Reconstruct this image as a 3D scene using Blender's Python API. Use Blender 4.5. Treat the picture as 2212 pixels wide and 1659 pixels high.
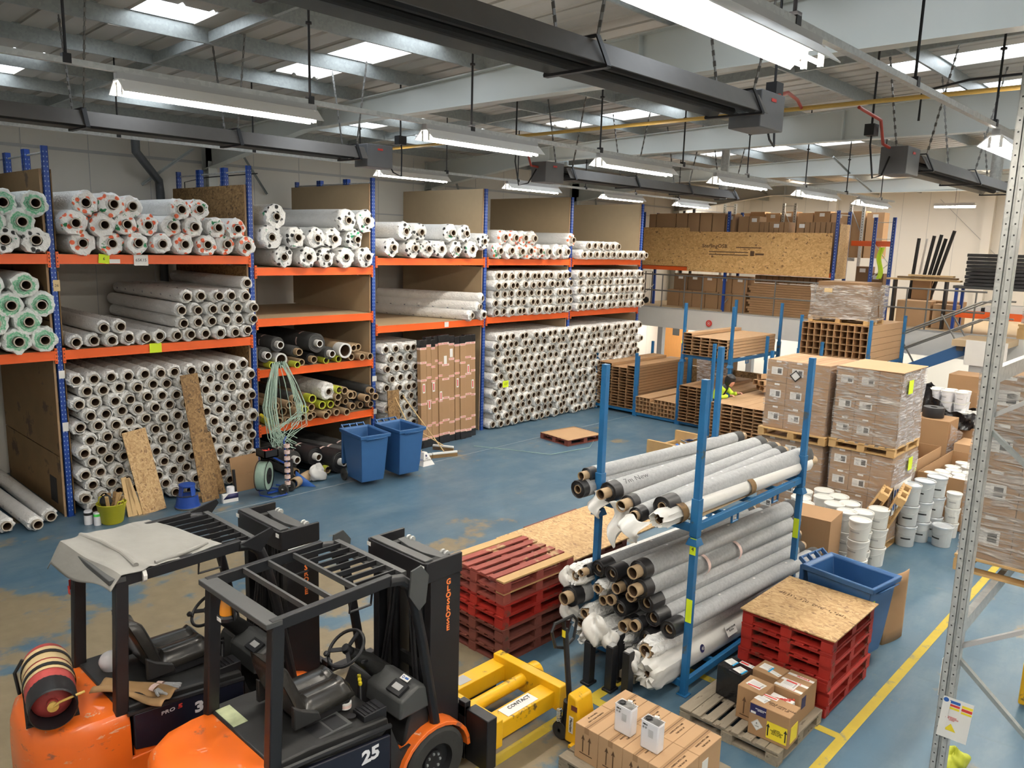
import bpy, math, random
from mathutils import Matrix, Vector
random.seed(7)
S = bpy.context.scene
for o in list(bpy.data.objects): bpy.data.objects.remove(o)
C = S.collection
PI = math.pi
# ---------------------------------------------------------------- camera
YAW, PITCH, ROLL = 0.75375, 0.17650, 0.02848
fw = Vector((-math.sin(YAW)*math.cos(PITCH), math.cos(YAW)*math.cos(PITCH), -math.sin(PITCH)))
rt = Vector((math.cos(YAW), math.sin(YAW), 0)); up = rt.cross(fw)
r2 = math.cos(ROLL)*rt + math.sin(ROLL)*up; u2 = -math.sin(ROLL)*rt + math.cos(ROLL)*up
cam = bpy.data.objects.new('camera', bpy.data.cameras.new('camera'))
cm = Matrix.Identity(4)
for i in range(3): cm[i][0], cm[i][1], cm[i][2] = r2[i], u2[i], -fw[i]
cm[2][3] = 4.75
cam.matrix_world = cm; cam.data.sensor_width = 36; cam.data.lens = 27.66; cam.data.clip_start = .05; cam.data.clip_end = 200
C.objects.link(cam); S.camera = cam
# ---------------------------------------------------------------- sky and exposure
S.view_settings.view_transform = 'Standard'; S.view_settings.look = 'None'
S.view_settings.exposure = EXPO = 0.82; S.view_settings.gamma = 1; S.view_settings.use_curve_mapping = False
w = bpy.data.worlds.new('sky'); S.world = w; w.use_nodes = True
w.node_tree.nodes['Background'].inputs[0].default_value = (.86, .93, 1, 1)
w.node_tree.nodes['Background'].inputs[1].default_value = 3.4
LAMP = 38.0           # watts of each pair of tubes
LAMPCOL = (1, .905, .78)
# lamp spots: rows run along the hall; each is one twin-tube luminaire (x, first y, last y, length, z)
LAMPROWS = [(-2.1, [-0.15, 2.97, 9.05, 12.2, 15.3, 18.4], 1.8), (-6.75, [-0.6, 2.55, 5.7, 8.76, 11.9, 15.1, 18.2], 1.8),
            (-12.2, [9.2, 12.65, 16.1, 19.5], 1.7), (3.0, [-0.2, 3, 6.1, 9.2, 12.3, 15.4, 18.5], 1.8),
            (1.0, [22, 26, 30], 1.8), (3.5, [22, 26, 30], 1.8)]  # these two rows are out of view, added to brighten the far end
HIDDEN_FILL = [-16, -13, -10, -7, -4, -1]    # unseen lamps added behind the last beam to brighten the end wall
# ---------------------------------------------------------------- helpers
def V(*a): return Vector(a)
def frame(o, r, u):
    r = Vector(r).normalized(); u = Vector(u); n = r.cross(u).normalized(); u = n.cross(r)
    m = Matrix.Identity(4)
    for i in range(3): m[i][0], m[i][1], m[i][2], m[i][3] = r[i], u[i], n[i], o[i]
    return m
def T(x=0, y=0, z=0, rz=0, rx=0, ry=0, s=1):
    return Matrix.Translation((x, y, z)) @ Matrix.Rotation(rz, 4, 'Z') @ Matrix.Rotation(ry, 4, 'Y') @ Matrix.Rotation(rx, 4, 'X') @ Matrix.Scale(s, 4)
class MB:
    def __init__(s): s.v = []; s.f = []; s.m = []; s.k = 0
    def add(s, vs, fs, M=None):
        b = len(s.v)
        s.v += [tuple(M @ Vector(p)) if M else tuple(p) for p in vs]
        s.f += [tuple(i+b for i in f) for f in fs]; s.m += [s.k]*len(fs); return s
    def box(s, x0, x1, y0, y1, z0, z1, M=None):
        return s.add([(x, y, z) for z in (z0, z1) for y in (y0, y1) for x in (x0, x1)],
                     [(0, 2, 3, 1), (4, 5, 7, 6), (0, 1, 5, 4), (2, 6, 7, 3), (0, 4, 6, 2), (1, 3, 7, 5)], M)
    def cb(s, c, d, M=None): return s.box(c[0]-d[0]/2, c[0]+d[0]/2, c[1]-d[1]/2, c[1]+d[1]/2, c[2]-d[2]/2, c[2]+d[2]/2, M)
    def bar(s, p, q, w, h, upv=(0, 0, 1)):
        p, q = Vector(p), Vector(q); d = q-p; L = d.length; d.normalize(); u = Vector(upv)
        if abs(d.dot(u)) > .98: u = Vector((0, 1, 0))
        return s.box(0, L, -h/2, h/2, -w/2, w/2, frame(p, d, u - d*d.dot(u)))
    def tube(s, pts, r, n=8, closed=False, caps=True, M=None):
        P = [Vector(p) for p in pts]; N = len(P); R = r if hasattr(r, '__len__') else [r]*N
        vs = []; a = None
        for i in range(N):
            d = ((P[(i+1) % N]-P[i-1]) if closed else (P[min(i+1, N-1)]-P[max(i-1, 0)])).normalized()
            if a is None: a = d.orthogonal().normalized()
            else:
                a = a - d*a.dot(d); a.normalize()
            b = d.cross(a)
            vs += [P[i]+(a*math.cos(2*PI*j/n)+b*math.sin(2*PI*j/n))*R[i] for j in range(n)]
        fs = [(i*n+j, i*n+(j+1) % n, ((i+1) % N)*n+(j+1) % n, ((i+1) % N)*n+j) for i in range(N if closed else N-1) for j in range(n)]
        if caps and not closed: fs += [tuple(range(n))[::-1], tuple(range((N-1)*n, N*n))]
        return s.add(vs, fs, M)
    def cyl(s, p, q, r, r1=None, n=12, caps=True, M=None): return s.tube([p, q], [r, r if r1 is None else r1], n, caps=caps, M=M)
    def lathe(s, prof, n=20, M=None, jit=None):
        vs = []
        for i, (r, h) in enumerate(prof):
            for j in range(n):
                a = 2*PI*j/n; rr, hh = (r, h) if jit is None else jit(i, j, r, h)
                vs.append((rr*math.cos(a), rr*math.sin(a), hh))
        fs = [(i*n+j, i*n+(j+1) % n, (i+1)*n+(j+1) % n, (i+1)*n+j) for i in range(len(prof)-1) for j in range(n)]
        return s.add(vs, fs, M)
    def prism(s, poly, z0, z1, M=None):
        n = len(poly)
        return s.add([(x, y, z0) for x, y in poly]+[(x, y, z1) for x, y in poly],
                     [tuple(range(n))[::-1], tuple(range(n, 2*n))]+[(i, (i+1) % n, n+(i+1) % n, n+i) for i in range(n)], M)
    def grid(s, f, nu, nv, M=None):
        return s.add([f(i/nu, j/nv) for j in range(nv+1) for i in range(nu+1)],
                     [(j*(nu+1)+i, j*(nu+1)+i+1, (j+1)*(nu+1)+i+1, (j+1)*(nu+1)+i) for j in range(nv) for i in range(nu)], M)
    def mesh(s, name, mats, smooth=True, ang=35, fix=True):
        me = bpy.data.meshes.new(name); me.from_pydata(s.v, [], s.f)
        mats = mats if isinstance(mats, (list, tuple)) else [mats]
        for m in mats: me.materials.append(m)
        if len(mats) > 1: me.polygons.foreach_set('material_index', s.m)
        if fix:
            import bmesh
            b = bmesh.new(); b.from_mesh(me); bmesh.ops.recalc_face_normals(b, faces=b.faces); b.to_mesh(me); b.free()
        if smooth:
            me.polygons.foreach_set('use_smooth', [True]*len(me.polygons)); me.set_sharp_from_angle(angle=math.radians(ang))
        me.update(); return me
    def build(s, name, mats, parent=None, bev=0, solid=0, M=None, **k):
        o = bpy.data.objects.new(name, s.mesh(name, mats, **k)); C.objects.link(o)
        if M is not None: o.matrix_world = M
        if parent: o.parent = parent
        if solid: q = o.modifiers.new('t', 'SOLIDIFY'); q.thickness = solid; q.offset = 0
        if bev: q = o.modifiers.new('b', 'BEVEL'); q.width = bev; q.segments = 2; q.limit_method = 'ANGLE'; q.angle_limit = .7
        return o
def tag(o, label=None, cat=None, group=None, kind=None):
    for k, v in (('label', label), ('category', cat), ('group', group), ('kind', kind)):
        if v: o[k] = v
    return o
def E(name, label, cat, loc=(0, 0, 0), rz=0, group=None):
    o = bpy.data.objects.new(name, None); C.objects.link(o); o.location = loc; o.rotation_euler = (0, 0, rz); o.empty_display_size = .1
    return tag(o, label, cat, group)
def struct(name, mb, m, **k): return tag(mb.build(name, m, **k), kind='structure')
def copy_tree(o, parent=None):
    c = o.copy(); C.objects.link(c); c.parent = parent
    for ch in o.children: copy_tree(ch, c)
    return c
_tc = {}
def text(s, size, m, parent, M, name='lettering', ext=.0012, bold=0, label=None, sx=1):
    k = (s, size, m.name, bold, sx)
    if k not in _tc:
        cu = bpy.data.curves.new('t', 'FONT'); cu.body = s; cu.size = size; cu.extrude = ext; cu.align_x = 'CENTER'; cu.align_y = 'CENTER'; cu.offset = bold; cu.resolution_u = 2
        cu.space_line = .95
        o = bpy.data.objects.new('t', cu); C.objects.link(o)
        me = bpy.data.meshes.new_from_object(o.evaluated_get(bpy.context.evaluated_depsgraph_get()))
        bpy.data.objects.remove(o); me.materials.clear(); me.materials.append(m)
        if sx != 1: me.transform(Matrix.Diagonal((sx, 1, 1, 1)))
        _tc[k] = me
    o = bpy.data.objects.new(name, _tc[k]); C.objects.link(o); o.matrix_world = M
    if parent: o.parent = parent
    if label: o['label'] = label
    return o
# ---------------------------------------------------------------- materials
def nodes(name):
    m = bpy.data.materials.new(name); m.use_nodes = True; nt = m.node_tree; return m, nt, nt.nodes['Principled BSDF']
def N(nt, t, **k):
    n = nt.nodes.new(t)
    for a, b in k.items():
        if a in n.inputs.keys(): n.inputs[a].default_value = b
        else: setattr(n, a, b)
    return n
def ramp(nt, src, stops, inp='Fac'):
    r = nt.nodes.new('ShaderNodeValToRGB'); e = r.color_ramp.elements
    while len(e) < len(stops): e.new(.5)
    for x, (p, c) in zip(e, stops): x.position = p; x.color = (c, c, c, 1) if not hasattr(c, '__len__') else (*c, 1)
    nt.links.new(src, r.inputs[0]); return r.outputs[0]
def mix(nt, f, a, b):
    n = nt.nodes.new('ShaderNodeMix'); n.data_type = 'RGBA'
    for s, v in ((n.inputs[0], f), (n.inputs[6], a), (n.inputs[7], b)):
        if isinstance(v, bpy.types.NodeSocket): nt.links.new(v, s)
        else: s.default_value = v if not hasattr(v, '__len__') else (*v, 1)
    return n.outputs[2]
def coords(nt, sc=(1, 1, 1), kind='Object'):
    t = nt.nodes.new('ShaderNodeTexCoord'); m = nt.nodes.new('ShaderNodeMapping'); m.inputs['Scale'].default_value = sc
    nt.links.new(t.outputs[kind], m.inputs[0]); return m.outputs[0]
def noise(nt, co, sc, det=3, rough=.55, out='Fac'):
    n = N(nt, 'ShaderNodeTexNoise'); n.inputs['Scale'].default_value = sc; n.inputs['Detail'].default_value = det; n.inputs['Roughness'].default_value = rough
    nt.links.new(co, n.inputs[0]); return n.outputs[out]
def bump(nt, b, h, st, dist=.01):
    n = N(nt, 'ShaderNodeBump'); n.inputs['Strength'].default_value = st; n.inputs['Distance'].default_value = dist
    nt.links.new(h, n.inputs['Height']); nt.links.new(n.outputs[0], b.inputs['Normal'])
def mat(name, col, rough=.5, metal=0, var=.12, sc=6, bst=0, bsc=40, stretch=(1, 1, 1), dirt=None, dsc=3, dthr=.6, coat=0):
    m, nt, b = nodes(name); co = coords(nt, stretch); f = noise(nt, co, sc)
    c = mix(nt, f, tuple(x*(1-var) for x in col), tuple(min(1, x*(1+var)) for x in col))
    if dirt:
        g = ramp(nt, noise(nt, co, dsc, 6, .65), [(dthr, 0), (dthr+.06, 1)]); c = mix(nt, g, c, dirt)
    nt.links.new(c, b.inputs['Base Color']); b.inputs['Roughness'].default_value = rough; b.inputs['Metallic'].default_value = metal
    if coat: b.inputs['Coat Weight'].default_value = coat
    if bst: bump(nt, b, noise(nt, co, bsc, 4), bst)
    return m
def emis(name, col, st):
    m, nt, b = nodes(name); b.inputs['Base Color'].default_value = (*col, 1); b.inputs['Emission Color'].default_value = (*col, 1); b.inputs['Emission Strength'].default_value = st; return m
def osb(name, a=(.30, .155, .05), b_=(.58, .36, .15), k=(.12, .05, .02), sc=1, st=(1, 1, 1), dk=.94):
    m, nt, b = nodes(name); co = coords(nt, st)
    wv = N(nt, 'ShaderNodeVectorMath', operation='ADD'); nt.links.new(co, wv.inputs[0])
    nz = N(nt, 'ShaderNodeTexNoise'); nz.inputs['Scale'].default_value = 9*sc; nt.links.new(co, nz.inputs[0])
    sm = N(nt, 'ShaderNodeVectorMath', operation='SCALE'); sm.inputs['Scale'].default_value = .12/sc; nt.links.new(nz.outputs['Color'], sm.inputs[0]); nt.links.new(sm.outputs[0], wv.inputs[1])
    mp = N(nt, 'ShaderNodeMapping'); mp.inputs['Scale'].default_value = (1, 2.4, 1.6); mp.inputs['Rotation'].default_value = (.5, .3, .6); nt.links.new(wv.outputs[0], mp.inputs[0])
    v = N(nt, 'ShaderNodeTexVoronoi'); v.inputs['Scale'].default_value = 19*sc; nt.links.new(mp.outputs[0], v.inputs[0])
    sx = N(nt, 'ShaderNodeSeparateColor'); nt.links.new(v.outputs['Color'], sx.inputs[0])
    c = mix(nt, sx.outputs[0], a, b_)
    c = mix(nt, ramp(nt, sx.outputs[1], [(dk, 0), (dk+.02, .8)]), c, k)
    c = mix(nt, ramp(nt, noise(nt, co, 1.5, 4), [(.3, 0), (.8, .35)]), c, a)
    nt.links.new(c, b.inputs['Base Color']); b.inputs['Roughness'].default_value = .7
    return m
def floor_mat():
    m, nt, b = nodes('floor_paint'); co = coords(nt)
    base = mix(nt, noise(nt, co, .35, 4), (.042, .100, .160), (.080, .150, .210))
    base = mix(nt, ramp(nt, noise(nt, coords(nt, (1.5, .5, 1)), 1.1, 5, .7), [(.45, 0), (.72, .7)]), base, (.15, .205, .235))
    base = mix(nt, ramp(nt, noise(nt, coords(nt, (.4, 3, 1)), 2.2, 6, .75), [(.55, 0), (.8, .4)]), base, (.035, .075, .10))
    # paint worn through to concrete: heaviest around the forklift bay
    sp = N(nt, 'ShaderNodeSeparateXYZ'); nt.links.new(co, sp.inputs[0])
    def mth(op, a_, b2):
        n = N(nt, 'ShaderNodeMath', operation=op)
        for i, v in enumerate((a_, b2)):
            if isinstance(v, bpy.types.NodeSocket): nt.links.new(v, n.inputs[i])
            else: n.inputs[i].default_value = v
        return n.outputs[0]
    dx = mth('DIVIDE', mth('ADD', sp.outputs[0], 7.6), 3.6); dy = mth('DIVIDE', mth('ADD', sp.outputs[1], -2.4), 4.4)
    d = mth('SQRT', mth('ADD', mth('MULTIPLY', dx, dx), mth('MULTIPLY', dy, dy)), 0)
    bias = mth('MAXIMUM', mth('SUBTRACT', .34, mth('MULTIPLY', d, .25)), -.030)
    f = mth('ADD', noise(nt, coords(nt, (1, .75, 1)), .95, 7, .62), bias)
    g = ramp(nt, f, [(.575, 0), (.63, 1)])
    brown = mix(nt, noise(nt, co, 5, 5), (.15, .125, .08), (.29, .235, .15))
    c = mix(nt, g, base, brown)
    c = mix(nt, ramp(nt, noise(nt, coords(nt, (1, 1, 1)), 26, 2), [(.76, 0), (.8, .5)]), c, (.4, .42, .42))
    nt.links.new(c, b.inputs['Base Color'])
    nt.links.new(ramp(nt, noise(nt, co, 1.4, 5), [(.3, .3), (.7, .5)]), b.inputs['Roughness'])
    return m
def galv(name, a=(.30, .33, .34), b_=(.5, .53, .54), rough=.42, metal=.55):
    m, nt, b = nodes(name); co = coords(nt)
    v = N(nt, 'ShaderNodeTexVoronoi'); v.inputs['Scale'].default_value = 30; nt.links.new(co, v.inputs[0])
    sx = N(nt, 'ShaderNodeSeparateColor'); nt.links.new(v.outputs['Color'], sx.inputs[0])
    nt.links.new(mix(nt, sx.outputs[0], a, b_), b.inputs['Base Color']); b.inputs['Roughness'].default_value = rough; b.inputs['Metallic'].default_value = metal
    return m
def wrapmat(name, spots=None, spot2=None, base=(.86, .855, .835), mode='plain'):
    # crumpled packing film; coloured marker on the gathered end (local x near 0)
    m, nt, b = nodes(name); co = coords(nt)
    oi = N(nt, 'ShaderNodeObjectInfo')
    off = N(nt, 'ShaderNodeVectorMath', operation='SCALE'); off.inputs['Scale'].default_value = 40
    cx = N(nt, 'ShaderNodeCombineXYZ'); nt.links.new(oi.outputs['Random'], cx.inputs[0]); nt.links.new(oi.outputs['Random'], cx.inputs[1]); nt.links.new(cx.outputs[0], off.inputs[0])
    ad = N(nt, 'ShaderNodeVectorMath', operation='ADD'); nt.links.new(co, ad.inputs[0]); nt.links.new(off.outputs[0], ad.inputs[1]); cr = ad.outputs[0]
    c = mix(nt, noise(nt, cr, 4), tuple(x*.9 for x in base), tuple(min(1, x*1.1) for x in base))
    if not spots:
        # small printed marks repeated along the film
        sq = N(nt, 'ShaderNodeSeparateXYZ'); nt.links.new(co, sq.inputs[0])
        def mm(op, a_, b2=0.0):
            n = N(nt, 'ShaderNodeMath', operation=op)
            for i, v in enumerate((a_, b2)):
                if isinstance(v, bpy.types.NodeSocket): nt.links.new(v, n.inputs[i])
                else: n.inputs[i].default_value = v
            return n.outputs[0]
        fx = mm('LESS_THAN', mm('FRACT', mm('MULTIPLY', mm('SUBTRACT', sq.outputs[0], 40.0), 2.4)), .12)
        fy = mm('MULTIPLY', mm('LESS_THAN', mm('ABSOLUTE', sq.outputs[1]), .016), mm('GREATER_THAN', sq.outputs[2], .05))
        fz = mm('MULTIPLY', mm('MULTIPLY', fx, fy), mm('LESS_THAN', sq.outputs[0], -.3))
        fz = mm('MULTIPLY', fz, mm('GREATER_THAN', noise(nt, cr, 60, 1), .47))
        c = mix(nt, fz, c, (.05, .06, .16))
    if spots:
        sp = N(nt, 'ShaderNodeSeparateXYZ'); nt.links.new(co, sp.inputs[0])
        endm = ramp(nt, sp.outputs[0], [(0, 0), (.001, 0)]); mr = N(nt, 'ShaderNodeMapRange'); nt.links.new(sp.outputs[0], mr.inputs[0])
        mr.inputs[1].default_value = -.10; mr.inputs[2].default_value = -.05
        if mode == 'dots':
            v = N(nt, 'ShaderNodeTexVoronoi'); v.inputs['Scale'].default_value = 8; v.inputs['Randomness'].default_value = .8; nt.links.new(cr, v.inputs[0])
            g = ramp(nt, v.outputs['Distance'], [(.27, 1), (.35, 0)])
        else:
            cb2 = N(nt, 'ShaderNodeCombineXYZ'); nt.links.new(sp.outputs[1], cb2.inputs[1]); nt.links.new(sp.outputs[2], cb2.inputs[2])
            ln = N(nt, 'ShaderNodeVectorMath', operation='LENGTH'); nt.links.new(cb2.outputs[0], ln.inputs[0])
            ad2 = N(nt, 'ShaderNodeMath', operation='ADD'); nt.links.new(ln.outputs['Value'], ad2.inputs[0])
            sc2 = N(nt, 'ShaderNodeMath', operation='MULTIPLY'); nt.links.new(noise(nt, cr, 11, 4, .65), sc2.inputs[0]); sc2.inputs[1].default_value = .16; nt.links.new(sc2.outputs[0], ad2.inputs[1])
            g = ramp(nt, ad2.outputs[0], [(.145, 0), (.175, .85), (.195, .35), (.215, .9), (.235, 0)])
        mu = N(nt, 'ShaderNodeMath', operation='MULTIPLY'); nt.links.new(g, mu.inputs[0]); nt.links.new(mr.outputs[0], mu.inputs[1])
        c = mix(nt, mu.outputs[0], c, spots)
        if spot2:
            g2 = ramp(nt, noise(nt, cr, 6, 3, .6), [(.63, 0), (.67, 1)])
            m2 = N(nt, 'ShaderNodeMath', operation='MULTIPLY'); nt.links.new(g2, m2.inputs[0]); nt.links.new(mr.outputs[0], m2.inputs[1])
            c = mix(nt, m2.outputs[0], c, spot2)
    nt.links.new(c, b.inputs['Base Color']); b.inputs['Roughness'].default_value = .42
    b.inputs['Subsurface Weight'].default_value = 0
    wn = N(nt, 'ShaderNodeTexNoise'); wn.inputs['Scale'].default_value = 14; wn.inputs['Detail'].default_value = 3; wn.inputs['Distortion'].default_value = 1.2; nt.links.new(cr, wn.inputs[0])
    bump(nt, b, wn.outputs[0], .8, .04)
    return m
def clearwrap(name, amount=.34, streak=.5, tint=(.85, .82, .8)):
    m, nt, b = nodes(name); co = coords(nt, (.7, .7, 5)); b.inputs['Base Color'].default_value = (*tint, 1); b.inputs['Roughness'].default_value = .18
    n1 = N(nt, 'ShaderNodeTexNoise'); n1.inputs['Scale'].default_value = 3.2; n1.inputs['Detail'].default_value = 5; n1.inputs['Distortion'].default_value = 2; nt.links.new(co, n1.inputs[0])
    a = ramp(nt, n1.outputs[0], [(.42, amount*.35), (.60, amount), (.72, min(1, amount+streak))])
    nt.links.new(a, b.inputs['Alpha']); bump(nt, b, n1.outputs[0], .9, .05)
    return m
M = {}
M['floor'] = floor_mat()
M['wall'] = mat('wall_paint', (.66, .63, .57), .75, var=.05, sc=.8)
M['wall_end'] = mat('end_wall_paint', (.70, .675, .62), .75, var=.04, sc=.8)
M['white'] = mat('white_board', (.72, .71, .68), .6, var=.03)
M['sheet'] = mat('liner_sheet', (.46, .43, .385), .5, var=.08, sc=2, stretch=(.4, 4, 1))
M['steelw'] = mat('painted_steel', (.54, .56, .53), .38, var=.04, sc=1)
M['galv'] = galv('galvanised')
M['galvd'] = galv('galvanised_dull', (.29, .315, .31), (.35, .375, .37), .42, .35)
M['galvl'] = galv('galvanised_light', (.43, .44, .43), (.54, .55, .53), .4, .35)
M['hood'] = mat('heater_hood', (.13, .12, .11), .45, .3, var=.15)
M['burner'] = mat('burner_grey', (.13, .13, .135), .45, var=.1)
M['film_s'] = mat('smooth_pale_film', (.70, .69, .655), .45, var=.05, bst=.25, bsc=7)
M['railg'] = mat('rail_grey', (.17, .165, .155), .45, .3, var=.1)
M['black'] = mat('black_steel', (.010, .010, .012), .45, var=.2)
M['blackm'] = mat('black_matte', (.014, .014, .014), .75, var=.3)
M['grey'] = mat('grey_plastic', (.06, .062, .062), .5, var=.1)
M['lgrey'] = mat('light_grey', (.42, .42, .42), .5, var=.06)
M['pipe'] = mat('grey_pvc', (.09, .10, .11), .4, var=.1)
M['brass'] = mat('yellow_gas_pipe', (.62, .40, .10), .4, .0, var=.1)
M['cored'] = mat('red_hose', (.45, .05, .03), .4)
M['blue'] = mat('rack_blue', (.010, .055, .30), .38, var=.15, dirt=(.05, .09, .2), dthr=.66)
M['hole'] = mat('slot_glint', (.35, .45, .62), .5)  # pale glint at the punched slots, put into the colour
M['holed'] = mat('slot_dark', (.015, .015, .015), .8)
M['orange'] = mat('beam_orange', (.83, .125, .018), .38, var=.06, dirt=(.6, .1, .03), dthr=.68)
M['sblue'] = mat('stillage_blue', (.012, .125, .30), .42, var=.12, dirt=(.07, .09, .1), dsc=5, dthr=.62)
M['bin'] = mat('bin_blue', (.028, .105, .27), .45, var=.06)
M['board'] = mat('hardboard', (.43, .325, .20), .75, var=.05)
M['boardd'] = mat('dirty_ply', (.21, .125, .05), .8, var=.25, sc=2, dirt=(.09, .055, .03), dsc=2, dthr=.58)
M['chip'] = mat('chipboard_deck', (.45, .34, .21), .7, var=.08, stretch=(1, 8, 1))
M['osb'] = osb('osb_board', (.56, .31, .105), (.80, .52, .22), sc=.8, dk=.965)
M['ytip'] = mat('yellow_tape', (.52, .56, .05), .5, var=.15, sc=14)
M['osbd'] = osb('osb_aged', (.16, .085, .03), (.36, .22, .09), (.05, .03, .015))
M['osbl'] = osb('osb_light', (.40, .24, .10), (.66, .46, .24), (.2, .1, .05), sc=1.2)
M['card'] = mat('cardboard', (.35, .205, .10), .75, var=.05, sc=3)
M['cardl'] = mat('cardboard_light', (.48, .30, .16), .75, var=.04, sc=3)
M['cardd'] = mat('cardboard_dark', (.20, .115, .055), .8, var=.08, sc=3)
M['corew'] = mat('film_covered_core', (.50, .44, .36), .55, var=.12, sc=14)
M['kraft'] = mat('core_tube_card', (.42, .30, .18), .7, var=.1, sc=12)
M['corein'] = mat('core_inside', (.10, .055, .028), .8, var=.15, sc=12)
M['wood'] = mat('pale_wood', (.62, .42, .20), .65, var=.14, sc=5, stretch=(.6, 6, 6))
M['woodp'] = mat('old_pallet_wood', (.27, .225, .165), .8, var=.3, sc=4, stretch=(1, 5, 5), dirt=(.12, .09, .06), dsc=4, dthr=.6)
M['woodw'] = mat('pallet_wood_fresh', (.52, .33, .14), .7, var=.16, sc=5)
M['redp'] = mat('red_pallet', (.33, .015, .008), .6, var=.25, sc=4, dirt=(.16, .05, .03), dsc=5, dthr=.58)
M['redo'] = mat('red_pallet_worn', (.26, .055, .04), .7, var=.3, sc=4, dirt=(.42, .28, .14), dsc=3, dthr=.6)
M['redd'] = mat('red_pallet_dull', (.17, .045, .03), .75, var=.3, sc=4, dirt=(.09, .05, .03), dsc=5, dthr=.6)
M['rust'] = mat('worn_edge', (.34, .22, .12), .8, var=.3)
M['felt'] = mat('grey_felt', (.385, .395, .40), .9, var=.3, sc=28, bst=.15, bsc=60)
M['fdark'] = mat('dark_felt', (.06, .06, .06), .85, var=.3, sc=10, bst=.2)
M['rubber'] = mat('black_underlay', (.016, .016, .018), .45, var=.2)
M['tyre'] = mat('tyre', (.03, .03, .028), .85, var=.3, sc=8)
M['seat'] = mat('seat_vinyl', (.026, .024, .021), .27, var=.1)
M['dash'] = mat('forklift_black', (.018, .018, .018), .5, var=.25, sc=3, bst=.05)
M['navy'] = mat('navy_cover', (.008, .010, .022), .4, var=.1)
M['fko'] = mat('forklift_orange', (.86, .165, .018), .33, var=.07, sc=2, dirt=(.30, .10, .06), dsc=3.2, dthr=.605, coat=.3, stretch=(1, 1, 2.5))
nt = M['fko'].node_tree; b = nt.nodes['Principled BSDF']; src = b.inputs['Base Color'].links[0].from_socket
g = ramp(nt, noise(nt, coords(nt, (1.6, 1.6, 8)), 2.6, 7, .72), [(.625, 0), (.65, .85)])      # pale scrapes in the paint
nt.links.new(mix(nt, g, src, (.72, .50, .36)), b.inputs['Base Color'])
M['fkyel'] = mat('spreader_yellow', (.78, .44, .008), .4, var=.06, dirt=(.14, .09, .03), dsc=5, dthr=.60)
M['paint_y'] = mat('line_yellow', (.50, .37, .03), .6, var=.15, dirt=(.30, .27, .12), dsc=5, dthr=.56)
M['yel'] = mat('yellow', (.82, .66, .03), .5, var=.04)
M['neon'] = mat('neon_yellow', (.68, .85, .02), .6, var=.04)
M['ppr'] = mat('paper', (.78, .77, .74), .6, var=.02)
M['red'] = mat('red_print', (.65, .05, .04), .5, var=.03)
M['pink'] = mat('fragile_tape', (.78, .58, .53), .45, var=.22, sc=24)
M['ink'] = mat('black_ink', (.02, .02, .02), .6)
M['inkb'] = mat('brown_ink', (.10, .05, .02), .7)
M['bluei'] = mat('blue_print', (.03, .12, .42), .5)
M['navyi'] = mat('navy_print', (.02, .02, .09), .5)
M['cyan'] = mat('bright_blue', (.02, .33, .62), .5)
M['green'] = mat('green_tag', (.1, .75, .1), .6)
M['tub'] = mat('yellow_tub', (.46, .43, .02), .55, var=.12)
M['pail'] = mat('white_plastic', (.76, .755, .72), .38, var=.02)
M['tin'] = mat('tin_white', (.62, .64, .64), .35, .15, var=.03)
M['lid'] = mat('tin_lid', (.66, .69, .72), .25, .4, var=.04)
M['can'] = mat('white_can', (.80, .80, .84), .3, var=.01)
M['cantop'] = mat('steel_top', (.35, .35, .34), .3, .8)
M['gas'] = mat('gas_bottle_red', (.40, .055, .05), .5, var=.2, sc=5, dirt=(.2, .05, .04), dthr=.6)
M['tapeb'] = mat('masking_wrap', (.62, .47, .25), .6, var=.1, sc=6)
M['strap'] = mat('green_strap', (.30, .42, .34), .35, var=.1, sc=30)
M['hiviz'] = mat('hi_vis_yellow', (.62, .86, .05), .6, var=.1)
M['skin'] = mat('skin', (.62, .30, .22), .5)
M['film'] = mat('loose_white_film', (.74, .735, .71), .4, var=.06, bst=.6, bsc=12)
M['cloth'] = mat('grey_rubber_sheet', (.235, .23, .215), .65, var=.22, sc=3, bst=.7, bsc=5)
M['glass'], nt, b = nodes('clear_glass'); b.inputs['Transmission Weight'].default_value = 1; b.inputs['Roughness'].default_value = .03; b.inputs['Alpha'].default_value = .25
M['amber'], nt, b = nodes('amber_lens'); b.inputs['Base Color'].default_value = (1, .36, .01, 1); b.inputs['Roughness'].default_value = .12; b.inputs['Coat Weight'].default_value = 1
M['tubeon'] = emis('lit_tube', (1, .95, .86), 60)
M['reflect'] = mat('reflector', (.82, .82, .80), .3, .0, var=.02)
M['bagbk'] = mat('black_film', (.012, .012, .014), .16, var=.2, bst=1.0, bsc=9)
M['wrap'] = clearwrap('stretch_wrap', .30, .42)
M['wraph'] = clearwrap('stretch_wrap_heavy', .55, .4, (.66, .63, .60))
M['wrapmilk'] = clearwrap('stretch_wrap_milky', .62, .3, (.80, .77, .79))
M['white_roll'] = wrapmat('white_film')
M['green_roll'] = wrapmat('white_film_green_marker', (.01, .42, .16), base=(.72, .75, .72), mode='smear')
M['dot_roll'] = wrapmat('white_film_orange_dots', (.90, .17, .07), (.02, .26, .10), mode='dots')
M['bdot_roll'] = wrapmat('white_film_black_dots', (.02, .02, .02), (.02, .35, .16), mode='dots')
M['rooflight'], nt, b = nodes('rooflight_sheet')
tr = N(nt, 'ShaderNodeBsdfTransparent'); tl = N(nt, 'ShaderNodeBsdfTranslucent'); ms = N(nt, 'ShaderNodeMixShader'); ms.inputs[0].default_value = .3
nt.links.new(tr.outputs[0], ms.inputs[1]); nt.links.new(tl.outputs[0], ms.inputs[2]); nt.links.new(ms.outputs[0], nt.nodes['Material Output'].inputs[0])
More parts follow.
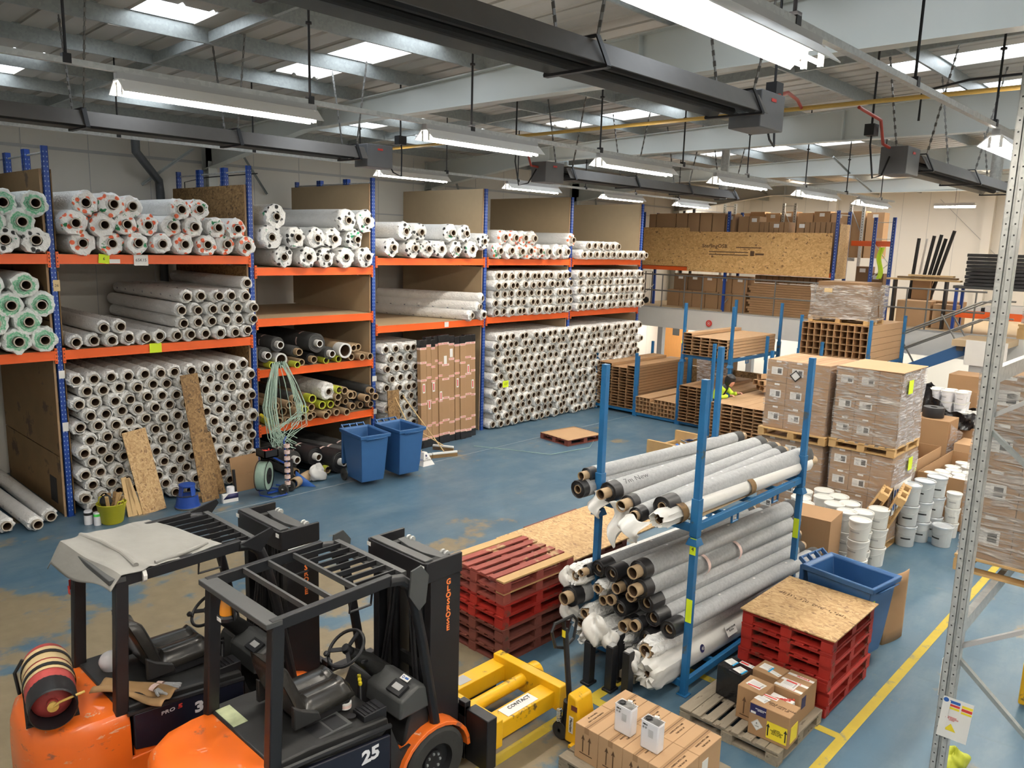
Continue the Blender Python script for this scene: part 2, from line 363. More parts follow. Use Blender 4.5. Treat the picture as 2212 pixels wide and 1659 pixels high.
# ================================================================ the building
XL, XR, Y0, YE = -17.5, 6.0, -4.0, 34.2
def rz(x):                       # underside of purlins / top of rafters
    return 6.93+.033*(x-XL) if x < -1 else 6.93+.033*16.5-.033*(x+1)
b = MB(); b.box(XL-.3, XR+.3, Y0-.3, YE+.3, -.2, 0); struct('floor', b, M['floor'], smooth=False)
def wall(name, p, q, z1, m, ribs=()):
    b = MB(); b.box(min(p[0], q[0]), max(p[0], q[0]), min(p[1], q[1]), max(p[1], q[1]), 0, z1); return struct(name, b, m, smooth=False)
b = MB(); b.box(XL-.25, XL, Y0, YE, 0, 7.3); b.k = 1
y = Y0+.4
while y < YE: b.box(XL, XL+.004, y, y+.012, 0, 7.0); y += 1.2
b.box(XL, XL+.012, Y0, YE, 6.30, 6.36); b.box(XL, XL+.01, Y0, YE, 5.42, 5.45)
struct('wall_left', b, [M['wall'], M['lgrey']], smooth=False)
b = MB(); b.box(XL, XR, YE, YE+.25, 0, 8.2); b.k = 1
x = XL+.6
while x < XR: b.box(x, x+.012, YE-.004, YE, 2.6, 7.6); x += 1.0
struct('wall_end', b, [M['wall_end'], M['lgrey']], smooth=False)
b = MB(); b.box(XR, XR+.25, Y0, YE, 0, 7.8); struct('wall_right', b, M['wall'], smooth=False)
b = MB(); b.box(XL, XR, Y0-.25, Y0, 0, 8.2); struct('wall_back', b, M['wall'], smooth=False)
# roof lining with ribs, laid between the rooflights
LIGHTS = [(-11.7, -7.5, 6.85, 7.6), (-15.2, -13.3, 5.85, 6.6), (-15.2, -13.3, 3.35, 4.1), (-11.0, -9.6, 4.1, 4.85), (-12, -7.5, .2, .95),
          (-11.7, -7.3, 13.3, 14.05), (-15.3, -13.2, 12.2, 12.95), (-4.6, -.5, 12.9, 13.65), (-15.3, -13.2, 10.4, 11.15),
          (-11.7, -7.0, 19.75, 20.5), (-15.3, -13.0, 18.2, 18.95), (-11.7, -9.8, 22.9, 23.65), (-5, -.5, 19.75, 20.5), (-11.7, -7.3, 26.2, 26.95), (-5, -.5, 6.85, 7.6), (-4.6, -.5, 15.3, 15.9),
          (-15, -7, 30.6, 31.5), (-15.2, -13.3, -1.5, -.75), (-5, -.5, .4, 1.15), (1, 4.5, 6.85, 7.6), (1, 4.5, 13.3, 14.05), (1, 4.5, .4, 1.15)]  # first strip here is hidden by the last beam, added for end-wall light
xs = sorted({XL-.1, -1.0, XR+.1} | {v for l in LIGHTS for v in l[:2]}); ys = sorted({Y0-.1, YE+.1} | {v for l in LIGHTS for v in l[2:]})
b = MB(); H2 = .215
def roofz(x): return rz(x)+H2
for i in range(len(xs)-1):
    for j in range(len(ys)-1):
        xa, xb, ya, yb = xs[i], xs[i+1], ys[j], ys[j+1]; cx_, cy_ = (xa+xb)/2, (ya+yb)/2
        if any(l[0] < cx_ < l[1] and l[2] < cy_ < l[3] for l in LIGHTS): continue
        n = max(1, round((yb-ya)/.34)); st = (yb-ya)/n; pts = []
        for k in range(n):
            y = ya+k*st; pts += [(y, 0), (y+st*.70, 0), (y+st*.78, .032), (y+st*.92, .032)]
        pts.append((yb, 0))
        b.add([(x, p[0], roofz(x)+p[1]) for x in (xa, xb) for p in pts], [(k, k+1, len(pts)+k+1, len(pts)+k) for k in range(len(pts)-1)])
b.box(XL-.2, XR+.2, Y0-.2, Y0-.1, 0, .01)
ce = struct('ceiling', b, M['sheet'], fix=False, smooth=False); q = ce.modifiers.new('t', 'SOLIDIFY'); q.thickness = .03; q.offset = 1
for i, l in enumerate(LIGHTS):
    b = MB(); b.add([(l[0], l[2], roofz(l[0])+.02), (l[1], l[2], roofz(l[1])+.02), (l[1], l[3], roofz(l[1])+.02), (l[0], l[3], roofz(l[0])+.02)], [(0, 1, 2, 3)])
    struct('window_%d' % (i+1), b, M['rooflight'], smooth=False)
# portal frames: I-section rafters with haunches, and columns
PORT = [2.0, 8.45, 14.9, 21.35, 27.8]
for pi, Y in enumerate(PORT):
    b = MB()
    zb = 6.76
    low = [(XL+.02, 6.18), (-13.4, 6.74), (-11, zb), (XR, zb)]
    top = [(XR, rz(XR)-.02), (-1, rz(-1)-.02), (XL+.02, rz(XL)-.02)]
    b.prism(low+top, -.01, .01, frame((0, Y, 0), (1, 0, 0), (0, 0, 1)))
    for seq in (low, top):
        for p, q in zip(seq, seq[1:]): b.bar((p[0], Y, p[1]), (q[0], Y, q[1]), .20, .018)
    for x in (-12.9, -5.9, -1.0, 2.6): b.box(x-.012, x+.012, Y-.1, Y+.1, zb, rz(x)-.02)
    b.box(XL+.0, XL+.022, Y-.1, Y+.1, 0, 6.95); b.box(XL+.30, XL+.322, Y-.1, Y+.1, 0, 6.35); b.box(XL, XL+.31, Y-.01, Y+.01, 0, 6.8)
    struct('roof_rafter', b, M['steelw'])
PX_ = [-16.6, -15.05, -13.45, -11.85, -10.25, -8.65, -7.05, -5.45, -3.85, -2.25, -.65, 1.0, 2.6, 4.2]
for x in PX_:
    z = rz(x)
    b = MB()
    # zed purlin with cleats where it lands on each rafter
    b.prism([(-.035, 0), (.0, 0), (.0, .195), (.035, .195), (.035, .19), (.004, .19), (.004, -.005), (-.035, -.005)], Y0, YE, frame((x, 0, z), (1, 0, 0), (0, 0, 1)) @ Matrix.Scale(-1, 4, (0, 0, 1)))
    for Y in PORT: b.box(x-.012, x+.0, Y-.32, Y+.32, z-.002, z+.18); b.box(x-.05, x-.01, Y-.05, Y+.05, z-.0, z+.16)
    struct('roof_purlin', b, M['galvd'])
for Y in (5.05, 11.6, 18.1, 24.5, -1.2):
    for xa, xb in zip(PX_, PX_[1:]):
        b = MB(); b.bar((xa+.04, Y+random.uniform(-.05, .05), rz(xa)+.07), (xb-.04, Y, rz(xb)+.07), .05, .13); struct('roof_strut', b, M['galvd'])
for p, q in (((XL+.05, 9.9, 5.75), (-16.9, 9.0, 6.55)), ((XL+.05, 7.0, 5.75), (-16.9, 7.9, 6.55)), ((XL+.05, 16.3, 5.75), (-16.9, 15.4, 6.55)), ((XL+.05, 22.7, 5.75), (-16.9, 21.9, 6.55)), ((-15.6, 14.9, 6.45), (-16.3, 16.2, rz(-16.3))), ((-12.2, 21.35, 6.8), (-12.2, 23, 7.1)), ((-9.9, 27.8, 6.8), (-9.9, 26.4, 7.1)), ((-8.2, 21.35, 6.8), (-8.2, 20.2, 7.1)), ((-13.6, 27.8, 6.8), (-13.6, 26.4, 7.05)), ((-11.6, 14.9, 6.8), (-11.6, 16.1, 7.05))):
    b = MB(); b.bar(p, q, .06, .012); b.bar(p, q, .012, .06); struct('roof_brace', b, M['galvd'])
for k, (p, q) in enumerate((((-9.9, 21.4, 6.8), (-5.2, 27.8, 7.2)), ((-5.4, YE-.1, 2.9), (-9.5, YE-.1, 6.9)), ((-5.0, YE-.1, 2.9), (-5.0, YE-.08, 2.95)))):
    b = MB(); b.cyl(p, q, .012, n=6); struct('roof_tie_rod', b, M['lgrey'])
for x in (-13.6, -7.75, -2): b = MB(); b.box(x-.16, x+.16, YE-.30, YE-.01, 0, 7.6); struct('end_wall_column', b, M['wall_end'], smooth=False)
# floor lines
def line(n, xa, xb, ya, yb): b = MB(); b.box(xa, xb, ya, yb, 0, .003); struct('trim_%d' % n, b, M['paint_y'], smooth=False)
line(1, -2.44, -2.34, 2.5, 22.5); line(2, -4.62, -4.50, 1.5, 6.95); line(3, -4.50, -2.44, 7.45, 7.55); line(4, -4.5, -3.98, 6.18, 6.30)
# faded concrete joints and a few litter scraps
for i, (p, q) in enumerate((((-11.2, 1.0), (-6.2, 7.6)),)): pass
b = MB(); b.box(-12.6, -12.59, 4.4, 20, 0, .002); struct('trim_5', b, M['lgrey'], smooth=False)
b = MB(); b.box(-7.01, -7.0, 8.0, 16, 0, .002); struct('trim_6', b, M['blackm'], smooth=False)
# ---------------------------------------------------------------- mezzanine
YM = 24.0
b = MB(); b.box(XL, XR, YM, YE, 2.50, 2.66); b.k = 1; b.box(XL, XR, YM-.03, YM+.02, 1.98, 2.69); b.k = 2; b.box(XL, XR, YM-.045, YM-.03, 2.66, 2.70)
struct('mezzanine_deck', b, [M['chip'], M['white'], M['lgrey']], smooth=False)
b = MB(); b.box(XL, XR, 27.6, 27.75, 0, 2.5); struct('wall_under_mezzanine', b, M['wall_end'], smooth=False)
for x in (-15.37, -11.9, -8.4, -4.95): b = MB(); b.box(x-.1, x+.1, YM+.02, YM+.22, 0, 2.5); struct('mezzanine_column', b, M['lgrey'], bev=.008)
b = MB(); b.box(-17.35, -16.35, 27.52, 27.6, 0, 2.05); d = struct('door_1', b, M['orange'] if 0 else mat('door_veneer', (.55, .25, .07), .5, var=.15, stretch=(6, 1, .6)), smooth=False)
b = MB(); b.box(-16.55, -16.45, 27.49, 27.52, 1.0, 1.12); b.build('door_sign', M['neon'], d)
b = MB(); b.box(-17.0, -16.7, 27.50, 27.52, 1.3, 1.75); b.build('door_glass', M['grey'], d)
# tubular handrail, one piece per length
def rail(xa, xb, posts, label):
    e = E('guard_rail', label, 'railing', (xa, YM+.12, 2.66), group='mezzanine guard rails')
    for z, n in ((1.16, 'top_rail'), (.60, 'mid_rail')):
        b = MB(); b.cyl((xa, YM+.12, 2.66+z), (xb, YM+.12, 2.66+z), .024); o = b.build(n, M['railg'], e); o.matrix_parent_inverse = e.matrix_basis.inverted()
    for x in posts:
        b = MB(); b.cyl((x, YM+.12, 2.66), (x, YM+.12, 3.84), .022); b.cb((x, YM+.12, 2.67), (.12, .1, .02)); o = b.build('rail_post', M['railg'], e); o.matrix_parent_inverse = e.matrix_basis.inverted()
rail(XL+.02, -11.3, [-17.3, -15.45, -14.55, -13.85, -12.3], 'grey tubular guard rail on the mezzanine edge below the particle board, left run')
rail(-11.3, -5.3, [-11.25, -9.95, -8.5, -7.3, -6.75, -5.55], 'grey tubular guard rail on the mezzanine edge from the wrapped pallet to the stairs')
def keep(o, e): o.matrix_parent_inverse = e.matrix_basis.inverted(); return o
# strip lights added under the deck to brighten the space below
for k, x in enumerate((-16, -12.5, -9, -5.5)):
    e = E('fill_batten', 'added batten light under the mezzanine deck, %s from the left' % ('first', 'second', 'third', 'fourth')[k], 'light', (x, 25.8, 2.42), 0, 'added lights under the mezzanine')
    b = MB(); b.box(-.7, .7, -.04, .04, .03, .08); b.build('lamp_body', M['ppr'], e); b = MB(); b.cyl((-.68, 0, .01), (.68, 0, .01), .018, n=8); b.build('fluorescent_tube', M['tubeon'], e)
    ld = bpy.data.lights.new('fill_batten_lamp', 'AREA'); ld.shape = 'RECTANGLE'; ld.size = 1.4; ld.size_y = .14; ld.energy = 55; ld.color = LAMPCOL
    lo = bpy.data.objects.new('fill_batten_lamp', ld); C.objects.link(lo); lo.location = (0, 0, -.02); lo.parent = e
# stairs from the mezzanine down to the left
e = E('steel_staircase', 'blue steel staircase with tubular handrails rising right to the mezzanine', 'stairs', (-8.5, 23.4, 0))
xa, za, xb, zb_ = -10.1, 0.0, -5.1, 2.62
sl = (zb_-za)/(xb-xa)
for y in (22.6, 23.55):
    b = MB(); b.prism([(xa, za), (xa+.45, za), (xb, zb_-.26), (xb, zb_+.02), (xb-.1, zb_+.02)], y-.012, y+.012, frame((0, 0, 0), (1, 0, 0), (0, 0, 1)) @ Matrix.Scale(-1, 4, (0, 0, 1))); keep(b.build('stringer', M['bin'], e), e)
    for zz in (.55, 1.0):
        b = MB(); b.tube([(xa+.2, y, za+zz+.1), (xb+.05, y, zb_+zz+.02), (xb+.6, y, zb_+zz+.02)], .023); keep(b.build('hand_rail', M['railg'], e), e)
    for t in (.12, .36, .62, .88):
        x = xa+(xb-xa)*t; z = za+(zb_-za)*t
        b = MB(); b.cyl((x+.28, y, z+.12), (x-.25, y, z+1.0-.05), .022); b.box(x+.2, x+.36, y-.03, y+.03, z+.05, z+.17); keep(b.build('baluster', M['railg'], e), e)
for i in range(13):
    t = (i+.5)/13; b = MB(); b.box(xa+(xb-xa)*t, xa+(xb-xa)*t+.25, 22.62, 23.53, (zb_)*t+.0, zb_*t+.03); keep(b.build('stair_tread', M['galvd'], e), e)
b = MB(); b.box(-5.55, -4.4, 22.3, 24.0, 2.5, 2.66); b.k = 1; b.box(-5.22, -4.3, 22.27, 22.3, 2.05, 2.68); b.k = 2; b.box(-5.1, -4.82, 22.32, 22.6, 0, 2.5); struct('stair_landing', b, [M['chip'], M['white'], M['lgrey']], smooth=False)
# ================================================================ lamps, heaters, pipes
def luminaire(L):
    e = E('fluorescent_light', '', 'light')
    b = MB(); b.prism([(-.15, -.07), (-.155, -.065), (-.05, .035), (.05, .035), (.155, -.065), (.15, -.07), (.045, .022), (-.045, .022)], -L/2, L/2, frame((0, 0, 0), (1, 0, 0), (0, 0, 1)))
    b.build('reflector', M['reflect'], e, smooth=False)
    b = MB(); b.box(-.035, .035, -L/2, L/2, .035, .085); b.build('lamp_body', M['lgrey'], e, smooth=False)
    for s in (-1, 1):
        b = MB(); b.cyl((s*.05, -L/2+.03, -.066), (s*.05, L/2-.03, -.066), .0135, n=8); b.build('fluorescent_tube', M['tubeon'], e)
        for t in (-1, 1): b = MB(); b.box(s*.05-.014, s*.05+.014, t*(L/2-.035)-.012, t*(L/2-.035)+.012, -.085, .03); b.build('lamp_holder', M['ppr'], e)
    ld = bpy.data.lights.new('tube_light', 'AREA'); ld.shape = 'RECTANGLE'; ld.size = .16; ld.size_y = L-.1; ld.energy = LAMP*L/1.8; ld.color = LAMPCOL
    lo = bpy.data.objects.new('tube_light', ld); C.objects.link(lo); lo.location = (0, 0, -.030); lo.parent = e
    # slots in the top of the reflector let some light up to the roof
    ud = bpy.data.lights.new('uplight', 'AREA'); ud.shape = 'RECTANGLE'; ud.size = .10; ud.size_y = L-.2; ud.energy = LAMP*.10*L/1.8; ud.color = LAMPCOL
    uo = bpy.data.objects.new('uplight', ud); C.objects.link(uo); uo.location = (0, 0, .14); uo.rotation_euler = (PI, 0, 0); uo.parent = e
    return e
protos = {}
ordn = ['first', 'second', 'third', 'fourth', 'fifth', 'sixth', 'seventh', 'eighth', 'ninth', 'tenth', 'eleventh', 'twelfth', 'thirteenth', 'fourteenth', 'fifteenth', 'sixteenth', 'seventeenth', 'eighteenth', 'nineteenth', 'twentieth', 'twenty-first', 'twenty-second', 'twenty-third', 'twenty-fourth', 'twenty-fifth']
for ri, (x, yy, L) in enumerate(LAMPROWS):
    rown = ['over the right aisle', 'in the middle row', 'in the row along the tall racks', 'in the row off to the right', 'added unseen above the stair head', 'added unseen above the far right corner'][ri]
    for k, y in enumerate(yy):
        if L not in protos: e = protos[L] = luminaire(L)
        else: e = copy_tree(protos[L])
        e.location = (x, y+L/2, 6.0 if ri == 2 else 5.9); tag(e, 'lit twin tube light %s, %s from near end' % (rown, ordn[k]), 'light', 'ceiling tube lights')
    if ri in (0, 1, 2, 3):
        y1 = yy[-1]+L+.5; zt = .1 if ri == 2 else 0; yy = [0.0]+yy if ri == 2 else yy; e = E('lighting_trunking', 'long grey trunking rail carrying the tube lights %s' % rown, 'trunking', (x, yy[0], 6.0), group='lighting trunking')
        b = MB(); b.box(x-.025, x+.025, yy[0]-.3, y1, 5.985+zt, 6.03+zt); keep(b.build('rail', M['galvl'], e), e)
        y = yy[0]+.4
        while y < y1:
            if min(abs(y-Y) for Y in PORT) < .25: y += .3
            b = MB(); b.cyl((x, y, 6.0+zt), (x, y, rz(x)+.15), .012, n=6); b.cyl((x, y, 6.7), (x, y, 6.72), .03); b.box(x-.03, x+.03, y-.03, y+.03, 5.99+zt, 6.06+zt); keep(b.build('hanger_rod', M['black'], e), e); y += 2.1
for k, x in enumerate(HIDDEN_FILL):
    e = copy_tree(protos[1.7]); e.location = (x, 29.2, 7.02); tag(e, 'added hidden tube light high behind the last roof beam, %s from left' % ordn[k], 'light', 'added hidden lights over the mezzanine')
    b = MB(); b.cyl((0, .5, .08), (0, .5, rz(x)+.12-7.02), .012, n=6); b.build('hanger_rod', M['black'], e)
def heater(x, y0, y1, z, label, burner_end, group='radiant tube heaters'):
    e = E('radiant_heater', label, 'heater', (x, y0, z), group=group)
    def P_(b, n, m, **k): return keep(b.build(n, m, e, **k), e)
    b = MB(); F_ = frame((x, 0, z), (1, 0, 0), (0, 0, 1)) @ Matrix.Scale(-1, 4, (0, 0, 1))
    b.prism([(-.27, -.12), (-.275, -.115), (-.17, .06), (.17, .06), (.275, -.115), (.27, -.12), (.165, .05), (-.165, .05)], y0, y1, F_); P_(b, 'reflector_hood', M['hood'], smooth=False)
    for s in (-1, 1): b = MB(); b.cyl((x+s*.11, y0, z-.06), (x+s*.11, y1, z-.06), .042, n=10); P_(b, 'radiant_tube', M['blackm'])
    n = max(2, int((y1-y0)/2.0)); 
    for i in range(n+1):
        y = y0+.15+(y1-y0-.3)*i/n
        b = MB(); b.bar((x-.3, y, z-.135), (x+.3, y, z-.135), .05, .02); b.bar((x-.3, y, z-.135), (x-.19, y, z+.09), .05, .012); b.bar((x+.3, y, z-.135), (x+.19, y, z+.09), .05, .012); b.bar((x-.19, y, z+.09), (x+.19, y, z+.09), .05, .012); P_(b, 'bracket', M['black'])
        for s in (-1, 1):
            px = min(PX_, key=lambda v: abs(v-(x+s*.5))) if 0 else x+s*.45
            top = rz(px)+.19; b = MB(); L = math.hypot(px-x-s*.19, top-z-.09); nn = int(L/.05)
            for j in range(nn):
                t = j/nn; cx_, cz_ = x+s*.19+(px-x-s*.19)*t, z+.09+(top-z-.09)*t
                b.bar((cx_-.0, y, cz_), (cx_+(px-x-s*.19)/nn, y, cz_+(top-z-.09)/nn), .03 if j % 2 else .008, .008 if j % 2 else .03)
            P_(b, 'chain', M['railg'])
    yb = y1 if burner_end > 0 else y0
    s = burner_end
    b = MB(); b.box(x-.17, x+.17, min(yb+s*.06, yb+s*.56), max(yb+s*.06, yb+s*.56), z-.22, z+.13); P_(b, 'burner_box', M['burner'], bev=.01)
    b = MB(); b.box(x+.171, x+.176, min(yb+s*.26, yb+s*.36), max(yb+s*.26, yb+s*.36), z+.04, z+.07); P_(b, 'warning_label', M['red'])
    b = MB(); b.cyl((x, yb+s*.0, z-.02), (x, yb+s*.07, z-.02), .08); P_(b, 'flange', M['galv'])
    b = MB(); b.tube([(x-.05, yb+s*.56, z), (x-.06, yb+s*.75, z-.25), (x-.1, yb+s*.95, z-.3), (x-.15, yb+s*1.0, z+.1), (x-.15, yb+s*.98, z+.3)], .012); P_(b, 'power_cable', M['black'])
    b = MB(); b.box(x-.22, x-.1, yb+s*.9, yb+s*1.06, z+.22, z+.36); b.cyl((x-.16, yb+s*.98, z+.3), (x-.16, yb+s*.98, rz(x)+.2), .014); P_(b, 'isolator_switch', M['black'])
    return e
heater(-3.9, -.2, 7.3, 6.15, 'long black radiant tube heater on chains crossing above the forklifts', 1)
heater(-10.6, -.5, 7.6, 6.1, 'radiant tube heater above the near tall racks with dark burner box', 1)
heater(-9.5, 11.2, 17.5, 6.05, 'radiant tube heater over the back aisle, burner box at its near end', -1)
heater(-3.7, 11.6, 16.8, 6.0, 'radiant tube heater hanging at the right before the mezzanine wall', -1)
def pipe(name, pts, r, m, label, cat, n=10): b = MB(); b.tube(pts, r, n); return tag(b.build(name, m), label, cat)
pipe('gas_pipe', [(-14.5, 9.85, 6.5), (5.5, 9.85, 6.5)], .027, M['brass'], 'long yellow gas pipe crossing the hall under the roof', 'pipe')
pipe('gas_branch_pipe', [(-3.75, 9.85, 6.45), (-3.75, 10.6, 6.4), (-3.8, 10.9, 6.15), (-3.75, 11.1, 6.1)], .02, M['cored'], 'red flexible gas hose dropping to the right hand heater', 'hose')
pipe('gas_branch_hose', [(-9.5, 9.85, 6.45), (-9.5, 10.3, 6.4), (-9.55, 10.5, 6.1), (-9.5, 10.7, 6.08)], .02, M['cored'], 'red flexible gas hose dropping to the back aisle heater', 'hose')
pipe('flexible_hose', [(-4.45, 9.85, 6.5), (-4.4, 9.6, 6.56), (-4.2, 8.9, 6.52), (-3.98, 8.2, 6.36), (-3.92, 7.95, 6.2), (-3.9, 7.86, 6.12)], .02, M['cored'], 'dark red hose joining gas pipe to the forklift heater', 'hose')
for yy, ll in ((6.9, 'near'), (18.5, 'far')):
    pass
pipe('drain_pipe', [(-16.7, 6.62, 7.0), (-16.7, 6.62, 6.35), (-17.25, 7.28, 5.85), (-17.32, 7.33, 5.6), (-17.32, 7.33, 0)], .085, M['pipe'], 'dark grey plastic rainwater pipe bending down the left wall', 'pipe', 14)
pipe('conduit_pipe', [(-17.4, 7.9, 4.2), (-17.4, 7.9, 5.87), (-16.6, 8.0, 5.95), (-14.8, 8.2, 5.98)], .012, M['black'], 'thin black conduit running from left wall beside the drain pipe', 'conduit', 6)
pipe('conduit_bend', [(-3.4, 10.9, 6.4), (-3.4, 10.9, 6.75), (-2.9, 11.0, 6.85), (4, 11.2, 6.9)], .016, M['black'], 'black bent conduit above the right hand heater', 'conduit', 6)
for x, y, lab in ((-9.95, 18.0, 'silver flue pipe in the middle of the roof at the back aisle heater end'), (-3.9, 17.2, 'silver flue pipe at the far end of the right hand heater')):
    b = MB(); b.cyl((x, y, 5.95), (x, y, rz(x)+.16), .1, n=16); b.cyl((x, y, 6.3), (x, y, 6.33), .11, n=16); tag(b.build('flue_pipe', M['galvl']), lab, 'flue')
# emergency light on the right, camera on the column
e = E('emergency_light', 'small bright emergency light hanging before the far right wall', 'light', (-7.0, 26.4, 6.2))
b = MB(); b.box(-7.5, -6.4, 26.3, 26.5, 6.22, 6.3); keep(b.build('body', M['ppr'], e), e)
b = MB(); b.box(-7.48, -6.42, 26.31, 26.49, 6.17, 6.22); keep(b.build('diffuser', M['tubeon'], e), e)
b = MB(); b.cyl((-6.95, 26.4, 6.3), (-6.95, 26.4, rz(-6.95)+.1), .006, n=6); keep(b.build('wire', M['black'], e), e)
# ================================================================ tall storage racks along the left wall
RX = -14.07
UY = [.75, 4.19, 7.63, 10.49, 13.9, 17.24, 20.65]
BEAMS = [[2.83, 4.38], [2.83, 4.38], [1.02, 2.16, 3.17, 4.16], [2.87, 4.36], [2.90, 4.36], [2.92, 4.37]]
def upright(y, x, holes=True):
    b = MB()
    b.box(x-.06, x, y-.045, y-.041, 0, 6.05); b.box(x-.06, x, y+.041, y+.045, 0, 6.05); b.box(x-.004, x, y-.045, y+.045, 0, 6.05); b.box(x-.06, x-.056, y-.045, y-.02, 0, 6.05); b.box(x-.06, x-.056, y+.02, y+.045, 0, 6.05)
    b.box(x-.09, x+.02, y-.06, y+.06, 0, .008)
    if holes:
        b.k = 1; z = .1
        while z < 6:
            for s in (-.024, .024): b.box(x, x+.0012, y+s-.006, y+s+.006, z, z+.022)
            if z > 4.4:
                b.box(x-.035, x-.025, y-.0465, y-.045, z, z+.022)
            z += .075
    return b
PANEL = ['boardd', 'boardd', 'board', 'board', 'board', 'board']
BN = ['far left rack bay holding green-marked rolls', 'rack bay with orange-dotted rolls on top and the tallest floor stack of white rolls', 'narrow rack bay with dark grey and brown tube rolls on its lower shelves', 'rack bay with an empty middle shelf behind the tall flat cartons', 'fourth full rack bay with small white rolls left of the last bay', 'last rack bay nearest the mezzanine filled with small white rolls']
for i in range(6):
    ya, yb = UY[i], UY[i+1]
    e = E('pallet_rack', BN[i], 'rack', (RX, yb, 0), group='blue and orange racks along the left wall')
    for k, x in enumerate((-14.07, -14.97, -15.07, -16.02, -16.12, -17.05)):
        keep(upright(yb, x, True).build('upright', [M['blue'], M['hole']], e, smooth=False), e)
    for xa, xb in ((-14.12, -14.95), (-15.1, -16.0), (-16.15, -17.0)):
        b = MB(); b.cyl((xa, yb, 5.95), (xb, yb, 5.95), .016, n=6)
        z = .3
        while z < 5.6: b.bar((xa, yb, z), (xb, yb, z+.55), .03, .02); b.bar((xb, yb, z+.55), (xa, yb, z+1.1), .03, .02); z += 1.1
        keep(b.build('frame_brace', M['galvl'], e, smooth=False), e)
    # cladding boards between bays
    b = MB(); mt = M[PANEL[i]]; top = 5.70 if i < 2 else (5.92 if i == 2 else 6.05)
    x0 = -17.2 if i < 5 else -16.8
    if i == 0:
        for z0, z1 in ((.02, 1.02), (1.04, 3.3), (3.32, top)): b.box(x0-.05, RX-.05, yb-.085, yb-.067, z0, z1)
        b.k = 1; b.box(RX-.7, RX-.35, yb-.087, yb-.085, .15, .6)
        o = b.build('side_board', [M['boardd'], M['blackm']], e, smooth=False)
    else:
        for z0, z1 in zip([.02]+BEAMS[i], [z-.2 for z in BEAMS[i]]+[top]): b.box(x0, RX-.05, yb-.085, yb-.067, z0, z1)
        o = b.build('side_board', mt if i != 1 else [M['osbd']], e, smooth=False)
    keep(o, e)
    b = MB()
    for z0, z1 in ((.02, 2.6), (2.9, 4.1), (4.45, top)): b.box(x0, RX-.05, yb+.067, yb+.085, z0, z1)
    if i < 5: keep(b.build('side_board', M['board' if i > 0 else 'boardd'], e, smooth=False), e)
    b = MB(); b.box(RX-.045, RX-.03, yb-.095, yb-.062, 0, top)
    keep(b.build('board_edge', M['rust'], e, smooth=False), e)
    for z in BEAMS[i]:
        b = MB(); b.box(RX-.02, RX+.025, ya+.05, yb-.05, z-.155, z-.02); b.box(RX-.005, RX+.032, ya+.05, yb-.05, z-.03, z+.0); b.box(RX-.005, RX+.032, ya+.05, yb-.05, z-.155, z-.13)
        for y in (ya+.06, yb-.06): b.box(RX-.01, RX+.036, y-.02, y+.02, z-.21, z+.04)
        b.k = 1
        for y in (ya+.06, yb-.06):
            for j in range(4): b.box(RX+.036, RX+.038, y-.006, y+.006, z-.19+j*.06, z-.165+j*.06)
        keep(b.build('shelf_beam', [M['orange'], M['holed']], e, smooth=False), e)
        for x in (-14.93, -15.1, -15.95, -16.15, -16.95):
            b = MB(); b.box(x-.025, x+.025, ya+.05, yb-.05, z-.155, z-.02); keep(b.build('shelf_beam', M['orange'], e, smooth=False), e)
        b = MB(); b.box(-17.05, RX-.0, ya+.09, yb-.09, z-.02, z-.0); keep(b.build('shelf_board', M['chip'], e, smooth=False), e)
def note(y, z, w, h, m, label, rot=0, txt=None, x=RX+.04, tm='ink', ts=.07):
    b = MB(); b.box(-w/2, w/2, -h/2, h/2, 0, .002, None)
    Mx = frame((x, y, z), (0, 1, 0), (0, 0, 1)) @ Matrix.Rotation(rot, 4, 'Z')
    e = b.build('shelf_label', M[m], smooth=False, M=Mx); tag(e, label, 'label')
    if txt: text(txt, ts, M[tm], e, Matrix.Translation((0, 0, .003)))
    return e
note(4.95, 4.31, .17, .15, 'neon', 'yellow paper label on the upper orange beam under dotted rolls', -.1, '6')
note(5.12, 4.27, .17, .07, 'ppr', 'torn pale paper strip beside yellow label on the upper orange beam')
note(5.55, 4.29, .24, .18, 'ppr', 'white paper sheet reading 65K15 on upper orange beam', 0, '65K15')
note(5.72, 2.76, .21, .17, 'neon', 'blank neon yellow sheet on lower orange beam over the tallest stack')
note(12.6, 2.80, .13, .12, 'ppr', 'small white label on the orange beam of the empty shelf')
note(4.22, 3.88, .10, .18, 'tapeb', 'cream handwritten tag on the second blue upright', 0, '26', RX+.003, ts=.06)
note(4.2, 2.43, .09, .13, 'ppr', 'white paper tag on the second blue upright below the beam', 0, None, RX+.003)
note(4.2, 1.55, .09, .15, 'ppr', 'torn white sticker low on the second blue upright', 0, None, RX+.003)
note(10.5, 1.70, .12, .12, 'ppr', 'white tag on blue upright left of the tall flat cartons', 0, None, RX+.003)
note(10.5, .95, .12, .12, 'ppr', 'small white tag low on the blue upright by the wheelie bins', 0, None, RX+.003)
note(3.30, 4.29, .2, .1, 'ppr', 'white label on far left upper orange beam')
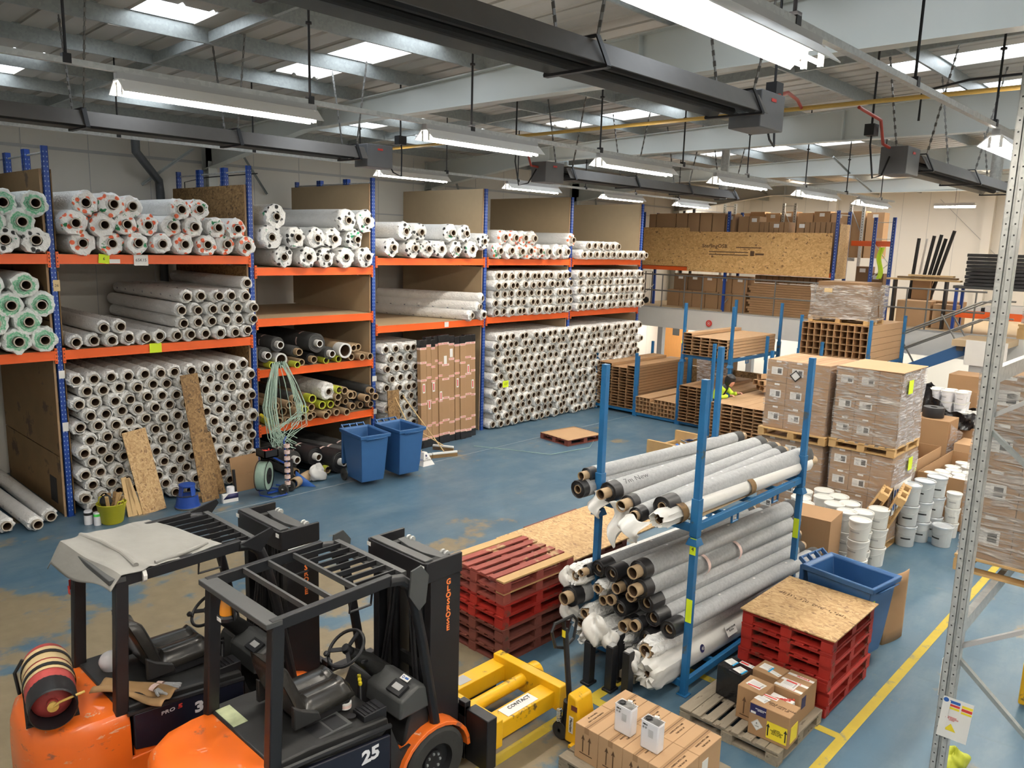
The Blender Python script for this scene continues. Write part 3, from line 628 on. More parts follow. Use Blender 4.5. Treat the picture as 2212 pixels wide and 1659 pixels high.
# ---------------------------------------------------------------- rolls
def wrap_mesh(r, L, core, seed, n=20):
    rg = random.Random(seed); b = MB()
    lump = [1+.07*math.sin(3*2*PI*j/n+rg.uniform(0, 6))*rg.random()+rg.uniform(-.05, .05) for j in range(n)]
    prof = [(.55, -L-.0), (.96, -L+.03), (1, -L+.2), (1, -L*.66), (1, -L*.33), (1, -.30), (1.0, -.16), (1.03, -.07), (.97, -.015), (.80, .0), (core/r+.12, -.012), (core/r+.01, .03)]
    def jit(i, j, rr, h):
        a = max(0, 1-abs(i-8)/4.) if i > 4 else .12
        k = (1+(lump[j]-1)*a*1.6)*(1+rg.uniform(-.055, .055)*a)
        return rr*r*(k if i < 11 else 1+.3*(k-1)), h+rg.uniform(-.022, .022)*a
    b.lathe(prof, n, jit=jit, M=Matrix.Rotation(PI/2, 4, 'Y'))
    return b.mesh('wrapped_body', M['white_roll'], ang=38, fix=False)
def core_mesh(r, stick, d=.5, ri=.8):
    b = MB(); n = 18; Rm = Matrix.Rotation(PI/2, 4, 'Y')
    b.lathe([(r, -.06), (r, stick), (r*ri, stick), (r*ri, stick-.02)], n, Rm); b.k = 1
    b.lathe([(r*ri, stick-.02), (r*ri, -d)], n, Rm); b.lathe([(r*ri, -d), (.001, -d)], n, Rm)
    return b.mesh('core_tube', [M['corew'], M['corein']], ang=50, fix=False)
BODY = {}
def bodies(r, L, core, key, cnt=4):
    if key not in BODY: BODY[key] = [wrap_mesh(r, L, core, 10*hash(str(key)) % 997+i) for i in range(cnt)] if 0 else [wrap_mesh(r, L, core, len(BODY)*50+i) for i in range(cnt)]
    return BODY[key]
COREM = {}
def mats_of(me, m):
    k = (me.name, m)
    if k not in BODY: c = me.copy(); c.materials.clear(); c.materials.append(M[m]); BODY[k] = c
    return BODY[k]
rr = random.Random(3)
def roll(x, y, z, r, L, label, group, m='white_roll', core=.078, cat='roll', tiltz=0, tilty=0, name='wrapped_roll', stick=None):
    rq = round(r, 2)
    me = rr.choice(bodies(rq, L, core, ('b', rq, L, core)))
    if m != 'white_roll': me = mats_of(me, m)
    e = E(name, label, cat, (x, y, z), tiltz, group)
    e.rotation_euler = (0, tilty, tiltz)
    o = bpy.data.objects.new('film_wrap', me); C.objects.link(o); o.parent = e; o.rotation_euler = (rr.uniform(0, 6.28), 0, 0)
    st = stick if stick is not None else rr.choice((.025, .045, .07, .095))
    ck = (core, st)
    if ck not in COREM: COREM[ck] = core_mesh(core, st)
    c = bpy.data.objects.new('core_tube', COREM[ck]); C.objects.link(c); c.parent = e; c.location = (0, rr.uniform(-.012, .012), rr.uniform(-.012, .012)); c.rotation_euler = (0, rr.uniform(-.03, .03), rr.uniform(-.03, .03))
    return e
FX = -13.93
def P_(k): return ordn[k] if k < len(ordn) else 'number %d' % (k+1)
def row(y0, y1, n, z, r, L, lab, group, rowi, m='white_roll', core=.078, skip=(), jx=.06, rname=None, **k):
    st = (y1-y0)/max(1, n-1)
    for j in range(n):
        if j in skip: continue
        y = y0+j*st+rr.uniform(-.012, .012)
        roll(FX+rr.uniform(-jx, jx), y, z+rr.uniform(-.008, .008), r, L, '%s, %s row up, %s from left' % (lab, P_(rowi), P_(j)), group, m, core, tiltz=rr.uniform(-.004, .004), **k)
# bay 1 floor stack: eleven rows
G1 = 'white rolls stacked on the floor of the near bay'
zz = [.13, .315, .515, .715, .92, 1.12, 1.32, 1.525, 1.73, 1.93, 2.13, 2.33]
for i, z in enumerate(zz):
    n = 12; o = (0 if i % 2 else .135)
    row(4.38+o, 4.38+o+.268*(n-1), n, z, .122, 2.95, 'white wrapped roll in the tallest floor stack', G1, i)
G2 = 'white rolls on the middle shelf of the near bay'
for i, (y0, n, z) in enumerate(((4.42, 12, 2.965), (4.82, 11, 3.19), (6.15, 6, 3.42), (6.27, 5, 3.65), (7.45, 1, 3.87))):
    row(y0, y0+.272*(n-1) if n > 1 else y0, n, z, .125, 3.15, 'white roll on the shelf above the tallest stack', G2, i, skip=(2, 3, 4) if i == 1 else ())
G3 = 'orange-dotted rolls on the top shelf of the near bay'
for i, (ys, z) in enumerate((((4.62, 5.06, 5.43, 5.84, 6.22, 6.64, 7.05, 7.44), 4.575), ((4.47, 4.92, 5.27, 5.65, 6.05, 6.42, 6.86, 7.21), 4.88), ((4.66, 5.06, 5.40, 6.18, 6.53), 5.19))):
    for j, y in enumerate(ys):
        roll(FX+rr.uniform(-.05, .12)+(-.3 if (i == 2 and j in ()) else 0), y, z+rr.uniform(-.01, .01), .205 if j < 2 else .185, 3.1, 'orange-dotted wrapped roll on top shelf, %s from left, %s row' % (P_(j), ('lowest', 'middle', 'uppermost')[i]), G3, 'dot_roll', .078, tiltz=rr.uniform(-.02, .02))
G0 = 'green-marked rolls in the far left bay'
for z, ys, m in ((5.15, (3.14, 3.52, 3.95), 'green_roll'), (4.87, (3.35, 3.74), 'green_roll'), (4.59, (3.1, 3.5, 3.93), 'bdot_roll')):
    for j, y in enumerate(ys): roll(FX+.03, y, z, .20, 3.1, 'wrapped %s-marked roll, far left top shelf, %s from left, %s row' % ('black' if m[0] == 'b' else 'green', P_(j), {5.15: 'top', 4.87: 'middle', 4.59: 'bottom'}[z]), G0, m, .08)
for z, ys in ((3.9, (3.25, 3.72)), (3.6, (3.1, 3.50, 3.94)), (3.33, (3.28, 3.73)), (3.04, (3.15, 3.56, 3.94))):
    for j, y in enumerate(ys): roll(FX+.03, y, z, .205, 3.1, 'green-smeared roll, far left lower shelf, %s from left, %s layer' % (P_(j), {3.9: 'top', 3.6: 'second', 3.33: 'third', 3.04: 'bottom'}[z]), G0, 'green_roll', .08)
for j, (y, x) in enumerate(((3.84, -13.98), (3.55, -13.7), (3.2, -13.9), (2.9, -13.8))):
    roll(x, y, .125, .122, 3.1, 'white roll lying alone on the floor at far left, %s from the side board' % P_(j), 'floor rolls in the far left bay', tiltz=.02*j)
G4 = 'black-dotted rolls on the top shelf of the narrow bay'
for i, (ys, z) in enumerate((((8.26, 8.75, 9.18, 9.68, 10.17), 4.37), ((7.99, 8.47, 8.95, 9.33, 9.88), 4.75), ((8.1, 9.64, 10.14), 5.13))):
    for j, y in enumerate(ys): roll(FX+rr.uniform(0, .12)-(.0 if j else .05), y, z, .235 if y in (8.1, 9.64, 10.14, 7.99) else .21, 3.1, 'black-dotted roll on top of the narrow bay, %s from left, %s row' % (P_(j), ('lowest', 'middle', 'uppermost')[i]), G4, 'bdot_roll', .075)
G5 = 'black-dotted rolls on the top shelf of the carton bay'
for i, (ys, z) in enumerate((((10.87, 11.42, 11.89, 12.31, 12.75, 13.28), 4.58), ((11.19, 11.61, 12.52, 13.04), 4.95), ((13.63,), 4.78))):
    for j, y in enumerate(ys): roll(FX+rr.uniform(0, .1), y, z, .205, 3.1, 'black-dotted roll above the empty shelf, %s from left, %s' % (P_(j), ('bottom row', 'upper row', 'leaning place at right')[i]), G5, 'bdot_roll', .075)
for j, (y, z, t) in enumerate(((13.66, 3.40, .40), (13.55, 3.19, .37), (13.30, 2.99, .30), (13.72, 2.985, .02))):
    roll(-13.92, y, z, .13, 3.0, 'long plain white roll askew on the empty shelf, %s' % ('topmost', 'second from top', 'bottom front one', 'bottom one by the upright')[j], 'askew white rolls on the empty shelf', tiltz=t*.9)
G6 = 'white rolls behind the tall flat cartons'
for i in range(11):
    o = .13*(i % 2); row(10.72+o, 10.72+o+.262*4, 5, .13+.222*i, .122, 2.95, 'white roll in the stack beside the tall flat cartons', G6, i)
G7 = 'orange-marked rolls in the fourth bay'
for j, y in enumerate((14.13, 14.53, 14.92, 15.24, 15.62, 15.97, 16.38, 16.75)): roll(-13.85, y, 4.565, .19, 3.1, 'orange-marked roll, fourth bay bottom row, %s from the left' % P_(j), G7, 'dot_roll', .085, stick=.1)
for j, y in enumerate((14.3, 14.68, 15.03, 15.38, 16.95)): roll(-13.85, y, 4.90, .18, 3.1, 'orange-marked roll, fourth bay upper row, %s from the left' % P_(j), G7, 'dot_roll', .085, stick=.1)
G8 = 'thin white rolls on top of the last bay'
for j in range(12): roll(-13.8, 17.42+.276*j, 4.505, .132, 3.1, 'thin white roll on top of last bay, lower row, %s from left' % P_(j), G8, core=.085, stick=.08)
for j in range(6): roll(-13.8, 17.60+.283*j, 4.75, .132, 3.1, 'thin white roll on top of last bay, upper row, %s from left' % P_(j), G8, core=.085, stick=.08)
G9 = 'white rolls on the middle shelf of the fourth bay'
for i in range(5):
    o = (.07, 0, .06, 0, .1)[i]; row(14.12+o, 17.02, 12, 3.03+.226*i, .126, 3.05, 'white roll on fourth bay middle shelf', G9, i, core=.082, stick=.07)
# the remaining several hundred small identical rolls: one pile
def pile(name, cells, label, r=.125, core=.082):
    b = MB(); bm_ = bodies(.12, 2.95, .078, ('b', .12, 2.95, .078)); kk = 0
    src = [([tuple(v.co) for v in m.vertices], [tuple(p.vertices) for p in m.polygons]) for m in bm_]
    cs = core_mesh(core, .06, .3); cv = [tuple(v.co) for v in cs.vertices]; cf = [(tuple(p.vertices), p.material_index) for p in cs.polygons]
    for x, y, z in cells:
        v, f = rr.choice(src); b.k = 0; b.add(v, f, T(x, y, z, rx=rr.uniform(0, 6.28)))
        b.k = 1; b.add(cv, [q for q, mi in cf if mi == 0], T(x, y, z, rr.uniform(-.03, .03), ry=rr.uniform(-.03, .03))); 
        b.k = 2; b.add(cv, [q for q, mi in cf if mi == 1], T(x, y, z))
    o = b.build(name, [M['white_roll'], M['corew'], M['corein']], fix=False, ang=38); tag(o, label, 'rolls', kind='stuff')
cells = []
for i in range(5):
    for j in range(12): cells.append((-13.87+rr.uniform(-.05, .05), 17.42+.277*j+(.05 if i % 2 else 0), 3.05+.225*i))
for i in range(12):
    z = .13+.205*i
    for j in range(24):
        y = 14.12+.272*j+(.13 if i % 2 else 0)
        cells.append((-13.9+rr.uniform(-.07, .07), y+rr.uniform(-.015, .015), z+rr.uniform(-.01, .01)))
pile('wrapped_roll_pile', cells, 'dense wall of small white rolls filling the last two bays')
note(14.42, 1.19, .21, .17, 'neon', 'neon yellow label reading 127 on the dense wall of white rolls', 0, '127', -13.76, ts=.09)
# dark rolls and bare tubes in the narrow bay
def dark(x, y, z, r, label, kind, L=2.6, t=0):
    e = E('carpet_roll' if kind in 'rb' else 'cardboard_tube', label, 'roll' if kind in 'rb' else 'tube', (x, y, z), t, 'dark rolls and tubes in the narrow bay')
    Rm = Matrix.Rotation(PI/2, 4, 'Y')
    cr = min(.075, r*.75); b = MB()
    if kind in 'rb':
        b.lathe([(cr, -L), (r*.97, -L), (r, -L+.05), (r, -.16), (r*.99, -.13), (r*.98, -.12), (r*.86, -.125), (r*.84, -.12), (r*.66, -.13), (r*.63, -.125), (cr, -.13)], 24, Rm, jit=lambda i, j, a, h: (a*(1+.03*math.sin(j*1.3+i*.2)), h)); b.build('felt_wrap', M['fdark'] if kind == 'r' else M['rubber'], e)
        if r > .13: b = MB(); b.lathe([(r*1.012, -.62), (r*1.012, -.57)], 24, Rm); b.build('tape_band', M['pink'], e)
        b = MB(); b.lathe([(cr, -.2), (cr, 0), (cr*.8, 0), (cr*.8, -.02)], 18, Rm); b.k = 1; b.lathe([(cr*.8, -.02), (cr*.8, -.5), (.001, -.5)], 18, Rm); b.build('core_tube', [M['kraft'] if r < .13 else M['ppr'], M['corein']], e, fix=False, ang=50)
    else:
        m = {'t': 'kraft', 'y': 'ytip', 'w': 'film', 'd': 'fdark'}[kind]
        b.lathe([(r, -L), (r, -.25)], 16, Rm); b.k = 1; b.lathe([(r, -.25), (r*1.01, -.2), (r*1.02, 0), (r*.78, 0), (r*.78, -.03)], 16, Rm); b.k = 2; b.lathe([(r*.78, -.03), (r*.78, -.5), (.001, -.5)], 16, Rm)
        b.build('tube', [M['kraft'] if kind != 'd' else M['fdark'], M[m] if kind != 'd' else M['kraft'], M['corein']], e, fix=False, ang=50)
for k, (y, z, r, kd) in enumerate(((8.17, 2.63, .15, 'r'), (8.53, 2.47, .11, 'r'), (9.04, 2.60, .20, 'r'), (9.27, 2.38, .13, 'r'), (7.88, 2.44, .15, 'r'), (8.20, 2.33, .13, 'w'), (9.62, 2.42, .16, 'w'), (8.90, 2.28, .12, 'b'), (9.87, 2.45, .075, 't'), (10.04, 2.45, .075, 't'), (10.23, 2.25, .075, 't'), (10.04, 2.25, .075, 't'), (9.85, 2.25, .075, 't'), (9.20, 2.235, .07, 'y'), (8.65, 2.235, .07, 't'), (8.43, 2.23, .065, 'y'), (7.99, 2.235, .07, 'y'), (9.5, 2.24, .07, 'y'))):
    dark(-13.95+rr.uniform(-.12, .12), y, z, r, '%s on the upper dark-roll shelf, %s' % ({'r': 'dark grey carpet roll', 'b': 'black rubber roll', 'w': 'pale film-covered tube', 't': 'brown bare tube', 'y': 'yellow-tipped tube'}[kd], ('at top left', 'second big one', 'the largest with pink band', 'below the largest roll', 'at the left upright', 'crumpled one low left', 'hollow white one at centre', 'low at centre', 'upper of right pair', 'rightmost upper tube', 'lowest at far right', 'second lowest at right', 'third from the right below', 'low at centre', 'low left of centre', 'low between grey rolls', 'low at the left upright', 'right of the white one')[k]), kd)
low = [(7.88, 1.10, .07, 'y'), (8.05, 1.11, .07, 'd'), (8.22, 1.10, .07, 't'), (8.40, 1.11, .07, 't'), (8.56, 1.11, .075, 't'), (8.72, 1.11, .075, 't'), (8.88, 1.11, .07, 't'), (9.05, 1.11, .075, 't'), (9.22, 1.11, .075, 't'), (9.39, 1.11, .075, 't'), (9.57, 1.11, .075, 't'), (9.85, 1.17, .12, 'r'), (10.12, 1.15, .10, 'r'), (10.35, 1.15, .10, 'r'),
       (7.97, 1.27, .08, 'd'), (8.2, 1.27, .09, 'd'), (8.41, 1.27, .075, 't'), (8.61, 1.28, .08, 'y'), (8.85, 1.27, .08, 't'), (9.07, 1.30, .085, 'y'), (9.28, 1.29, .08, 'y'), (9.50, 1.29, .08, 't'), (9.68, 1.30, .07, 't'), (9.93, 1.40, .09, 'd'), (10.10, 1.34, .08, 'd'), (10.43, 1.32, .08, 'd'),
       (7.97, 1.43, .075, 't'), (8.22, 1.44, .075, 't'), (8.40, 1.52, .12, 'r'), (8.82, 1.47, .09, 'y'), (9.40, 1.45, .08, 't'), (9.22, 1.58, .19, 'w'), (9.42, 1.60, .08, 'y'), (9.55, 1.57, .08, 't'), (9.66, 1.47, .08, 't'), (10.31, 1.47, .11, 'r')]
for k, (y, z, r, kd) in enumerate(low):
    lay = 'bottom layer' if k < 14 else ('middle layer' if k < 26 else 'top layer'); idx = k if k < 14 else (k-14 if k < 26 else k-26)
    nm = {'r': 'dark grey roll', 'd': 'dark felt-covered tube', 'w': 'large white film roll', 't': 'brown cardboard tube', 'y': 'yellow-tipped cardboard tube'}[kd]
    if kd == 'w': roll(-13.95, y, z, r, 3.0, 'large white film-wrapped roll lying over the brown tubes on the lower shelf', 'dark rolls and tubes in the narrow bay', core=.075)
    else: dark(-13.92+rr.uniform(-.15, .15), y, z, r, '%s on lower tube shelf, %s from left, %s' % (nm, P_(idx), lay), kd)
for k, (x, y, z, r, kd, t) in enumerate(((-13.45, 8.15, .38, .16, 'r', .06), (-13.3, 8.55, .40, .19, 'b', .1), (-13.25, 8.72, .12, .11, 'b', .12), (-13.1, 9.02, .245, .24, 'b', .2), (-13.35, 9.40, .22, .21, 'r', .25), (-13.5, 8.15, .12, .11, 'r', .03), (-13.6, 9.75, .2, .19, 'r', .1))):
    dark(x, y, z, r, 'dark rubber roll on the floor below the tube shelves, %s' % ('upper left', 'upper middle with pink band', 'small one with yellow tip', 'the fattest in front', 'rightmost visible beside the bin', 'lower left', 'behind the blue bins')[k], kd, 2.9, t)
b = MB(); b.lathe([(.077, -.12), (.079, .002)], 18, Matrix.Rotation(PI/2, 4, 'Y'))
tag(b.build('yellow_tape', M['ytip'], M=T(-13.25, 8.72, .12, .12)), 'neon yellow tape around the small floor tube end', 'tape')
# ================================================================ props along the racks
def wheelie(x, y, rz_, label, grp='blue wheelie bins'):
    e = E('wheelie_bin', label, 'bin', (x, y, 0), rz_, grp)
    def ring(h, sx, sy, ox=0): return [(-sx+ox, -sy, h), (sx+ox, -sy, h), (sx+ox, sy, h), (-sx+ox, sy, h)]
    b = MB(); lv = [ring(.10, .28, .24, .03), ring(.30, .31, .255, .03), ring(.98, .40, .295), ring(.98, .44, .325), ring(1.05, .45, .335), ring(1.055, .43, .31), ring(1.03, .385, .27), ring(.16, .27, .215, .03)]
    vs = [p for r in lv for p in r]; fs = [(0, 3, 2, 1)]+[(i*4+j, i*4+(j+1) % 4, i*4+4+(j+1) % 4, i*4+4+j) for i in range(7) for j in range(4)]+[(28, 29, 30, 31)]
    b.add(vs, fs); b.build('body', M['bin'], e, bev=.018)
    b = MB(); b.tube([(-.44, -.24, 1.03), (-.53, -.24, 1.08), (-.53, .24, 1.08), (-.44, .24, 1.03)], .016)
    for s in (-.24, -.08, .08, .24): b.bar((-.44, s, 1.02), (-.53, s, 1.085), .02, .05)
    b.build('handle', M['bin'], e)
    b = MB(); b.box(-.52, -.46, -.25, .25, .30, 1.0, None); b.build('open_lid', M['bin'], e, bev=.012)
    b = MB(); b.add([(.29, -.10, .88), (.47, -.22, .99), (.47, .22, .99), (.29, .10, .88)], [(0, 1, 2, 3)]); b.build('front_lip', M['bin'], e, solid=.012)
    b = MB(); b.cyl((-.34, -.26, .12), (-.34, .26, .12), .012); b.build('axle', M['galv'], e)
    for s in (-1, 1):
        b = MB(); b.lathe([(.02, -.025), (.10, -.025), (.12, -.018), (.12, .018), (.10, .025), (.02, .025)], 20, T(-.34, s*.285, .12, rx=PI/2)); b.build('wheel', M['tyre'], e)
    return e
wheelie(-12.40, 9.02, -.13, 'blue wheelie bin standing in front of the narrow dark-roll bay')
wheelie(-12.35, 9.86, -.05, 'blue wheelie bin with small white label beside the tall flat cartons')
e = wheelie(-3.06, 9.24, -.14, 'dark blue open wheelie bin behind board-topped red pallets')
b = MB(); b.box(.40, .402, -.28, -.18, .60, .86); b.build('yellow_sticker', M['neon'], e)
# tall flat cartons
ws = [.19, .15, .13, .13, .12, .23, .19, .16, .18, .21, .21]; y = 11.50
for k, w_ in enumerate(ws):
    dz = rr.uniform(-.04, .04); x = -13.62-.012*k+rr.uniform(-.035, .035)
    e = E('flat_carton', 'tall narrow brown carton standing upright, %s from the left in the row of cartons' % P_(k), 'carton', (x, y+w_/2, 0), 0, 'tall flat cartons')
    e.rotation_euler = (0, -.035, 0)
    b = MB(); b.box(-.12, .0, -w_/2+.006, w_/2-.006, .05, 2.45+dz); b.build('carton_body', M['card'], e, bev=.004)
    b = MB(); b.box(-.128, .008, -w_/2-.002, w_/2-.0, .0, .16+abs(dz)); b.build('black_end_wrap', M['bagbk'], e, bev=.01)
    b = MB(); b.box(-.128, .008, -w_/2-.002, w_/2-.0, 2.38+dz, 2.56+dz); b.build('black_end_wrap', M['bagbk'], e, bev=.01)
    for z in (.17+abs(dz), .45+.04*(k % 3), 1.02+.05*(k % 2), 1.52+.05*((k+1) % 3), 1.98-.06*(k % 3), 2.33+dz):
        b = MB(); b.box(-.122, .0025, -w_/2+.004, w_/2-.004, z, z+.05); t = b.build('fragile_tape', M['pink'], e, smooth=False)
        text('FRAGILE', .036, M['red'], e, frame((.0035, 0, z+.025), (0, 1, 0), (0, 0, 1)), name='tape_lettering')
    if k in (0, 2, 4, 7, 9, 10, 1):
        z = (1.2, .8, 1.2, 0, .95, 0, 0, 1.2, 0, 1.5, 1.1)[k]+.1; b = MB(); b.box(.001, .003, -.03, .04, z, z+.22); b.k = 1; b.box(.003, .0035, -.012, .02, z+.03, z+.19); b.build('paper_label', [M['ppr'], M['red']], e, smooth=False)
    elif k in (5, 6): b = MB(); z = 1.9 if k == 5 else 2.05; b.box(.001, .003, -.05, .04, z, z+.2); b.build('paper_label', M['ppr'], e, smooth=False)
    y += w_
# brooms and litter near them
def broom(p, q, label, hx):
    e = E('broom', label, 'broom', q); b = MB(); b.cyl(p, q, .012); keep(b.build('handle', M['wood'], e), e)
    b = MB(); b.bar((q[0]-hx[0], q[1]-hx[1], .10), (q[0]+hx[0], q[1]+hx[1], .10), .06, .04); keep(b.build('head', M['ppr'], e, bev=.006), e)
    b = MB(); b.bar((q[0]-hx[0], q[1]-hx[1], .042), (q[0]+hx[0], q[1]+hx[1], .042), .05, .082); keep(b.build('bristles', M['boardd'], e), e)
broom((-13.75, 11.05, 1.3), (-12.75, 11.45, .1), 'broom with white head leaning by the cartons on the floor', (.1, .28))
broom((-13.75, 10.75, 1.42), (-12.9, 10.95, .1), 'broom with pale handle between blue bin and cartons', (.05, .2))
broom((-13.75, 10.55, 1.0), (-13.2, 11.8, .12), 'broom lying lowest beside the cartons, brown bristles forward', (.22, .12))
b = MB(); b.box(-.012, .012, -.16, .16, 0, .85); tag(b.build('plywood_offcut', M['osbd'], M=T(-13.62, 10.72, .62, 0, ry=-.08)), 'short brown board wedged upright against white rolls behind the blue bin', 'board')
e = E('cardboard_cone', 'white folded DO NOT STACK cardboard pyramid beside the blue bin', 'sign', (-12.62, 10.72, 0))
b = MB(); b.add([(-.17, -.15, 0), (.17, -.15, 0), (.17, .17, 0), (-.17, .17, 0), (-.05, -.03, .27), (.05, -.03, .27), (.05, .05, .27), (-.05, .05, .27)], [(0, 1, 5, 4), (1, 2, 6, 5), (2, 3, 7, 6), (3, 0, 4, 7), (4, 5, 6, 7), (0, 3, 2, 1)]); b.build('folded_body', M['ppr'], e, smooth=False)
Mf = frame((.112, .0, .14), (0, 1, 0), (-.4, 0, .9)); text('DO\nNOT STACK', .045, M['ink'], e, Mf @ Matrix.Translation((0, -.01, .006)))
b = MB(); b.cb((0, 0, 0), (.04, .045, .003)); b.build('printed_badge', M['navyi'], e, M=Mf @ Matrix.Translation((0, .07, .006)))
text('DO NOT', .05, M['bluei'], e, frame((0, -.105, .12), (1, 0, 0), (0, .4, .9)) @ Matrix.Translation((0, 0, .006)))
# yellow tub with offcuts
e = E('rubble_tub', 'yellow flexible tub full of wood offcuts standing before the tallest stack', 'tub', (-13.33, 4.58, 0))
b = MB(); b.lathe([(.001, .01), (.15, .0), (.17, .02), (.225, .33), (.235, .34), (.225, .35), (.215, .33), (.16, .03), (.001, .03)], 28); b.build('tub_body', M['tub'], e)
for s in (0, PI): b = MB(); b.tube([(.22, -.07, .33), (.235, -.05, .40), (.235, .05, .40), (.22, .07, .33)], .012, M=Matrix.Rotation(s+.3, 4, 'Z')); b.build('tub_handle', M['tub'], e)
for k in range(9):
    a = rr.uniform(0, 6.28); b = MB(); b.bar((.05*math.cos(a), .05*math.sin(a), .15), (.17*math.cos(a)+.02, .17*math.sin(a)+.05, .45+.04*rr.random()), .05, .012)
    o = tag(b.build('wood_offcut', M['wood' if k % 3 else 'osbd'], M=T(-13.33, 4.58, 0)), '%s wood offcut poking out of the yellow tub' % P_(k), 'offcut', 'offcuts in the yellow tub')
b = MB(); b.lathe([(.001, .45), (.05, .44), (.08, .40), (.10, .33), (.07, .26)], 14, T(-.06, -.04, .0)); tag(b.build('black_bag', M['blackm'], M=T(-13.33, 4.56, .02)), 'black bag stuffed in the yellow tub', 'bag')
for (x, y, r, h, c, lab) in ((-13.5, 4.27, .065, .22, 'ink', 'white and black canister on the floor left of the yellow tub'), (-13.36, 4.36, .055, .21, 'green', 'white canister with green band touching the yellow tub')):
    e = E('canister', lab, 'canister', (x, y, 0)); b = MB(); b.lathe([(.001, 0), (r, 0), (r, h), (r*.93, h+.008), (.001, h+.006)], 20); b.build('canister_body', M['can'], e)
    b = MB(); b.lathe([(r+.001, h*.72), (r+.001, h*.92)], 20); b.build('printed_band', M[c], e)
def leaner(name, x, y, w_, h, t, m, label, lean=.22, roll_=0, z=0):
    b = MB(); b.box(-t/2, t/2, -w_/2, w_/2, 0, h)
    return tag(b.build(name, M[m], bev=.002, M=T(x, y, z, ry=-lean, rx=roll_)), label, 'board', smooth=False) if 0 else tag(b.build(name, M[m], bev=.002, M=T(x, y, z, ry=-lean, rx=roll_)), label, 'board')
leaner('osb_offcut', -13.38, 5.30, .40, 1.46, .018, 'osbl', 'wide particle-board offcut leaning on the tallest roll stack', .2, .12)
leaner('tall_plank', -13.30, 6.27, .32, 2.33, .02, 'osbd', 'tallest worn plank leaning against the white rolls', .14, .07)
leaner('thin_plank', -13.55, 6.62, .13, 1.20, .02, 'osbd', 'narrow brown strip leaning right of the tallest plank', .12, .16)
for k, (y, h, r_) in enumerate(((4.93, .68, .05), (5.00, .66, .08), (5.10, .66, .22), (5.22, .68, .1))):
    leaner('timber_batten', -13.40-.0*k, y-.03, .085, h, .03, 'wood', 'short pale timber batten leaning beside the wide offcut, %s from the left' % P_(k), .2, r_)
b = MB(); b.box(-.12, .12, -.32, .32, 0, .05); tag(b.build('floor_board', M['woodw'], M=T(-13.65, 6.2, 0)), 'flat wooden board on the floor behind the tallest plank', 'board')
e = E('step_stool', 'round blue plastic step stool on the floor in front of white rolls', 'stool', (-13.25, 5.82, 0))
b = MB(); b.lathe([(.001, .0), (.215, .0), (.215, .03), (.2, .04), (.175, .22), (.12, .23), (.12, .215), (.001, .215)], 32); b.build('base', M['blue'], e)
b = MB(); b.lathe([(.216, 0), (.222, .012), (.216, .03)], 32); b.lathe([(.12, .232), (.18, .232)], 32); b.build('rubber_tread', M['grey'], e)
b = MB(); b.lathe([(.001, .42), (.135, .42), (.14, .40), (.13, .38), (.001, .38)], 28); b.build('top_step', M['blue'], e)
for a in (.3, 1.87, 3.44, 5.0): b = MB(); b.bar((.15*math.cos(a), .15*math.sin(a), .21), (.125*math.cos(a), .125*math.sin(a), .40), .085, .012, (math.cos(a), math.sin(a), 0)); b.build('stool_leg', M['blue'], e)
# folded card sheets, adhesive tin box
e = E('cardboard_sheet', 'folded brown cardboard sheet leaning on the right end of the roll stack', 'cardboard', (-13.5, 7.1, 0))
b = MB(); b.box(-.012, .0, -.29, .29, 0, .31); b.k = 0; b.box(-.05, -.038, -.3, .28, .02, .66); o = b.build('sheet', M['card'], e, bev=.002, M=T(-13.45, 7.12, 0, ry=-.18, rx=.03)); keep(o, e)
b = MB(); b.cyl((-13.36, 6.78, 0), (-13.42, 6.78, .46), .028); tag(b.build('black_tube', M['rubber']), 'thin black tube standing at the left of the folded cardboard', 'tube')
e = E('adhesive_box', 'white and navy printed box with tin on the floor before the tall plank', 'box', (-12.98, 6.50, 0), -.1)
b = MB(); b.box(-.07, .0, -.15, .13, 0, .16); b.build('box_body', M['ppr'], e, bev=.003)
b = MB(); b.add([(.002, -.15, .07), (.002, .13, .07), (.002, .13, .16), (.002, -.05, .16)], [(0, 1, 2, 3)]); b.build('navy_print', M['navyi'], e, solid=.002)
b = MB(); b.lathe([(.001, .27), (.065, .27), (.07, .255), (.07, .16), (.001, .16)], 20, T(-.08, .02, 0)); b.build('white_tin', M['can'], e)
# strapping trolley with reel, strap hanging from the rack
e = E('strapping_trolley', 'blue strapping trolley with reel of pale green strap and black tool tray', 'trolley', (-12.85, 7.35, 0))
def K(n, m, b, **k): return keep(b.build(n, M[m], e, **k), e)
b = MB(); b.tube([(-13.15, 7.5, .08), (-12.9, 7.62, .08), (-12.95, 7.62, .5), (-13.05, 7.62, .95), (-13.1, 7.7, 1.0)], .016); b.tube([(-12.85, 7.0, .05), (-12.6, 7.1, .05), (-12.6, 7.4, .05), (-12.85, 7.5, .05), (-13.1, 7.4, .05), (-13.1, 7.1, .05)], .014, closed=True); b.bar((-12.9, 7.62, .5), (-13.0, 7.2, .8), .04, .03); b.bar((-12.88, 7.6, .06), (-12.86, 7.15, .06), .04, .03); K('frame', 'blue', b)
b = MB(); Rx = T(-12.95, 7.14, .38, rz=-.82) @ Matrix.Rotation(PI/2, 4, 'X'); b.lathe([(.12, -.09), (.26, -.09), (.265, -.08), (.265, .08), (.26, .09), (.12, .09)], 36, Rx); K('strap_reel', 'strap', b)
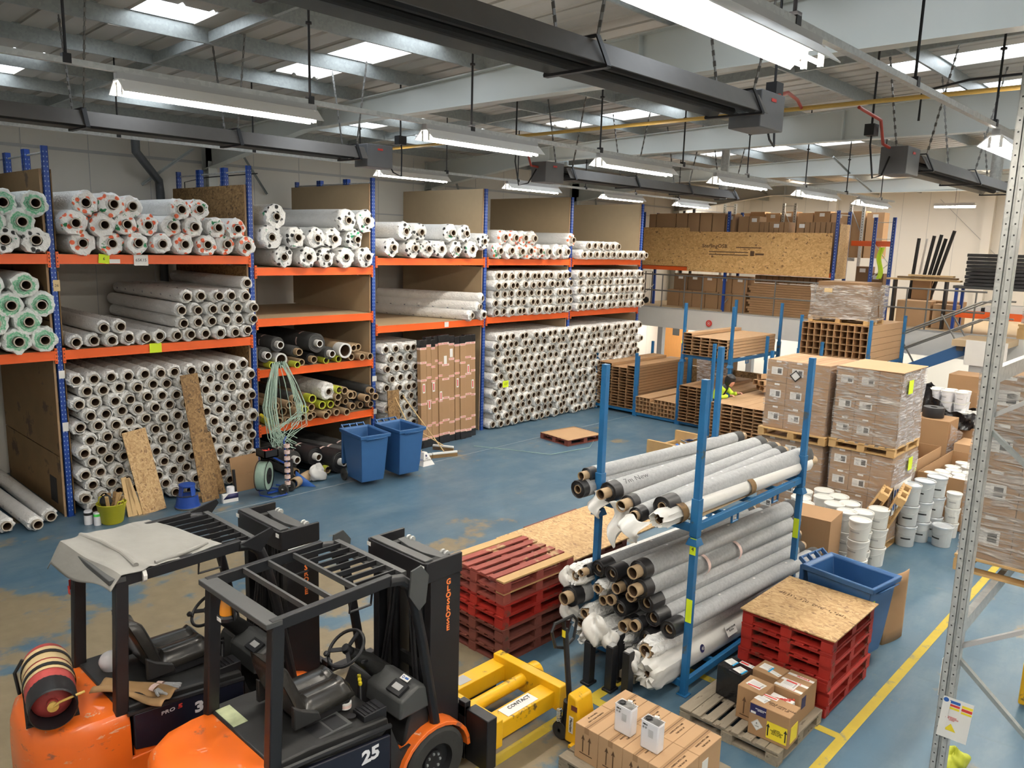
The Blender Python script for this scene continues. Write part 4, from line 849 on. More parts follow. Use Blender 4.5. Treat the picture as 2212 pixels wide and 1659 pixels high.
for s in (-1, 1): b = MB(); b.lathe([(.02, s*.095), (.15, s*.095), (.15, s*.1), (.02, s*.1)], 24, Rx); b.lathe([(.27, s*.092), (.285, s*.092), (.285, s*.1), (.27, s*.1)], 36, Rx); b.bar((-.28, 0, s*.095), (.28, 0, s*.095), .03, .008) if 0 else None; K('reel_flange', 'black', b)
b = MB(); b.box(-13.12, -12.8, 7.08, 7.36, .74, .76); b.box(-13.12, -13.1, 7.08, 7.36, .74, .88); b.box(-12.82, -12.8, 7.08, 7.36, .74, .88); b.box(-13.12, -12.8, 7.08, 7.1, .74, .88); b.box(-13.12, -12.8, 7.34, 7.36, .74, .88); K('tool_tray', 'black', b)
b = MB()
for k in range(14): b.bar((-13.08+.25*rr.random(), 7.12+.2*rr.random(), .76), (-13.08+.25*rr.random(), 7.12+.2*rr.random(), .85), .02, .02)
K('strap_seals', 'red', b)
for s in (.0, .34): b = MB(); b.lathe([(.03, -.03), (.09, -.03), (.1, -.02), (.1, .02), (.09, .03), (.03, .03)], 20, T(-12.75+s*-.3, 7.42+s*.6, .1, rz=.5) @ Matrix.Rotation(PI/2, 4, 'X')); K('wheel', 'tyre', b); b = MB(); b.cyl((-12.75-s*.3-.02, 7.42+s*.6-.035, .1), (-12.75-s*.3, 7.42+s*.6-.045+.08, .1), .02); K('hub', 'lgrey', b)
for k in range(7):
    z = .18+.12*k; b = MB(); b.lathe([(.035, -.03), (.055, -.03), (.055, .03), (.035, .03)], 14, T(-12.84, 7.56, z)); o = K('fragile_tape_roll', 'pink', b)
b = MB(); b.box(-.006, .006, -.5, .5, -.0, .02) if 0 else None
rs = random.Random(5)
b = MB()
for k in range(58):
    y = 7.95+rs.uniform(-.06, .06); tx, ty = rs.uniform(-.25, .18), rs.uniform(-.42, -.15)
    if k % 3 == 0: ty = rs.uniform(.1, .45)
    zl = rs.uniform(.9, 1.3) if k % 3 == 0 else rs.uniform(.75, .95)
    pts = [(-13.86, y, 2.22), (-13.72+tx*.2, y+ty*.25, 2.28+rs.uniform(0, .08)), (-13.65+tx*.6, y+ty*.7, 1.9), (-13.6+tx, y+ty, 1.5), (-13.5+tx, y+ty*.9, zl+.15), (-13.35+tx*.4, y-.35+rs.uniform(-.1, .5), zl-.1)]
    for p, q in zip(pts, pts[1:]): b.bar(p, q, .010, .004, (1, 0, .2))
tag(b.build('strap_bundle', M['strap']), 'tangled pale green plastic strapping hanging from a tube end on the rack', 'strap', kind='stuff')
b = MB(); b.tube([(-13.85, 7.60, 1.32), (-13.72, 7.62, 1.28), (-13.7, 7.68, 1.15), (-13.7, 7.75, 1.1), (-13.7, 7.80, 1.12)], [.03, .025, .02, .028, .02]); tag(b.build('tape_dispenser', M['yel']), 'yellow tape gun hanging on a roll end by the strapping', 'dispenser')
b = MB(); b.cyl((-13.15, 7.82, 0), (-13.18, 7.82, .52), .055, n=16); tag(b.build('black_wrap_roll', M['rubber']), 'black roll of wrap standing behind the strapping trolley', 'roll')
b = MB(); b.add([(-13.05, 7.85, .005), (-12.75, 8.12, .005), (-13.08, 7.88, .30)], [(0, 1, 2)]); tag(b.build('blue_scrap', M['bluei'], solid=.01), 'bright blue triangular plastic scrap leaning behind the trolley', 'panel')
def rag(name, c, s, m, label, seed, flat=.5):
    rg = random.Random(seed); ph = [rg.uniform(0, 6) for _ in range(6)]; b = MB()
    def f(u, v):
        th, p = u*2*PI, (v-.5)*PI; k = 1+.25*math.sin(2*th+ph[0]+2*p)+.16*math.sin(5*th+ph[1]+3*p)*math.cos(3*p+ph[2])+.05*abs(math.sin(9*th+7*p+ph[3]))
        return (s[0]*k*math.cos(th)*math.cos(p), s[1]*k*math.sin(th)*math.cos(p), max(-s[2]*flat, s[2]*k*math.sin(p)))
    b.grid(f, 40, 20); return tag(b.build(name, M[m] if isinstance(m, str) else m, M=T(*c), ang=50), label, 'plastic film')
rag('crumpled_film', (-13.12, 8.36, .11), (.12, .22, .17), 'film', 'crumpled white plastic film hanging on the lower dark roll ends', 4)
b = MB(); b.lathe([(.08, -.3), (.1, -.3), (.1, .3), (.08, .3)], 16, T(-13.1, 8.02, .1, .5, rx=PI/2)); tag(b.build('short_tube', M['kraft'], fix=False), 'short brown cardboard tube on floor behind blue scrap', 'tube')
# ---------------------------------------------------------------- pallets
def pallet(x, y, z, rz_, m, label, grp, L=1.2, W=1.0, n=7, parts=True, cat='pallet', seed=0, blue=False):
    rg = random.Random(seed); e = E('pallet', label, cat, (x, y, z), rz_, grp)
    bw = .10; gap = (W-.0)/(n)
    for k in range(n):
        w_ = .13 if k in (0, n-1) else .095
        yy = -W/2+w_/2+(W-w_)*k/(n-1)
        b = MB(); b.box(-L/2, L/2, yy-w_/2, yy+w_/2, .122, .144, None); b.build('deck_board', M[m if not (m == 'redo' and k in (0, n-1)) else 'woodw'], e, bev=.003)
    for xx in (-L/2+.06, 0, L/2-.06):
        b = MB(); b.box(xx-.05, xx+.05, -W/2, W/2, .10, .122); b.build('stringer_board', M[m], e)
        for yy in (-W/2+.065, 0, W/2-.065): b = MB(); b.box(xx-.06 if xx < 0 or xx > 0 else -.06, xx+.06, yy-.06, yy+.06, .022, .10); b.build('block', M[m], e)
    for yy in (-W/2+.065, 0, W/2-.065): b = MB(); b.box(-L/2, L/2, yy-.055, yy+.055, 0, .022); b.build('bottom_board', M[m], e)
    for xx in (-L/2+.06, L/2-.06): b = MB(); b.box(xx-.05, xx+.05, -W/2, W/2, .0, .022); b.build('bottom_board', M[m], e)
    return e
def pallet_copy(p, x, y, z, rz_, label):
    c = copy_tree(p); c.location = (x, y, z); c.rotation_euler = (0, 0, rz_); c['label'] = label; return c
e = pallet(-11.95, 14.95, 0, PI/2-.12, 'redd', 'dark red pallet alone in the middle of the blue floor under a card sheet', None)
b = MB(); b.grid(lambda u, v: (-.5+1.02*u, -.6+1.15*v, .147+.03*max(0, u-.7)*math.sin(3*v)), 8, 8); tag(b.build('cardboard_sheet', M['cardl'], solid=.005, M=T(-11.95, 14.95, .003, -.12)), 'flat cardboard sheet lying on the lone red pallet', 'cardboard')
pipe('strap_loop', [(-11.5, 15.3, .012), (-11.1, 14.6, .012), (-11.3, 13.4, .012), (-12.2, 13.0, .012), (-13, 12.6, .012)], .006, M['strap'], 'loose strap curling across the floor by the lone pallet', 'strap', 5)
# left red pallet pile near the forklift
gr = 'worn red pallets stacked left of the roll rack'
mm = ['redd', 'redd', 'redd', 'redp', 'redp', 'redo', 'redo']
for k in range(7):
    pallet(-6.18+rr.uniform(-.015, .015), 6.62+rr.uniform(-.015, .015), .0015+.1455*k, PI/2-.02+rr.uniform(-.008, .008), mm[k], 'red pallet, %s from the floor in the pile near the yellow forklift attachment' % P_(k), gr, 1.2, 1.02, seed=k)
# second pile behind under the big board
for k in range(5): pallet(-6.75+rr.uniform(-.02, .02), 8.65, .0015+.1455*k, PI/2, 'redd', 'dull red pallet, %s from floor, in the pile under the large loose board' % P_(k), 'pallets under the loose board', 1.2, 1.0)
b = MB(); b.box(-.62, .62, -1.22, 1.22, 0, .018); tag(b.build('loose_board', M['osbl'], bev=.002, M=T(-6.55, 8.62, .735, .0)), 'large pale particle board lying flat on pallets behind the red pile', 'board')
# right red pallets with board
gr = 'bright red pallets under the written board'
for k in range(6): pallet(-3.14+rr.uniform(-.015, .015), 8.27+rr.uniform(-.015, .015), .0015+.1455*k, PI/2+.0, 'redp', 'bright red pallet, %s from the floor below the written board' % P_(k), gr, 1.18, 1.0, seed=k)
e = E('written_board', 'particle board with handwriting lying on the bright red pallets', 'board', (-3.14, 8.27, .877))
b = MB(); b.box(-.51, .53, -.62, .62, 0, .015); b.build('board', M['osbl'], e, bev=.002)
sc = random.Random(2); b = MB()
for k in range(26):
    x = -.38+.031*k
    if k in (7, 12, 18): continue
    b.tube([(x+sc.uniform(-.012, .012), .10-.004*k+sc.uniform(-.035, .04), .0165) for _ in range(5)], .0022, 4)
b.build('handwriting', M['inkb'], e)
# ================================================================ forklifts
def forklift(ox, oy, label, v):
    e = E('forklift', label, 'forklift', (ox, oy, 0), 0, 'parked orange forklifts')
    def Q(b, n, m, **k): return b.build(n, M[m] if isinstance(m, str) else m, e, **k)
    # counterweight: swept outline
    out = [(-.54, .02), (-.54, -.20), (-.50, -.42), (-.38, -.58), (-.18, -.65), (.18, -.65), (.38, -.58), (.50, -.42), (.54, -.20), (.54, .02)]
    b = MB(); lv = [(.96, .28), (1.0, .34), (1.0, .72), (.985, .90), (.95, .965), (.90, 1.0), (.80, 1.015)]; n = len(out)
    vs = []
    for s, z in lv: vs += [(x*s, (y-.02)*s+.02, z) for x, y in out]
    b.add(vs, [(i*n+j, i*n+j+1, (i+1)*n+j+1, (i+1)*n+j) for i in range(len(lv)-1) for j in range(n-1)]+[tuple(range((len(lv)-1)*n, len(lv)*n))]+[tuple(i*n for i in range(len(lv))), tuple(i*n+n-1 for i in range(len(lv)))[::-1]])
    Q(b, 'counterweight', 'fko', bev=.012)
    b = MB()
    for s in (-1, 1): b.prism([(s*.545, -.1), (s*.53, -.3), (s*.44, -.5), (s*.40, -.46), (s*.49, -.28), (s*.50, -.1)], .74, .79)
    pass
    # side body and hood
    for s in (-1, 1):
        b = MB(); b.prism([(.0, .34), (.95, .34), (.98, .60), (.98, .82), (.0, .93)] if v == 2 else [(.0, .34), (.98, .34), (.98, .60), (.0, .60)], -.02, .02, frame((s*.52, 0, 0), (0, 1, 0), (0, 0, 1))); Q(b, 'side_panel', 'navy' if v == 2 else 'fko', bev=.01)
        if v == 1:
            b = MB(); b.prism([(.04, .66), (.3, .60), (.7, .62), (.98, .72), (.98, .90), (.04, .97)], -.022, .022, frame((s*.522, 0, 0), (0, 1, 0), (0, 0, 1))); Q(b, 'side_cover', 'navy', bev=.01)
            b = MB(); b.prism([(.04, .60), (.04, .68), (.3, .62), (.98, .74), (.98, .60)], -.016, .016, frame((s*.515, 0, 0), (0, 1, 0), (0, 0, 1))); Q(b, 'lower_side_panel', 'fko')
    b = MB(); b.prism([(-.04, .95), (-.04, 1.035), (.25, 1.03), (.98, .955), (1.0, .86), (.9, .80)], -.50, .50, frame((0, 0, 0), (0, 1, 0), (0, 0, 1))); Q(b, 'hood', 'dash', bev=.015)
    b = MB(); b.tube([(.53, .0, .985), (.535, .4, .955), (.535, .98, .90)], .022, 6); b.tube([(-.53, .0, .985), (-.535, .4, .955), (-.535, .98, .90)], .022, 6); Q(b, 'hood_edge_trim', 'black')
    if v == 2:
        b = MB(); b.box(.22, .44, .26, .68, .985, 1.016); b.k = 1; b.box(.245, .415, .29, .50, .99, 1.018); b.box(.245, .415, .52, .65, .99, 1.018); b.lathe([(.001, 1.0), (.038, 1.0)], 16, T(.34, .74, .004)); Q(b, 'storage_tray', [M['grey'], M['black']])
        b = MB(); b.box(-.42, -.12, -.02, .10, 1.034, 1.037); Q(b, 'worn_label', mat('peeled_label', (.45, .5, .3), .6, var=.4, sc=12))
    # chassis, step, wheels, fenders
    b = MB(); b.box(-.42, .42, -.45, 1.5, .14, .5); b.box(-.50, .50, .95, 1.42, .42, .50); b.box(.42, .56, .90, 1.15, .28, .33); b.box(-.56, -.42, .90, 1.15, .28, .33); Q(b, 'chassis', 'black')
    b = MB(); b.box(-.48, .48, .97, 1.38, .50, .51); Q(b, 'floor_mat', 'grey' if 0 else 'blackm')
    for s in (-1, 1):
        for (yy, r, n_) in ((1.46, .325, 'front_wheel'), (-.08, .25, 'rear_wheel')):
            xx = s*(.47 if n_[0] == 'f' else .42)
            Mw = T(xx, yy, r, rz=PI/2) @ Matrix.Rotation(PI/2, 4, 'X')
            b = MB(); b.lathe([(.55*r, -.09), (.9*r, -.10), (r, -.075), (r, .075), (.9*r, .10), (.55*r, .09)], 30, Mw); w_ = Q(b, n_, 'tyre')
            b = MB(); b.lathe([(.001, s*.04), (.3*r, s*.045), (.32*r, s*.02), (.52*r, s*.03), (.56*r, s*.085), (.58*r, s*.085)], 30, Mw); h = b.build('wheel_rim', M['black'], w_)
            b = MB()
            for q in range(8): b.cb((.22*r*math.cos(q*PI/4), .22*r*math.sin(q*PI/4), s*.05), (.018, .018, .015), Mw)
            b.build('wheel_nuts', M['galv'], w_)
        b = MB(); ar = [(1.46+.40*math.cos(t), .32+.36*math.sin(t)) for t in [PI*k/12 for k in range(1, 13)]]
        poly = [(1.46+.40*math.cos(PI*k/12), .33+.36*math.sin(PI*k/12)) for k in range(0, 12)]+[(1.06, .50)]; inn = [(1.46+.365*math.cos(PI*k/12), .33+.325*math.sin(PI*k/12)) for k in range(0, 12)][::-1]
        b.prism(poly[:12]+inn, s*.40 if s < 0 else .36, s*.56 if s > 0 else -.56, frame((0, 0, 0), (0, 1, 0), (0, 0, 1))) ; Q(b, 'fender', 'fko', bev=.004)
        b = MB(); b.prism([(1.0, .34), (1.0, .86), (1.1, .60), (1.42, .62), (1.42, .45)], -.015, .015, frame((s*.50, 0, 0), (0, 1, 0), (0, 0, 1))); Q(b, 'front_side_plate', 'dash')
    # dashboard cowl, pedals, steering
    b = MB(); b.prism([(1.15, .50), (1.22, .78), (1.28, .90), (1.46, .92), (1.46, .50)], -.46, .46, frame((0, 0, 0), (0, 1, 0), (0, 0, 1))); Q(b, 'front_cowl', 'dash', bev=.02)
    b = MB(); b.prism([(1.10, .86), (1.12, 1.02), (1.30, 1.10), (1.40, 1.06), (1.44, .86)], .02, .50, frame((0, 0, 0), (0, 1, 0), (0, 0, 1))); Q(b, 'dashboard', 'grey', bev=.02)
    b = MB(); DM = frame((.36, 1.19, 1.065), (1, 0, 0), (0, .92, .4)); b.cb((0, 0, 0), (.17, .12, .03), DM); b.k = 1; b.cb((0, .005, .017), (.10, .055, .003), DM); Q(b, 'display', [M['black'], M['lgrey']], bev=.004)
    if v == 2: b = MB(); b.cb((0, .10, .018), (.10, .05, .004), DM); o = Q(b, 'dash_sticker', 'ppr'); b = MB(); b.tube([(-.025+.012*math.cos(a), .10+.012*math.sin(a), .021) for a in (0, 1.26, 2.5, 3.8, 5)], .003, 4, True, M=DM); b.cb((.018, .10, .021), (.04, .018, .002), DM); Q(b, 'sticker_print', 'bluei')
    b = MB(); b.tube([(-.02, 1.34, .98), (-.01, 1.16, 1.17), (0, .97, 1.33)], [.09, .075, .045], 12); Q(b, 'steering_column', 'dash')
    ns = Vector((0, -.62, .78)).normalized(); Fs = frame((0, .93, 1.38), (1, 0, 0), Vector((0, .78, .62)))
    b = MB(); b.tube([(.17*math.cos(2*PI*k/32), .17*math.sin(2*PI*k/32), 0) for k in range(32)], .0145, 8, True, M=Fs)
    for a in (PI*.5, PI*1.17, PI*1.83): b.bar(Fs @ V(0, 0, -.012), Fs @ V(.165*math.cos(a), .165*math.sin(a), 0), .035, .012, ns)
    b.lathe([(.001, .02), (.035, .018), (.045, -.01), (.04, -.05)], 18, Fs); wq = Q(b, 'steering_wheel', 'black')
    b = MB(); b.lathe([(.001, .065), (.022, .06), (.026, .045), (.018, .03), (.008, .02), (.008, 0)], 12, Fs @ T(-.10, -.125, 0)); b.build('steering_knob', M['black'], wq)
    b = MB(); b.tube([(.08, 1.08, 1.24), (.16, .98, 1.30)], .014); b.tube([(.0, 1.1, 1.22), (-.14, 1.0, 1.30)], .012); Q(b, 'column_stalk', 'galvl' if v == 1 else 'black')
    for k, x in enumerate((.30, .38)):
        b = MB(); b.bar((x, 1.28, .55), (x, 1.08, .62), .07, .012); Q(b, 'pedal', 'blackm')
    for k in range(3 if v == 2 else 2):
        b = MB(); b.tube([(-.02-.05*k+.15, .98+.03*k, .86), (-.05-.05*k+.12, 1.02+.03*k, 1.03)], [.022, .014]); Q(b, 'hydraulic_lever', 'black'); b = MB(); b.lathe([(.001, .02), (.016, .015), (.018, 0), (.012, -.015)], 10, T(-.05-.05*k+.12, 1.02+.03*k, 1.05)); Q(b, 'lever_knob', 'yel' if v == 2 else 'black')
    b = MB(); b.box(.30, .46, .78, 1.0, .93, 1.03); b.k = 0
    for k in range(5): b.bar((.31, .80+.035*k, 1.035), (.45, .80+.035*k, 1.035), .012, .012)
    Q(b, 'lever_console', 'black', bev=.01)
    # seat
    b = MB()
    def cush(u, w_):
        x = (u-.5)*.50; y = (w_-.5)*.50; ed = min(1, 6*min(u, 1-u))*min(1, 6*min(w_, 1-w_)); ed = ed**.5
        return (x*(1-.12*w_**3), y, .10*ed+.028*abs(math.sin((u-.5)*PI*2.2))*ed+.02*ed*(w_ > .8))
    b.grid(cush, 20, 18, T(0, .62, 1.08)); s1 = b.build('seat_cushion', M['seat'], e, solid=.01)
    b = MB(); b.prism([(-.24, -.24), (.24, -.24), (.22, .2), (.14, .26), (-.14, .26), (-.22, .2)], .99, 1.10, T(0, .62, 0)); Q(b, 'seat_base', 'black', bev=.02)
    b = MB()
    def bk(u, w_):
        x = (u-.5)*.48*(1-.35*w_**2.5); ed = (min(1, 6*min(u, 1-u))*min(1, 5*(1-w_)))**.5
        return (x, -.06-.18*w_+.09*ed+.05*(2*abs(u-.5))**2*ed, .02+.46*w_)
    b.grid(bk, 16, 16, T(0, .40, 1.10)); b.grid(lambda u, w_: ((u-.5)*.48*(1-.35*w_**2.5), -.065-.18*w_-.03*(min(1, 6*min(u, 1-u))*min(1, 5*(1-w_)))**.5, .02+.46*w_), 12, 12, T(0, .40, 1.10)); s2 = b.build('seat_backrest', M['seat'], e)
    for s in (-1, 1): b = MB(); b.prism([(.26, 1.06), (.50, 1.06), (.48, 1.13), (.34, 1.20), (.26, 1.26)], -.025, .025, frame((s*.265, .0, 0), (0, 1, 0), (0, 0, 1))); Q(b, 'seat_side_arm', 'dash', bev=.012)
    # overhead guard
    G = 2.12
    for s in (-1, 1):
        b = MB(); b.bar((s*.47, -.03, .98), (s*.465, .03, G-.03), .10, .085, (1, 0, 0)); Q(b, 'rear_post', 'black', bev=.01)
        b = MB(); b.bar((s*.48, -.02, G-.03), (s*.48, 1.02, G-.0), .055, .09, (0, 0, 1))
        b.tube([(s*.48, 1.0, G-.01), (s*.48, 1.12, G-.03), (s*.48, 1.20, G-.10), (s*.48, 1.25, G-.22), (s*.49, 1.34, 1.5), (s*.50, 1.50, .60)], [.048, .05, .05, .048, .046, .046], 8); Q(b, 'guard_rail', 'black', bev=.006)
        b = MB(); b.tube([(s*.46, .66, G-.05), (s*.44, .66, G-.17), (s*.44, .86, G-.17), (s*.46, .86, G-.05)], .010); Q(b, 'grab_handle', 'black')
    b = MB(); b.box(-.51, .51, -.07, .06, G-.035, G+.01); Q(b, 'rear_guard_bar', 'grey', bev=.006)
    for y in ((.28, .50, .73) if v == 2 else (.25, .45, .62)): b = MB(); b.bar((-.46, y, G+.0), (.46, y, G+.0), .022, .045); Q(b, 'cross_bar', 'grey')
    b = MB(); b.box(-.47, .47, 1.14, 1.19, G-.02, G+.02); b.box(-.47, .47, 1.10, 1.145, G-.035, G-.02); Q(b, 'front_guard_bar', 'grey')
    y0 = .73 if v == 2 else .62
    for k in range(7): x = -.38+.76*k/6; b = MB(); b.bar((x, y0, G+.0), (x, 1.15, G+.0), .016, .04); Q(b, 'guard_slat', 'black')
    if v == 1: b = MB(); b.box(.425, .44, 0, 0, 0, 0) if 0 else b.tube([(.48, .18, G-.03), (.48, .21, G-.03)], .058, 10); Q(b, 'white_tape_band', 'ppr')
    if v == 1:
        for s in (-1, 1): b = MB(); b.prism([(1.0, 2.14), (1.30, 2.22), (1.32, 2.18), (1.18, 2.02)], -.01, .01, frame((s*.52, 0, 0), (0, 1, 0), (0, 0, 1))); Q(b, 'guard_bracket', 'black')
    else:
        b = MB(); b.box(-.53, -.522, .72, .98, G-.03, G+.03); Q(b, 'caution_label', 'ppr'); text('CAUTION', .03, M['ink'], e, frame((-.50, .85, G+.046), (0, 1, 0), (-1, 0, .01))) if 0 else None
        for s in (-1, 1): b = MB(); b.prism([(1.16, 1.95), (1.18, 2.16), (1.28, 2.18), (1.36, 2.08), (1.33, 1.85), (1.26, 1.80)], -.008, .008, frame((s*.54, 0, 0), (0, 1, 0), (0, 0, 1))); b.cyl((s*.54, 1.26, 2.0), (s*.50, 1.26, 2.0), .06); Q(b, 'lamp_bracket', 'grey')
        b = MB(); b.lathe([(.07, 0), (.075, .03), (.06, .045)], 20, T(-.26, .03, 1.86)); b.build('beacon_base', M['black'], e)
        b = MB(); b.lathe([(.055, .045), (.055, .07), (.048, .12), (.04, .16), (.02, .175), (.001, .178)], 20, T(-.26, .03, 1.86)); b.build('amber_beacon', M['amber'], e)
        b = MB(); b.bar((-.20, .05, 1.87), (-.20, .05, 2.1), .05, .012); b.bar((-.26, .03, 1.865), (-.20, .05, 1.865), .05, .012); b.build('beacon_bracket', M['black'], e)
        b = MB(); b.cb((-.245, -.042, 1.885), (.06, .004, .028)); b.build('beacon_label', M['ppr'], e)
    # mast
    md = 1.47
    for s in (-1, 1):
        b = MB(); b.box(s*.36-.04, s*.36+.04, md+.04, md+.38, .06, 2.0); Q(b, 'outer_mast_channel', 'black', bev=.004)
        b = MB(); b.box(s*.27-.03, s*.27+.03, md+.12, md+.36, .08, 2.05); Q(b, 'inner_mast_channel', 'blackm', bev=.004)
        b = MB(); b.cyl((s*.19, md+.14, .3), (s*.19, md+.14, 1.98), .035); Q(b, 'lift_cylinder', 'black'); b = MB(); b.cyl((s*.19, md+.14, 1.9), (s*.19, md+.14, 2.03), .022); Q(b, 'cylinder_rod', 'galvl')
        for q in (0, .05): b = MB(); b.lathe([(.001, -.012), (.028, -.012), (.032, 0), (.028, .012), (.001, .012)], 16, T(s*.21+q*s, md+.34, 2.05, rz=PI/2) @ Matrix.Rotation(PI/2, 4, 'X')); Q(b, 'chain_roller', 'galvl')
        b = MB(); b.tube([(s*.10, md+.08, 1.95), (s*.12, md+.05, 1.5), (s*.20, md+.03, 1.0), (s*.32, md+.02, .6)], .014); b.tube([(s*.14, md+.08, 1.95), (s*.16, md+.05, 1.5), (s*.24, md+.03, 1.0), (s*.34, md+.02, .65)], .014); Q(b, 'hydraulic_hose', 'rubber')
    b = MB(); b.prism([(-.41, -.04), (-.37, -.06), (.37, -.06), (.41, -.04), (.41, .36), (.38, .36), (.38, .05), (-.38, .05), (-.38, .36), (-.41, .36)], 1.92, 2.10, T(0, md+.03, 0)); Q(b, 'mast_head', 'black', bev=.006)
    b = MB(); b.box(-.38, .38, md-.01, md+.08, 2.10, 2.115); b.prism([(-.30, .0), (-.10, -.04), (.10, -.04), (.30, .0), (.30, .09), (-.30, .09)], 2.02, 2.055, T(0, md+.24, 0)); Q(b, 'mast_top_plate', 'grey', bev=.004)
    b = MB(); b.box(-.34, .34, md+.2, md+.24, .9, 1.0); b.box(-.34, .34, md+.2, md+.24, .1, .22); b.box(-.2, .2, md+.30, md+.33, .06, 1.9); Q(b, 'mast_cross_member', 'blackm')
    for s in (-1, 1): b = MB(); b.cb((s*.37, md-.032, 2.06), (.05, .004, .035)); Q(b, 'mast_warning_label', 'ppr')
    b = MB(); b.box(-.45, .45, md+.42, md+.47, .52, .62); b.box(-.45, .45, md+.42, md+.47, .14, .24); b.box(-.45, -.36, md+.42, md+.49, .1, .66); b.box(.36, .45, md+.42, md+.49, .1, .66); b.box(-.08, .08, md+.38, md+.46, .14, .62); Q(b, 'fork_carriage', 'black', bev=.005)
    for s in (-1, 1): b = MB(); b.box(s*.25-.05, s*.25+.05, md+.47, md+.51, .10, .6); b.box(s*.25-.05, s*.25+.05, md+.47, md+1.5, .08, .115); Q(b, 'fork', 'black', bev=.004)
    for i, c in enumerate('GLOSROSE'):
        text(c, .072, M['lett'], e, frame((.4015, md+.24, 1.865-.061*i), (0, 1, 0), (0, 0, 1)), bold=.0025)
    return e
M['lett'] = mat('orange_lettering', (.9, .22, .05), .5)
f2 = forklift(-5.13, 2.60, 'nearest orange forklift with amber beacon and a 25 on its side, yellow attachment in front', 2)
f1 = forklift(-6.58, 2.10, 'left orange forklift with red gas bottle and grey sheet over its roof', 1)
text('25', .15, M['can'], f2, frame((.5425, .78, .74), (0, 1, 0), (0, 0, 1)), bold=.006, sx=1.15)
text('EQUIPPED', .045, M['lgrey'], f2, frame((.5425, .52, .66), (0, 1, 0), (0, 0, 1)), bold=.001)
text('SEVERE', .045, M['lgrey'], f2, frame((.5425, .54, .71), (0, 1, 0), (0, 0, 1)), bold=.001) if 0 else None
text('DC', .05, M['can'], f2, frame((.5425, .30, .62), (0, 1, 0), (0, 0, 1)), bold=.002)
text('3', .13, M['can'], f1, frame((.546, .57, .81), (0, 1, 0), (0, 0, 1)), bold=.006, sx=1.25)
text('PRO', .05, M['can'], f1, frame((.546, .31, .885), (0, 1, 0), (.2, 0, 1)), bold=.001, sx=1.2)
text('5', .065, M['red'], f1, frame((.546, .41, .885), (0, 1, 0), (.2, 0, 1)), bold=.003, sx=1.2)
text('GLOBAL', .075, M['tapeb'], f1, frame((.546, .62, .44), (0, 1, 0), (0, 0, 1)), bold=.003) if 0 else None
b = MB(); b.box(.522, .544, .5, .98, .38, .52); b.build('maker_plate', M['black'], f1)
text('BL', .09, M['tapeb'], f1, frame((.546, .80, .45), (0, 1, 0), (0, 0, 1)), bold=.004)
b = MB(); b.box(-.525, -.521, -.045, .03, 1.70, 1.79) ; b.k = 0; b.build('red_sticker', M['red'], f1)
b = MB(); b.cb((-.47, .0, 0), (.045, .004, .07)); b.build('red_sticker', M['red'], f1, M=T(0, -.062, 1.72))
# gas bottle on its cradle
e = E('gas_cylinder', 'red gas bottle wrapped in peeling tan tape, strapped flat on the left forklift', 'gas bottle', (-6.55, 1.70, 1.22), 0)
Rb = T(0, 0, 0, rz=-.22) @ Matrix.Rotation(PI/2, 4, 'Y')
b = MB(); b.lathe([(.001, -.40), (.09, -.395), (.16, -.36), (.175, -.30), (.175, .18), (.165, .25), (.13, .31), (.08, .335), (.04, .34), (.04, .37), (.001, .37)], 32, Rb); b.build('bottle_body', M['gas'], e)
b = MB(); b.lathe([(.178, -.27), (.179, -.06)], 32, Rb); b.lathe([(.178, -.04), (.179, .02)], 32, Rb) ; b.lathe([(.178, .035), (.179, .12)], 32, Rb); b.build('tan_wrap', M['tapeb'], e, fix=False)
for x in (-.20, .03): b = MB(); b.lathe([(.182, x-.0), (.186, x), (.186, x+.045), (.182, x+.045)], 32, Rb); b.build('strap', M['black'], e)
b = MB(); b.lathe([(.168, .22), (.172, .30), (.165, .44), (.155, .45), (.150, .43), (.145, .29), (.05, .325)], 28, Rb); b.build('valve_collar', M['black'], e, fix=False)
b = MB(); b.lathe([(.03, .34), (.03, .40), (.04, .41), (.001, .42)], 14, Rb); b.tube([V(.40, -.09, 0), V(.43, -.05, .04), V(.45, .04, .06), V(.44, .12, .06)], .010); b.build('valve', M['brass'], e)
b = MB(); b.box(-.28, .26, -.18, .18, -.205, -.19); b.tube([(-.28, -.2, -.19), (-.28, -.22, 0), (-.28, -.16, .1)], .014); b.box(-.3, -.26, -.18, .18, -.2, -.05); b.box(.2, .24, -.17, .17, -.2, -.06); b.build('cradle', M['black'], e, M=Matrix.Rotation(-.22, 4, 'Z'))
# draped sheet on the left guard
rg = random.Random(11)
def drape(u, v):
    x = -.58+1.12*u; y = -.22+.98*v
    y += .10*(u-.4)*(v > .8); z = .012+.008*math.sin(9*u+4*v)+.006*math.sin(17*v+5*u*u)+(.018*math.exp(-((v-.36-.05*u)/.03)**2))
    if y < -.04: d = -.04-y; z -= d*(.85+.3*math.sin(5*u)); y = -.04-d*.5
    if x < -.51: d = -.51-x; z -= d*1.2
    return (x, y, z)
b = MB(); b.grid(drape, 60, 50); o = b.build('rubber_sheet', M['cloth'], solid=.006, M=T(-6.58, 2.10, 2.145, .10)); tag(o, 'creased grey rubber sheet draped over the left forklift roof', 'sheet')
b = MB(); b.tube([(-.52, .13, .02), (-.2, .16, .03), (.15, .155, .03), (.45, .12, .02)], .022, 10); b.tube([(.50, .25, .015), (.49, .5, .02), (.44, .74, .02)], .018, 10); o = b.build('folded_edge', M['cloth'], o)
